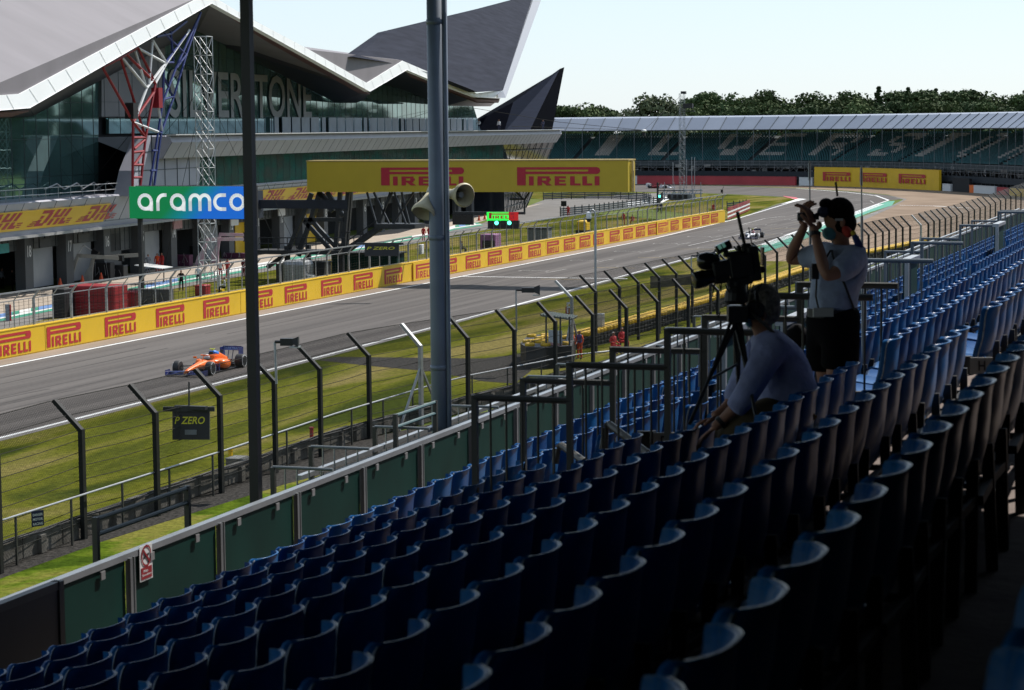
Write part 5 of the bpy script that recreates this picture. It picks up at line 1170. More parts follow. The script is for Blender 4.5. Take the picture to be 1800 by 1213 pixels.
for lab, x0, y0, x1, y1, x2, y2, D in (('bent grey handrail dropping beside the lettered D plate', 1062, 790, 1064, 746, 1140, 798, 17.0), ('bent grey handrail half hidden among the front seats', 976, 815, 980, 783, 1028, 812, 18.0)):
    t = thing('handrail', lab, 'rail', AD(x0, y0, D)); mb = MB(); mb.path([AD(x0, y0, D), AD(x1, y1+6, D), AD(x1+7, y1, D), AD(x2, y2, D-.6)], .03, 8); mb.build('tube', mat('warm_grey_rail', (.09, .085, .075), .5, .3), t); mb = MB(); mb.tube(AD(x2, y2, D-.6), AD(x2, y2+40, D-.6), .028, 8); mb.build('post', drail, t)
def vpanel(label, xa, ya, xb, yb, z=None, h=1.15):
    a, b_ = AX(xa, ya, -4.72), AX(xb, yb, -4.72); b_.z = a.z; t = thing('stairwell_panel', label, 'panel', a)
    mb = MB(); mb.prism([a, b_, b_-V((0, 0, h)), a-V((0, 0, h))], V((.04, 0, 0))); mb.build('panel', greenpanel, t)
    mb = MB(); mb.beam(a+V((.02, 0, .03)), b_+V((.02, 0, .03)), .12, .06); mb.build('cap_rail', rail, t)
    mb = MB(); mb.beam((a.x+.05, a.y, a.z), (a.x+.05, a.y, a.z-h), .06); mb.build('post', steel, t)
vpanel('green stairwell panel with a silver cap behind the seated man', 1369, 573, 1420, 553)
vpanel('weathered panel with a pale cap right of the standing man', 1588, 463, 1608, 453)
vpanel('small dark panel with a silver cap at the farther stairwell', 1748, 399, 1761, 394)
vpanel('narrow panel with a silver cap left of the seated man', 1262, 593, 1300, 576)
# ================================================================== PEOPLE
def skin_mesh(P_, E_, Rr, root=0, sub=1, flat_=None):
    me = bpy.data.meshes.new('s'); me.from_pydata([V(p) for p in P_], E_, []); ob = bpy.data.objects.new('s', me); col.objects.link(ob)
    md = ob.modifiers.new('k', 'SKIN'); md.use_smooth_shade = True
    for i, r in enumerate(Rr):
        sv = me.skin_vertices[0].data[i]; sv.radius = (r, r) if not hasattr(r, '__len__') else r; sv.use_root = (i == root)
    if sub: m2 = ob.modifiers.new('u', 'SUBSURF'); m2.levels = sub; m2.render_levels = sub
    bpy.context.view_layer.update(); out = bpy.data.meshes.new_from_object(ob.evaluated_get(bpy.context.evaluated_depsgraph_get())); bpy.data.objects.remove(ob); bpy.data.meshes.remove(me)
    return out
def body_from(name, J, chains, radii, mats, pick, parent, sub=1):
    """J: joints by name; chains: lists of joint names; radii by joint"""
    names = list(J); idx = {n: i for i, n in enumerate(names)}; E_ = []
    for c in chains: E_ += [(idx[a], idx[b]) for a, b in zip(c, c[1:])]
    me = skin_mesh([J[n] for n in names], E_, [radii[n] for n in names], root=idx['pelvis'] if 'pelvis' in idx else 0, sub=sub)
    me.name = name
    for m in mats: me.materials.append(m)
    for p in me.polygons: p.material_index = pick(p.center); p.use_smooth = True
    o = bpy.data.objects.new(name, me); col.objects.link(o)
    if parent: o.parent = parent
    return o
def small_joints(pose):
    J = {'pelvis': (0, 0, .95), 'waist': (0, 0, 1.10), 'chest': (0, -.01, 1.32), 'neck': (0, 0, 1.47), 'throat': (0, -.01, 1.54), 'face': (0, -.02, 1.64), 'crown': (0, 0, 1.73),
         'sl': (.17, 0, 1.42), 'sr': (-.17, 0, 1.42), 'el': (.25, .02, 1.16), 'er': (-.25, .02, 1.16), 'wl': (.25, -.10, .94), 'wr': (-.25, -.10, .94), 'fl': (.24, -.15, .86), 'fr': (-.24, -.15, .86),
         'hl': (.10, 0, .90), 'hr': (-.10, 0, .90), 'kl': (.12, -.03, .50), 'kr': (-.12, .0, .50), 'al': (.13, .02, .09), 'ar': (-.13, .02, .09), 'tl': (.14, -.14, .05), 'tr': (-.14, -.14, .05)}
    if pose == 'camera': J.update(er=(-.30, -.10, 1.20), wr=(-.14, -.28, 1.42), fr=(-.10, -.33, 1.50), el=(.30, -.08, 1.2), wl=(.12, -.30, 1.40), fl=(.08, -.36, 1.47))
    if pose == 'sit': J.update({k: (v[0], v[1], v[2]-.45) for k, v in J.items() if k not in ('kl', 'kr', 'al', 'ar', 'tl', 'tr')}); J.update(kl=(.14, -.42, .50), kr=(-.14, -.42, .50), al=(.15, -.38, .09), ar=(-.15, -.38, .09), tl=(.15, -.55, .05), tr=(-.15, -.55, .05), wl=(.16, -.32, .62), wr=(-.16, -.32, .62), fl=(.1, -.4, .6), fr=(-.1, -.4, .6))
    if pose == 'lean': J.update(wl=(.06, -.32, 1.18), fl=(.0, -.36, 1.22), wr=(-.34, .05, .98), er=(-.33, .1, 1.2), fr=(-.28, -.02, .95))
    return J
CH = [('pelvis', 'waist', 'chest', 'neck', 'throat', 'face', 'crown'), ('chest', 'sl', 'el', 'wl', 'fl'), ('chest', 'sr', 'er', 'wr', 'fr'), ('pelvis', 'hl', 'kl', 'al', 'tl'), ('pelvis', 'hr', 'kr', 'ar', 'tr')]
RD = {'pelvis': (.15, .12), 'waist': (.14, .11), 'chest': (.17, .12), 'neck': .065, 'throat': .055, 'face': .095, 'crown': .075, 'sl': .07, 'sr': .07, 'el': .048, 'er': .048, 'wl': .036, 'wr': .036, 'fl': .042, 'fr': .042, 'hl': .095, 'hr': .095, 'kl': .065, 'kr': .065, 'al': .048, 'ar': .048, 'tl': .042, 'tr': .042}
_pp = {}
def person(label, loc, face, pose='stand', suit=redsuit, legs=None, hair=hairm, scale=1.0, group=None, vest=None, cap=None):
    key = (pose, suit.name, (legs or suit).name, hair.name, vest.name if vest else '')
    J = small_joints(pose); dz = -.45 if pose == 'sit' else 0
    if key not in _pp:
        def pick(c):
            if c.z > 1.67+dz and c.y > -.06 or c.z > 1.73+dz: return 3
            if c.z > 1.50+dz: return 2
            if min((c-V(J['fl'])).length, (c-V(J['fr'])).length) < .055: return 2
            if c.z < .1: return 4
            if c.z < .98+dz and (abs(c.x) < .21 or c.z < .6): return 1
            if vest and abs(c.x) < .19: return 5
            return 0
        _pp[key] = body_from('body', J, CH, RD, [suit, legs or suit, skin, hair, blackm] + ([vest] if vest else []), pick, None)
        me = _pp[key].data; bpy.data.objects.remove(_pp[key]); _pp[key] = me
    t = thing('person', label, 'person', (0, 0, 0), group)
    b = bpy.data.objects.new('body', _pp[key]); col.objects.link(b); b.parent = t
    if cap: mb = MB(); mb.ball((0, 0, 1.71+dz), (.105, .115, .07), 10, 6); mb.box((0, -.13, 1.70+dz), (.13, .12, .015)); mb.build('cap', cap, t, smooth=True)
    t.location = loc; t.rotation_euler = (0, 0, face); t.scale = (scale,)*3
    return t
vestm = mat('purple_tabard', (.10, .07, .20), .8, ns=8, na=.2)
def P3(x, y, z=0): return G(x, y, z)
person('person in orange overalls and tabard standing by the marshal hut', P3(1003, 632), R(160), 'lean', orangesuit, group=None, vest=vestm)
person('person in orange overalls seen from behind left of a dark fence post', P3(1019, 632), R(-20), 'stand', orangesuit, vest=vestm, scale=.95)
person('person in white helmet and red top crouching behind the second fence, left one', P3(1078, 622), R(60), 'sit', redsuit, hair=whitepl)
person('person in helmet and red top beside a fence post, right of the crouching one', P3(1093, 614), R(60), 'sit', redsuit, hair=blackm)
person('left one of two people in red overalls standing in the pit lane', P3(744.5, 424), R(170), 'stand', redsuit)
person('right one of two people in red overalls standing in the pit lane', P3(754, 424), R(150), 'lean', redsuit)
person('person in red overalls standing at the guard rail by the pit exit', P3(999, 382), R(30), 'lean', redsuit)
person('person in red overalls by the dark building end under the yellow gantry', P3(869, 370), R(0), 'stand', redsuit)
person('person in red overalls half behind the horn loudspeaker under the gantry', P3(838, 372), R(40), 'stand', redsuit)
person('person in red overalls behind the pit fence, left of a pair near the pit exit', P3(1096, 396), R(0), 'stand', redsuit)
person('person in red overalls behind the pit fence, right of a pair near the pit exit', P3(1112, 394), R(0), 'sit', redsuit)
person('cameraman in black standing on the pit grass left of the silver lattice mast', P3(319, 512), R(20), 'camera', blackcloth)
person('person in white shirt and dark trousers standing left of the silver lattice mast foot', P3(349, 503), R(200), 'stand', whitepl, navy)
person('person in red overalls right of the silver lattice mast, white top', P3(388, 492), R(180), 'stand', redsuit, vest=whitepl)
person('person in dark red overalls walking right of the silver lattice mast', P3(400, 489), R(170), 'lean', redsuit)
person('person in white shirt sitting low at the pit fence right of the lattice mast', P3(395, 515), R(-60), 'sit', whitepl, blackcloth)
person('person in dark overalls standing close to the black roof column', P3(428, 487), R(150), 'stand', mat('maroon_overall', (.16, .02, .03), .8, ns=8, na=.3))
person('person in black standing behind camera gear on the pit grass', P3(249, 528), R(100), 'lean', blackcloth)
person('person in grey shirt at the open garage on the far left', P3(4, 508), R(90), 'stand', mat('grey_shirt', (.22, .24, .28), .8), blackcloth)
person('mechanic in black in front of the dark garage, left one', P3(22, 511), R(120), 'lean', blackcloth)
person('mechanic in white and black in front of the dark garage', P3(31, 511), R(60), 'stand', blackcloth, vest=whitepl)
person('mechanic in orange and red at the dark garage door, left of a pair', P3(277, 478), R(10), 'stand', redsuit, vest=orangesuit)
person('mechanic in orange and red at the dark garage door, right of a pair', P3(285, 477), R(-20), 'stand', redsuit)
person('mechanic in grey leaning over pink equipment by the garage door', P3(261, 480), R(60), 'lean', mat('grey_shirt', (0, 0, 0)))
person('person in red crouching behind the dark sheeted pit stand, left one', P3(632, 478), R(0), 'stand', redsuit)
person('person in red crouching behind the dark sheeted pit stand, right one', P3(655, 474), R(0), 'stand', redsuit)
person('person crouching with a camera at the pit fence right of the drainpipe column', P3(812, 445), R(90), 'sit', mat('olive_cloth', (.06, .06, .05), .8))
person('person in white shirt leaning on the deck edge, left of the dark fin', PU(bu(PB(848, 227, 5)), zdeck, 4.5), R(0), 'lean', whitepl, navy)
person('person in white shirt on the deck right beside the dark fin', PU(bu(PB(883, 227, 5)), zdeck, 4.5), R(0), 'stand', whitepl, navy)
person('person in dark clothes on the deck before the dark fin', PU(bu(PB(960, 227, 5)), zdeck, 4.5), R(0), 'lean', navy)
person('person in red vest standing behind the second fence near the corner', P3(1604, 470), R(30), 'stand', redsuit)
person('person in dark clothes beside the leaning pole near the corner fence', P3(1591, 470), R(10), 'stand', blackcloth)
person('person in red near the pit exit timing platform', P3(1254, 372), R(0), 'sit', redsuit)
person('person in blue beside the black signal post', P3(1162, 376), R(0), 'stand', navy)
# ================================================================== CARS
def loft(mb, secs, n=14, p=2.6):
    """secs: (y, cx, halfwidth, z0, z1)"""
    rg = []
    for y, cx, hw, z0_, z1_ in secs:
        r = []
        for i in range(n):
            a = 2*math.pi*i/n; c, s_ = math.cos(a), math.sin(a)
            r.append(V((cx+hw*math.copysign(abs(c)**(2/p), c), y, (z0_+z1_)/2+(z1_-z0_)/2*math.copysign(abs(s_)**(2/p), s_))))
        rg.append(r)
    return mb.rings(rg)
def race_car(label, loc, heading, body, wingm, nose=None, engine=None, words=None, helmet=whitepl, scale=1.0):
    t = thing('racing_car', label, 'racing car', (0, 0, 0))
    # nose points to -Y; rear axle at y=1.85, front axle at y=-1.75
    mb = MB(); loft(mb, [(-2.75, 0, .07, .16, .26), (-2.5, 0, .10, .17, .33), (-2.0, 0, .13, .22, .43), (-1.4, 0, .18, .22, .52), (-.85, 0, .24, .16, .60), (-.45, 0, .29, .12, .64), (-.05, 0, .33, .10, .62)]); mb.build('nose', nose or body, t, smooth=True)
    mb = MB(); loft(mb, [(-.1, 0, .33, .10, .61), (.1, 0, .42, .08, .58), (.35, 0, .55, .08, .56), (.8, 0, .6, .08, .55), (1.3, 0, .42, .08, .48), (1.8, 0, .22, .10, .42), (2.3, 0, .12, .15, .36)]); mb.build('body', body, t, smooth=True)
    for s in (1, -1):
        mb = MB(); loft(mb, [(-.15, s*.56, .14, .22, .52), (.1, s*.60, .2, .12, .57), (.5, s*.58, .22, .08, .55), (1.0, s*.45, .2, .08, .46), (1.6, s*.25, .14, .10, .36)]); mb.build('sidepod', body, t, smooth=True)
    mb = MB(); loft(mb, [(.18, 0, .10, .55, .80), (.28, 0, .14, .50, .95), (.5, 0, .14, .48, .95), (.9, 0, .10, .42, .86), (1.4, 0, .05, .36, .70), (2.0, 0, .03, .32, .5)]); mb.build('engine_cover', engine or body, t, smooth=True)
    mb = MB(); mb.box((0, .17, .84), (.20, .05, .18)); mb.build('air_intake', blackm, t)
    mb = MB(); mb.box((0, .35, 1.0), (.05, .12, .08)); mb.box((0, .32, 1.05), (.26, .08, .035)); mb.build('camera_bar', mat('fluorescent_yellow', (.6, .65, .05), .5), t)
    mb = MB(); mb.box((0, .35, .05), (1.55, 3.2, .03)); mb.box((0, 2.1, .12), (.9, .5, .12)); mb.build('floor', blackm, t)
    mb = MB(); mb.ball((0, -.28, .72), (.12, .14, .13), 12, 8); mb.build('helmet', helmet, t, smooth=True)
    mb = MB(); pts = [V((.30*math.cos(a), -.32-.42*math.sin(a)+.1, .80+.03*math.sin(a))) for a in [math.pi*k/12 for k in range(13)]]; pts = [V((.30, .15, .70))]+pts+[V((-.30, .15, .70))]; mb.path(pts, .028, 6); mb.tube((0, -.65, .8), (0, -.82, .60), .022, 6); mb.build('halo', body, t)
    mb = MB(); mb.box((0, -.3, .63), (.44, .62, .03)); mb.build('cockpit', blackm, t)
    mb = MB()
    for k, z in enumerate((.09, .14, .19)): 
        for s in (1, -1): mb.add([V((s*.12, -2.78+.09*k, z+.04)), V((s*.98, -2.70+.09*k, z)), V((s*.98, -2.58+.09*k, z+.05)), V((s*.12, -2.64+.09*k, z+.08))], [[0, 1, 2, 3]]); mb.box((s*.5, -2.66+.09*k, z+.015), (.9, .13, .014))
    for s in (1, -1): mb.box((s*.99, -2.58, .19), (.02, .5, .26))
    mb.build('front_wing', wingm, t)
    mb = MB()
    for s in (1, -1): mb.box((s*.50, 2.55, .62), (.02, .55, .62))
    mb.box((0, 2.45, .80), (1.0, .24, .02)); mb.box((0, 2.66, .87), (1.0, .03, .20)); mb.beam((.12, 2.3, .3), (.12, 2.5, .8), .03); mb.beam((-.12, 2.3, .3), (-.12, 2.5, .8), .03); rw_ = mb.build('rear_wing', wingm, t)
    if words: mb = MB(); write(mb, words, V((-.46, 2.64, .80)), V((.92, 0, 0)), V((0, 0, .12))); mb.build('lettering', mat('pale_blue_print', (.3, .4, .7), .5), rw_)
    for s in (1, -1):
        for y, wd, rr in ((-1.75, .31, .335), (1.85, .40, .335)):
            w_ = thing('wheel', None, None, (0, 0, 0)); w_.parent = t; w_.location = (s*(1.0-wd/2), y, rr)
            mb = MB(); mb.lathe((-wd/2, 0, 0), (1, 0, 0), [(0, .22), (.0, .29), (.03, .325), (.08, rr), (wd-.08, rr), (wd-.03, .325), (wd, .29), (wd, .22)], 24); o = mb.build('tyre', tyre, None, smooth=False); o.parent = w_
            mb = MB(); mb.lathe((s*(wd/2)-.012, 0, 0), (1, 0, 0), [(0, .285), (.024, .285), (.024, .265), (0, .265)], 24, caps=False); o = mb.build('wall_stripe', whitepl); o.parent = w_
            mb = MB(); mb.lathe((s*(wd/2-.03)-.01, 0, 0), (1, 0, 0), [(0, .21), (.02, .21)], 20)
            for k in range(6): a = k*math.pi/3; mb.beam((s*(wd/2-.005), 0, 0), (s*(wd/2-.005), .2*math.cos(a), .2*math.sin(a)), .02)
            o = mb.build('rim', dsteel); o.parent = w_
        for grp in (((-1.5, -1.75, .42, .45), (-2.0, -1.8, .40, .42), (-1.35, -1.7, .25, .25), (-1.9, -1.8, .27, .28)), ((1.6, 1.85, .4, .42), (1.7, 1.85, .25, .26))):
            mb = MB()
            for y0_, y1_, z0_, z1_ in grp: mb.beam((s*.15, y0_, z0_), (s*.75, y1_, z1_), .03)
            mb.build('suspension', blackm, t)
        mb = MB(); mb.box((s*.48, -.62, .72), (.16, .05, .09)); mb.beam((s*.28, -.5, .6), (s*.46, -.6, .7), .015); mb.build('mirror', body, t)
        mb = MB()
        for k in range(4): mb.box((s*(.50+.05*k), -.75+.14*k, .25), (.012, .16, .34))
        mb.build('bargeboard', wingm, t)
    t.location = loc; t.rotation_euler = (0, 0, heading); t.scale = (scale,)*3
    return t
cf = (G(310, 655)+G(372, 661))/2; cr_ = G(422, 648)
d = (G(372, 660)-G(422, 648)); hd = math.atan2(d.x, -d.y)
bluew = mat('deep_blue_wing', (.012, .02, .11), .35, ns=3, na=.6)
ctr = G(366, 652); race_car('orange racing car with a blue engine cover and black tyres on the track', V((ctr.x+.1, ctr.y, .0)), R(1), orange, bluew, engine=orange, words='DARKTRACE', scale=1.12)
mb = MB(); loft(mb, [(.24, 0, .155, .78, .965), (.5, 0, .15, .74, .962), (.85, 0, .11, .70, .88)]); ob = mb.build('blue_cowl', mat('sky_blue_bodywork', (.03, .22, .75), .3), None, smooth=True); ob.parent = [o for o in bpy.data.objects if o.name.startswith('racing_car')][0]
wb = mat('white_bodywork', (.7, .7, .72), .3, ns=2, na=.05); drw = mat('dark_red_bodywork', (.30, .01, .02), .35)
race_car('white and dark red racing car driving away near the green run off', G(1322, 419), R(2), wb, navy, nose=wb, engine=drw, helmet=redpaint, scale=1.05)
race_car('red and white racing car seen from the side behind the yellow gantry end', G(1160, 331), R(72), redpaint, wb, nose=wb, scale=1.12)
# ================================================================== THE TWO MEN AND THE TELEVISION CAMERA
def join_into(o, me2):
    bm = bmesh.new(); bm.from_mesh(o.data); bm.from_mesh(me2); bm.to_mesh(o.data); bm.free(); bpy.data.meshes.remove(me2)
def hand_fingers(o, palm, direc, side, curl, s=1.0, mi=0):
    """five separate bent fingers rooted in the palm; direc: along the hand, side: towards the thumb, curl: palm normal the fingers bend to"""
    d, sd_, cu = V(direc).normalized(), V(side).normalized(), V(curl).normalized()
    for k, (off, L_) in enumerate(((.030, .072), (.010, .080), (-.010, .075), (-.029, .060))):
        b = V(palm)+d*.045*s+sd_*off*s; p1 = b+d*L_*.45*s+cu*.006; p2 = p1+d*L_*.30*s+cu*.022*s; p3 = p2+d*L_*.10*s+cu*.030*s
        me = skin_mesh([tuple(V(palm)+sd_*off*.6*s), tuple(b), tuple(p1), tuple(p2), tuple(p3)], [(0, 1), (1, 2), (2, 3), (3, 4)], [.010*s, .0098*s, .0092*s, .0085*s, .0075*s], sub=1); join_into(o, me)
    b = V(palm)-d*.01*s+sd_*.030*s; me = skin_mesh([tuple(V(palm)-d*.02*s), tuple(b+sd_*.012*s), tuple(b+sd_*.03*s+d*.035*s+cu*.01), tuple(b+sd_*.032*s+d*.062*s+cu*.022*s)], [(0, 1), (1, 2), (2, 3)], [.013*s, .013*s, .011*s, .009*s], sub=1); join_into(o, me)
    o.data.polygons.foreach_set('use_smooth', [True]*len(o.data.polygons))
def part_skin(name, P_, E_, Rr, m, parent, sub=2, root=0):
    me = skin_mesh([tuple(p) for p in P_], E_, Rr, root=root, sub=sub); me.name = name; me.materials.append(m)
    me.polygons.foreach_set('use_smooth', [True]*len(me.polygons)); o = bpy.data.objects.new(name, me); col.objects.link(o); off = parent_loc(parent)
    for v in me.vertices: v.co = v.co-off
    o.parent = parent; return o
def chain(n0, n): return [(i, i+1) for i in range(n0, n0+n-1)]
shirt = mat('pale_blue_shirt', (.34, .40, .55), .8, ns=14, na=.12, bump=.5, bs=10)
shirt2 = mat('violet_shirt', (.30, .34, .58), .8, ns=14, na=.12, bump=.5, bs=10)
# ---- standing man with binoculars
D1 = 15.8
def m1_(x, y, dd=0): return AD(x, y, D1+dd)
man = thing('person', 'standing man in pale shirt and dark shorts looking through binoculars', 'person', m1_(1462, 700))
hx, hy = 1471, 386
head = [m1_(1480, 436, .02), m1_(1478, 420), m1_(1474, 400), m1_(hx, hy), m1_(1472, 366), m1_(1474, 357)]
pts = [m1_(1464, 556), m1_(1466, 530), m1_(1470, 500), m1_(1476, 462)] + head                      # 0-3 torso, 4-9 neck and head
pts += [m1_(1503, 452, -.14), m1_(1480, 474, -.26), m1_(1452, 487, -.30), m1_(1440, 440, -.18), m1_(1433, 412, -.10), m1_(1430, 396, -.06)]   # 10-15 near arm
pts += [m1_(1452, 446, .17), m1_(1415, 452, .26), m1_(1386, 458, .30), m1_(1399, 428, .20), m1_(1411, 404, .10), m1_(1416, 392, .06)]        # 16-21 far arm
pts += [m1_(1480, 575, -.10), m1_(1473, 630, -.10), m1_(1466, 690, -.10), m1_(1474, 745, -.08), m1_(1474, 818, -.05), m1_(1448, 828, -.05)]   # 22-27 near leg
pts += [m1_(1450, 575, .12), m1_(1450, 630, .13), m1_(1455, 690, .14), m1_(1458, 745, .15), m1_(1458, 812, .16), m1_(1436, 822, .16)]          # 28-33
ed = [(0, 1), (1, 2), (2, 3), (3, 4), (4, 5), (5, 6), (6, 7), (7, 8), (8, 9), (3, 10)] + chain(10, 6) + [(3, 16)] + chain(16, 6) + [(0, 22)] + chain(22, 6) + [(0, 28)] + chain(28, 6)
rr = [.11, .11, .12, .13, .062, .06, .085, .108, .098, .05, .075, .058, .046, .042, .032, .034, .07, .056, .046, .042, .032, .034, .10, .085, .062, .06, .04, .04, .10, .085, .062, .06, .04, .04]
o = part_skin('body', pts, ed, rr, skin, man)
off = parent_loc(man)
hand_fingers(o, m1_(1430, 392, -.06)-off, (-.35*rt+.94*up), (-fw*.6-rt*.5), (-rt), 1.25); hand_fingers(o, m1_(1416, 388, .06)-off, (-.1*rt+.99*up), (fw*.6-rt*.4), (rt*.6-fw*.2), 1.25)
sp_ = [m1_(1464, 566), m1_(1465, 530), m1_(1468, 500), m1_(1476, 462), m1_(1482, 440, .02), m1_(1504, 453, -.14), m1_(1484, 472, -.24), m1_(1466, 480, -.28), m1_(1450, 447, .17), m1_(1420, 452, .25), m1_(1402, 455, .28)]
part_skin('shirt', sp_, [(0, 1), (1, 2), (2, 3), (3, 4), (3, 5), (5, 6), (6, 7), (3, 8), (8, 9), (9, 10)], [.19, .188, .188, .185, .09, .115, .098, .086, .105, .086, .076], shirt, man)
part_skin('shorts', [m1_(1465, 528), m1_(1465, 562), m1_(1479, 590, -.10), m1_(1476, 635, -.10), m1_(1474, 655, -.10), m1_(1450, 590, .12), m1_(1450, 635, .13), m1_(1451, 655, .14)], [(0, 1), (1, 2), (2, 3), (3, 4), (1, 5), (5, 6), (6, 7)], [.18, .18, .15, .145, .14, .15, .145, .14], mat('black_shorts', (.004, .004, .005), .9, ior=1.15), man)
mb = MB(); q = m1_(1462, 549); ring_ = [[q + rt*(.178*math.cos(a)) + V((fw.x, fw.y, 0))*(.178*math.sin(a)) + V((0, 0, z)) for a in [2*math.pi*k/20 for k in range(20)]] for z in (-.03, .03)]; mb.rings(ring_); mb.build('belt', blackm, man)
mb = MB(); mb.box(m1_(1447, 549, -.175), (.14, .04, .06), rz=TH); mb.build('pouch', mat('pale_pouch', (.42, .42, .38), .6), man)
mb = MB(); c_ = m1_(1476, 374); mb.ball(c_, (.108, .115, .112), 18, 12); mb.ball(m1_(1482, 392, .0), (.098, .11, .10), 14, 9); mb.ball(m1_(1452, 358), (.05, .08, .04), 12, 8); mb.build('hair', hairm, man, smooth=True)
mb = MB(); mb.ball(m1_(1450, 372), (.055, .095, .045), 12, 8); mb.prism([m1_(1452, 366, -.08), m1_(1424, 384, -.05), m1_(1424, 384, .05), m1_(1452, 366, .08)], V((0, 0, .012))); mb.build('visor', navy, man, smooth=True)
mb = MB(); mb.ball(m1_(1440, 396), (.022, .02, .03), 8, 6); mb.build('nose', skin, man, smooth=True)
mb = MB(); mb.ball(m1_(1481, 392, -.10), (.02, .012, .033), 10, 6); mb.build('ear', skin, man, smooth=True)
mb = MB(); mb.ball(m1_(1459, 410, -.01), (.058, .066, .05), 12, 8); mb.build('face_mask', mat('mask_turquoise', (.12, .34, .38), .7), man, smooth=True)
mb = MB(); mb.box(m1_(1475, 386, -.115), (.055, .01, .016), rz=TH); mb.build('headset_badge', mat('pale_badge', (.5, .5, .5), .5), man)
mb = MB(); mb.path([m1_(1472, 345, .02), m1_(1469, 320, .02)], .008, 6); mb.build('aerial', blackm, man)
part_skin('neck_scarf', [m1_(1483, 398, -.09), m1_(1489, 408, -.12), m1_(1497, 416, -.14)], [(0, 1), (1, 2)], [.03, .036, .03], mat('scarf_red', (.42, .03, .015), .8), man, sub=1)
part_skin('scarf_end', [m1_(1500, 412, -.15), m1_(1507, 424, -.16), m1_(1516, 446, -.15)], [(0, 1), (1, 2)], [.02, .03, .03], mat('scarf_navy', (.015, .03, .14), .8), man, sub=1)
mb = MB(); mb.ball(m1_(1500, 410, -.155), (.02, .02, .02), 8, 6); mb.build('scarf_stripe', mat('scarf_yellow', (.6, .42, .03), .8), man)
mb = MB(); mb.lathe(m1_(1433, 415, -.11), (m1_(1433, 408, -.1)-m1_(1433, 415, -.11)), [(0, .040), (.028, .040)], 14); mb.build('wristwatch', blackm, man)
mb = MB(); mb.path([m1_(1462, 440, -.15), m1_(1470, 470, -.21), m1_(1485, 500, -.21), m1_(1502, 545, -.13)], .009, 5); mb.path([m1_(1460, 440, -.1), m1_(1436, 480, -.17), m1_(1434, 520, -.17), m1_(1440, 548, -.17)], .007, 5); mb.build('strap', blackm, man)
mb = MB(); mb.box(m1_(1433, 477, -.19), (.05, .03, .11), rz=TH); mb.build('chest_radio', blackm, man)
bino = thing('binoculars', 'black binoculars held up to the standing man\'s eyes', 'binoculars', m1_(1420, 382))
for dd, nm in ((-.035, 'barrel'), (.035, 'barrel')):
    mb = MB(); mb.lathe(m1_(1402, 381, dd), rt, [(0, .030), (.05, .031), (.07, .024), (.13, .021), (.15, .024)], 14); mb.build(nm, blackm, bino, smooth=True)
mb = MB(); mb.box(m1_(1418, 381), (.07, .05, .02), rz=TH); mb.build('bridge', blackm, bino)
# ---- seated man
D2 = 14.0
def m2_(x, y, dd=0): return AD(x, y, D2+dd)
sm2 = thing('person', 'seated man in violet shirt and headphones leaning forward behind the television camera', 'person', m2_(1385, 740))
pts = [m2_(1388, 715), m2_(1383, 690), m2_(1372, 650), m2_(1357, 612), m2_(1342, 590), m2_(1338, 575), m2_(1335, 560), m2_(1335, 540), m2_(1337, 522), m2_(1338, 514)]
pts += [m2_(1352, 612, -.19), m2_(1330, 655, -.25), m2_(1312, 692, -.27), m2_(1292, 718, -.24), m2_(1266, 742, -.2), m2_(1252, 755, -.2)]
pts += [m2_(1340, 608, .19), m2_(1312, 650, .25), m2_(1296, 690, .24), m2_(1280, 715, .2), m2_(1262, 728, .16), m2_(1252, 735, .15)]
pts += [m2_(1372, 722, -.10), m2_(1325, 742, -.13), m2_(1282, 758, -.15), m2_(1282, 800, -.14), m2_(1284, 860, -.12), m2_(1262, 868, -.13)]
pts += [m2_(1366, 722, .10), m2_(1318, 738, .14), m2_(1276, 748, .16), m2_(1276, 800, .16), m2_(1278, 855, .16), m2_(1256, 862, .16)]
rr = [.10, .11, .12, .12, .065, .06, .085, .11, .098, .05, .075, .056, .048, .043, .032, .036, .07, .056, .048, .043, .032, .036, .10, .088, .068, .06, .045, .042, .10, .088, .068, .06, .045, .042]
o = part_skin('body', pts, ed, rr, skin, sm2); off = parent_loc(sm2)
hand_fingers(o, m2_(1250, 757, -.2)-off, (-.8*rt-.6*up), (fw), (-up*.7+rt*.2), 1.1); hand_fingers(o, m2_(1250, 736, .15)-off, (-.9*rt-.3*up), (-fw), (-up), 1.1)
sp_ = [m2_(1388, 718), m2_(1384, 690), m2_(1373, 650), m2_(1358, 612), m2_(1344, 592), m2_(1354, 612, -.19), m2_(1332, 655, -.25), m2_(1313, 692, -.27), m2_(1296, 714, -.245), m2_(1288, 722, -.235), m2_(1340, 608, .19), m2_(1312, 650, .25), m2_(1296, 690, .24), m2_(1282, 712, .21)]
part_skin('shirt', sp_, [(0, 1), (1, 2), (2, 3), (3, 4), (3, 5), (5, 6), (6, 7), (7, 8), (8, 9), (3, 10), (10, 11), (11, 12), (12, 13)], [.215, .21, .20, .185, .095, .11, .095, .085, .075, .07, .105, .09, .08, .07], shirt2, sm2)
part_skin('trousers', [m2_(1388, 716), m2_(1384, 728), m2_(1370, 724, -.10), m2_(1325, 742, -.13), m2_(1282, 758, -.15), m2_(1283, 800, -.14), m2_(1284, 850, -.12), m2_(1366, 722, .10), m2_(1318, 738, .14), m2_(1276, 748, .16), m2_(1277, 800, .16), m2_(1278, 850, .16)], [(0, 1), (1, 2), (2, 3), (3, 4), (4, 5), (5, 6), (1, 7), (7, 8), (8, 9), (9, 10), (10, 11)], [.20, .19, .14, .125, .105, .095, .085, .14, .125, .105, .095, .085], mat('khaki_cloth', (.13, .10, .06), .85, ns=10, na=.15), sm2)
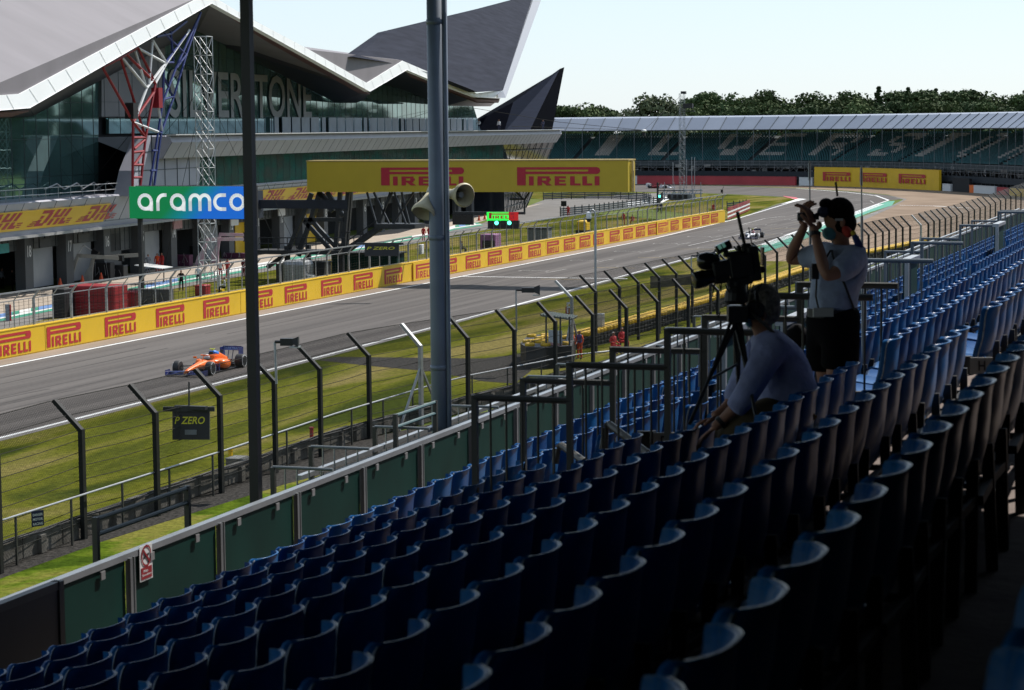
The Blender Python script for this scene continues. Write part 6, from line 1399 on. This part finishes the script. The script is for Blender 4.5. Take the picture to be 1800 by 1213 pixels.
mb = MB(); mb.ball(m2_(1341, 530), (.112, .12, .115), 18, 12); mb.ball(m2_(1346, 545), (.098, .11, .10), 14, 9); mb.build('hair', greyhair, sm2, smooth=True)
mb = MB(); mb.lathe(m2_(1327, 545, -.13), fw, [(0, .045), (.01, .06), (.05, .06), (.06, .045)], 16); mb.lathe(m2_(1327, 545, .08), fw, [(0, .045), (.05, .055)], 14); hb = [m2_(1327, 545)+(-fw*math.cos(a)*.125+up*math.sin(a)*.14) for a in [math.pi*k/14 for k in range(15)]]; mb.path(hb, .014, 6); mb.build('headphones', blackm, sm2)
mb = MB(); mb.ball(m2_(1343, 556, -.10), (.018, .012, .03), 10, 6); mb.build('ear', skin, sm2, smooth=True)
mb = MB(); mb.ball(m2_(1318, 562), (.03, .055, .05), 12, 8); mb.build('face_mask', mat('mask_turquoise', (0, 0, 0)), sm2, smooth=True)
mb = MB(); mb.ball(m2_(1306, 550), (.02, .018, .028), 8, 6); mb.build('nose', skin, sm2, smooth=True)
mb = MB(); mb.lathe(m2_(1264, 745, -.2), m2_(1272, 738, -.2)-m2_(1264, 745, -.2), [(0, .04), (.028, .042)], 14); mb.build('wristwatch', blackm, sm2)
sc_ = thing('flight_case', 'black case the seated man sits on, hidden among the seats', 'case', m2_(1385, 780)); mb = MB(); q = m2_(1392, 745); mb.box(q-V((0, 0, .30)), (.4, .45, .5), rz=.1); mb.build('case_body', blackm, sc_, bevel=.015); mb = MB(); mb.box(q-V((0, 0, .04)), (.42, .47, .03), rz=.1); mb.build('lid', dsteel, sc_)
# ---- television camera on its tripod
D3 = 13.9
def m3_(x, y, dd=0): return AD(x, y, D3+dd)
tv = thing('television_camera', 'black broadcast camera with aerials on a tripod in front of the seated man', 'camera', m3_(1290, 560))
def cyl(name, p, q, prof, m=blackm): mb = MB(); mb.lathe(p, q-p, prof, 20); return mb.build(name, m, tv, smooth=True)
gloss = mat('black_lens_plastic', (.012, .012, .014), .25)
mb = MB(); 
for c_, sz in (((1280, 470), (.20, .13, .10)), ((1302, 466), (.15, .14, .15)), ((1324, 456), (.07, .12, .17)), ((1288, 446), (.12, .07, .03)), ((1299, 438), (.03, .03, .05)), ((1276, 440), (.03, .03, .05)), ((1268, 488), (.10, .09, .07)), ((1300, 494), (.16, .11, .05)), ((1326, 484), (.08, .12, .07)), ((1312, 436), (.06, .05, .06)), ((1338, 474), (.05, .06, .04))): mb.box(m3_(*c_), sz, M=Matrix.Rotation(TH, 3, 'Z') @ Matrix.Rotation(R(-8), 3, 'Y'))
mb.build('camera_body', blackm, tv, bevel=.012)
cyl('lens', m3_(1219, 494, -.03), m3_(1260, 484), [(0, .045), (.005, .054), (.07, .056), (.09, .048), (.13, .044), (.17, .05)], gloss)
cyl('viewfinder', m3_(1226, 460, .03), m3_(1265, 458), [(0, .028), (.02, .05), (.06, .058), (.10, .05), (.14, .04)], gloss)
mb = MB(); mb.box(m3_(1272, 434), (.10, .07, .055), M=Matrix.Rotation(TH, 3, 'Z') @ Matrix.Rotation(R(-25), 3, 'Y')); mb.box(m3_(1340, 450, .02), (.012, .14, .12), rz=TH); mb.build('monitor', gloss, tv, bevel=.006)
mb = MB()
for x, y in ((1265, 434), (1272, 431)): mb.box(m3_(x, y, -.06), (.018, .012, .03), M=Matrix.Rotation(R(-30), 3, 'Y')); 
mb.build('lit_screen', mat('screen_green', (.12, .3, .25), .3, emit=.25), tv)
mb = MB(); mb.path([m3_(1311, 440), m3_(1296, 372)], .011, 6); mb.path([m3_(1303, 436), m3_(1287, 416)], .004, 5); mb.path([m3_(1322, 432), m3_(1316, 400)], .004, 5); mb.build('aerial', blackm, tv)
mb = MB(); rn = random.Random(8)
for k in range(9): x = 1255+k*10; mb.path([m3_(x, 500, -.05), m3_(x+rn.uniform(-6, 6), 512+rn.uniform(0, 10), -.05), m3_(x+rn.uniform(0, 14), 498, -.05)], .004, 5)
mb.path([m3_(1262, 512), m3_(1258, 540), m3_(1262, 560), m3_(1266, 548)], .005, 5); mb.build('cables', blackm, tv)
mb = MB(); mb.lathe(m3_(1294, 535), up, [(0, .05), (.02, .075), (.07, .07), (.11, .055), (.14, .06)], 16); mb.box(m3_(1296, 552), (.12, .12, .1), rz=TH); mb.build('fluid_head', blackm, tv)
mb = MB(); top = m3_(1294, 556)
for q in (m3_(1212, 745, -.5), m3_(1300, 742, .35), m3_(1330, 740, -.3)): a = top.lerp(q, .55); mb.tube(top+rt*.02, a, .015, 8); mb.tube(top-rt*.02, a, .012, 8); mb.tube(a, q, .012, 8)
mb.tube(top.lerp(m3_(1212, 745, -.5), .6), m3_(1296, 640), .009, 6); mb.tube(m3_(1296, 640), top.lerp(m3_(1300, 742, .35), .6), .009, 6); mb.build('tripod', blackm, tv)
mb = MB(); mb.tube(m3_(1300, 530), m3_(1365, 590, -.1), .011, 8); mb.tube(m3_(1365, 590, -.1), m3_(1377, 600, -.1), .016, 8); mb.build('pan_handle', blackm, tv)
c2_ = thing('covered_camera', 'black draped camera standing just left of the standing man\'s waist', 'camera', AD(1400, 640, 17)); mb = MB(); q = AD(1402, 588, 17)
mb.rings([[AD(1402+w_*math.cos(a), 588+sh-(w_*.10)*math.sin(a), 17+.1*math.sin(a)) for a in [2*math.pi*k/12 for k in range(12)]] for sh, w_ in ((-18, 8), (-8, 20), (2, 26), (12, 22), (20, 12))]); mb.ball(AD(1382, 598, 17), (.07, .06, .045), 10, 7); mb.build('rain_cover', blackcloth, c2_, smooth=True)
mb = MB(); mb.tube(AD(1402, 600, 17), AD(1402, 690, 17), .03, 8); mb.ball(AD(1420, 564, 17), (.025, .02, .03), 8, 6); mb.build('pole', blackm, c2_)
for x, yt, lab in ((1424, 283, 'thin whip aerial rising left of the standing man\'s hands'), (1515, 292, 'thin whip aerial rising behind the standing man\'s shoulder')):
    t = thing('whip_aerial', lab, 'aerial', AD(x+2, 640, 19)); mb = MB(); mb.tube(AD(x+2, 640, 19), AD(x, 380, 19), .012, 6); mb.build('lower_rod', steel, t); mb = MB(); mb.tube(AD(x, 380, 19), AD(x-1, yt, 19), .006, 6); mb.tube(AD(x-1, yt+4, 19), AD(x-1, yt+34, 19), .011, 6); mb.build('upper_rod', steel, t)
# ================================================================== THINGS IN THE PIT LANE
def pxbox(name, label, cat, x0, y0, x1, y1, yb, m, depth=1.2, z0=0, bev=.04, parts=(), group=None):
    """box whose front fills the given picture rectangle when standing with its foot on the ground at picture row yb"""
    p = G((x0+x1)/2, yb); D = (p-CAM).dot(fw); a = AD(x0, yb, D); b_ = AD(x1, yb, D); zt_ = AD((x0+x1)/2, y0, D).z; zb_ = 0 if z0 == 0 else AD((x0+x1)/2, y1, D).z
    t = thing(name, label, cat, p, group); w_ = (b_-a).length; ang = .05
    mb = MB(); mb.box((p.x, p.y+depth/2, (zb_+zt_)/2), (w_, depth, zt_-zb_), rz=ang); mb.build('body', m, t, bevel=bev)
    return t, p, w_, zt_, D
def dz(t, p, w_, z, D, m, nm='lid', h=.08, extra=.05, depth=1.2): mb = MB(); mb.box((p.x, p.y+depth/2, z+h/2), (w_+extra, depth+extra, h), rz=.05); return mb.build(nm, m, t)
t, *q = pxbox('red_crate_stack', 'long stack covered in dark red sheeting behind the pit fence', 'crates', 116, 502, 203, 552, 556, redpaint, 2.4, bev=.12); p, w_, z, D = q
for zz in (.5, 1.0, 1.5):
    mb = MB(); mb.box((p.x, p.y+1.2, zz), (w_+.04, 2.44, .03), rz=.05); mb.build('seam', mat('dark_red_seam', (.14, .005, .01), .7), t)
mb = MB(); mb.box((p.x-w_/2+.5, p.y-.03, z-.45), (.35, .04, .38), rz=.05); mb.build('yellow_badge', yellow, t)
pxbox('black_rack', 'black shelved rack at the left end of the red sheeted stack', 'rack', 91, 508, 114, 556, 559, blackm, 1.6)
for i, (x0, y0, x1, yb, lab) in enumerate(((207, 512, 236, 545, 'smaller red sheeted crate right of the long red stack'), (340, 501, 361, 521, 'small red drum shaped bundle left of the lattice mast foot'))):
    t, *q = pxbox('red_crate', lab, 'crate', x0, y0, x1, yb, yb, redpaint, 1.2, bev=.15); dz(t, *q[:1], q[1], q[2]-.1, q[3], redwall, h=.05)
t, p, w_, z, D = pxbox('generator', 'rounded silver generator behind the pit fence right of the black column', 'generator', 492, 458, 538, 500, 504, steel, 2.2, bev=.35)
mb = MB(); mb.box((p.x-w_/2-.25, p.y+1, z*.45), (.5, 1.9, z*.85), rz=.05); mb.build('grille', blackm, t); mb = MB(); mb.box((p.x+w_/2+.3, p.y+.6, .5), (.5, .6, .9), rz=.05); mb.build('white_unit', whitepl, t)
t, p, w_, z, D = pxbox('pit_stand', 'dark green sheeted pit wall stand under the gantry legs', 'stand', 578, 446, 700, 482, 486, greenpanel, 2.2); dz(t, p, w_, z, D, dsteel, 'roof', .12, .3, 2.2)
t, p, w_, z, D = pxbox('pit_stand', 'black sheeted pit wall stand right of the silver generator', 'stand', 543, 462, 570, 494, 497, blackm, 1.8); dz(t, p, w_, z, D, dsteel, 'roof', .1, .2, 1.8)
t, p, w_, z, D = pxbox('pit_cart', 'pink topped equipment cart with dark screens behind the pit fence', 'cart', 842, 412, 870, 438, 441, mat('pink_cloth', (.28, .12, .25), .7), 2.5, bev=.1)
mb = MB(); mb.box((p.x+.2, p.y-.03, z*.36), (w_*.8, .05, z*.55), rz=.05); mb.build('screens', blackm, t)
t, p, w_, z, D = pxbox('pit_cart', 'grey equipment cart left of the yellow covered one behind the pit fence', 'cart', 925, 402, 962, 424, 426, mat('cart_grey', (.16, .17, .17), .6), 2.2, bev=.08); dz(t, p, w_, z, D, blackm, 'canopy', .1, .2, 2.2)
t, p, w_, z, D = pxbox('pit_cart', 'yellow covered cart beside the lamp post behind the pit fence', 'cart', 1012, 388, 1030, 412, 415, yellow, 2.2, bev=.25); dz(t, p, w_, .2, D, blackm, 'base', .5, .1, 2.2)
t, p, w_, z, D = pxbox('sign_board', 'tall pale information board on the pit grass at the far left', 'board', 9, 535, 17, 560, 564, mat('pale_grey_board', (.3, .32, .38), .6), .1, bev=.01); mb = MB(); mb.box((p.x+w_/2+.1, p.y, z/2), (.08, .1, z)); mb.build('post', redpaint, t)
t, p, w_, z, D = pxbox('sign_board', 'tall pale information board beside the long red stack', 'board', 213, 503, 220, 531, 540, mat('pale_grey_board', (0, 0, 0)), .1, bev=.01); dz(t, p, w_, 0, D, yellow, 'foot', .2, .4, .3)
t, p, w_, z, D = pxbox('sign_board', 'tall white board at the foot of the silver lattice mast', 'board', 381, 484, 388, 504, 512, whitepl, .1, bev=.01); dz(t, p, w_, 0, D, yellow, 'foot', .15, .3, .3)
for i, (x, y, lab) in enumerate(((106, 502, 'orange traffic cone left of the silver pit arm'), (145, 497, 'orange traffic cone between the two silver pit arm legs'), (178, 492, 'orange traffic cone right of the silver pit arms'), (842, 386, 'left orange cone under the start lights'), (852, 384, 'right orange cone under the start lights'), (822, 370, 'orange cone beside the black unlit board'))):
    p = G(x, y+2); t = thing('traffic_cone', lab, 'cone', p); mb = MB(); mb.lathe(p+V((0, 0, .04)), (0, 0, 1), [(0, .22), (.7, .05)], 10); mb.build('cone', mat('cone_orange', (.8, .10, .02), .5), t); mb = MB(); mb.box(p+V((0, 0, .02)), (.55, .55, .05)); mb.build('base', mat('cone_base', (.3, .04, .02), .6), t)
# team overhead arms reaching out over the pit boxes
def pit_arm(label, foot, mid, tip, m, thick=.32):
    p = G(*foot); D = (p-CAM).dot(fw); a = [AD(x, y, D) for x, y in (foot, mid, tip)]; t = thing('pit_gantry', label, 'pit gantry', p)
    mb = MB(); f0, f1 = a[0], a[1]; mb.rings([[q+rt*i*w_+fw*j*.18 for i, j in ((-1, -1), (1, -1), (1, 1), (-1, 1))] for q, w_ in ((f0, .40), (f0.lerp(f1, .35)-rt*.1, .34), (f0.lerp(f1, .6), .17), (f1, .11))]); mb.build('leg', m, t)
    mb = MB(); mb.beam(a[1]-rt*.1, a[2], thick*.8, thick); mb.build('boom', m, t); mb = MB(); mb.box(a[2], (.4, .35, .5)); mb.build('end_unit', blackm, t)
sarm = mat('arm_silver', (.30, .30, .28), .4, .4)
pit_arm('silver pit arm nearer the fence with a drooping end', (118, 500), (137, 449), (213, 454), sarm)
pit_arm('silver pit arm behind, reaching further right', (155, 496), (164, 453), (248, 448), sarm)
pit_arm('white and pink pit arm left of the lattice mast foot', (350, 466), (364, 421), (432, 420), mat('pink_white_arm', (.50, .47, .49), .4, ns=1.2, c2=(.50, .26, .36)))
pit_arm('white and pink pit arm right of the lattice mast foot', (377, 462), (387, 412), (432, 413), mat('pink_white_arm', (0, 0, 0)))
mb = MB(); t = thing('umbrella_arm', 'thin bent pole with a black lamp over the left silver pit arm', 'pole', G(137, 497)); D = (G(137, 497)-CAM).dot(fw); mb.path([AD(133, 455, D), AD(147, 431, D), AD(163, 441, D)], .05, 6); mb.build('pole', whitepl, t); mb = MB(); mb.box(AD(168, 444, D), (.6, .4, .45), M=Matrix.Rotation(.5, 3, 'Y')); mb.build('lamp', blackm, t)
t = thing('canopy_board', 'flat white sunlit panel held level above the pit box equipment', 'canopy', G(265, 490)); D = (G(265, 500)-CAM).dot(fw); mb = MB(); mb.prism([AD(236, 467, D), AD(285, 473, D), AD(304, 470, D+2), AD(258, 464, D+2)], V((0, 0, .06))); mb.build('panel', whitepl, t)
mb = MB(); mb.tube(AD(245, 468, D), AD(245, 498, D), .05); mb.tube(AD(288, 472, D), AD(288, 496, D), .05); mb.build('leg', dsteel, t)
for i, (x0, y0, x1, yb, m, lab) in enumerate(((60, 461, 75, 506, blackm, 'tall black tyre rack before the left pale garage screen'), (46, 485, 56, 508, dsteel, 'low dark trolley left of the tall black tyre rack'), (150, 462, 196, 492, mat('dark_rack', (.015, .015, .017), .6), 'wide dark wheel rack between the silver pit arms'), (196, 466, 218, 490, dsteel, 'steel framed rack right of the wide wheel rack'), (333, 432, 346, 460, blackm, 'black cabinet at the garage pillar left of the white pit arms'), (300, 448, 334, 468, mat('pink_banner', (.09, .02, .06), .7), 'low magenta barrier before the pale garage screen'), (390, 445, 432, 455, mat('pink_banner', (0, 0, 0)), 'row of dark pink equipment under the white pit arms'), (255, 455, 280, 472, mat('mauve_kit', (.10, .04, .09), .6), 'mauve equipment in the half open garage door'), (222, 508, 300, 535, mat('gear_grey', (.07, .07, .07), .6), 'heap of grey camera gear on the pit grass'), (735, 430, 741, 447, whitepl, 'small white box in the pit fence left of the drainpipe column'), (668, 385, 735, 397, mat('olive_kit', (.10, .10, .05), .6), 'olive work platform under the braced gantry leg'))):
    t, p, w_, z, D = pxbox('equipment', lab, 'equipment', x0, y0, x1, yb, yb, m, .9, bev=.05); rn = random.Random(i)
    mb = MB()
    for k in range(int(w_*2.2)+2):
        x = p.x-w_/2+rn.random()*w_; zz = rn.uniform(.2, z+.25); mb.beam((x, p.y-.06, rn.uniform(0, z*.4)), (x+rn.uniform(-.3, .3), p.y-.06, zz), .04)
    mb.build('frame', rail if i not in (0, 4) else dsteel, t)
# garage team signs
for k, (x, y, m, lab) in enumerate(((4, 437, mat('teal_sign', (.02, .25, .25), .5), 'teal sign hanging over the leftmost garage'), (79, 427, dsteel, 'dark sign hanging left of the pillar numbered 17'), (146, 418, dsteel, 'dark sign hanging left of the third garage pillar'), (312, 395, mat('pale_pink_sign', (.45, .25, .27), .5), 'pale pink sign hanging over the garage left of pillar 15'), (412, 390, whitepl, 'white sign hanging right of pillar 14'), (495, 373, whitepl, 'white sign hanging over the garage behind the gantry beam'))):
    p = PB(x, y, 1.2); t = thing('team_sign', lab, 'sign', p); mb = MB(); mb.box(p, (.12, 2.2, .75), rz=math.atan2(BT.y, BT.x)-math.pi/2); mb.build('plate', m, t); mb = MB(); mb.beam(p+V((0, 0, .3)), p+V((0, 0, 1.0)), .08); mb.build('hanger', dsteel, t)
# overhead cable camera
ck = thing('cable_camera', 'white camera hanging on thin cables above the red barrier wall', 'camera', AD(1132, 232, 330)); D = 330
mb = MB(); mb.ball(AD(1132, 230, D), (.42, .42, .22), 10, 6); mb.build('housing', whitepl, ck, smooth=True); mb = MB(); mb.box(AD(1132, 236, D), (.4, .35, .5)); mb.build('head', blackm, ck)
mb = MB(); mb.path([AD(900, 222, 300), AD(1132, 229, D)], .03, 4); mb.path([AD(1197, 168, 411), AD(1132, 229, D)], .03, 4); mb.path([AD(832, 190, 320), AD(985, 215, D), AD(1132, 229, D)], .03, 4); mb.build('cable', wirem, ck)
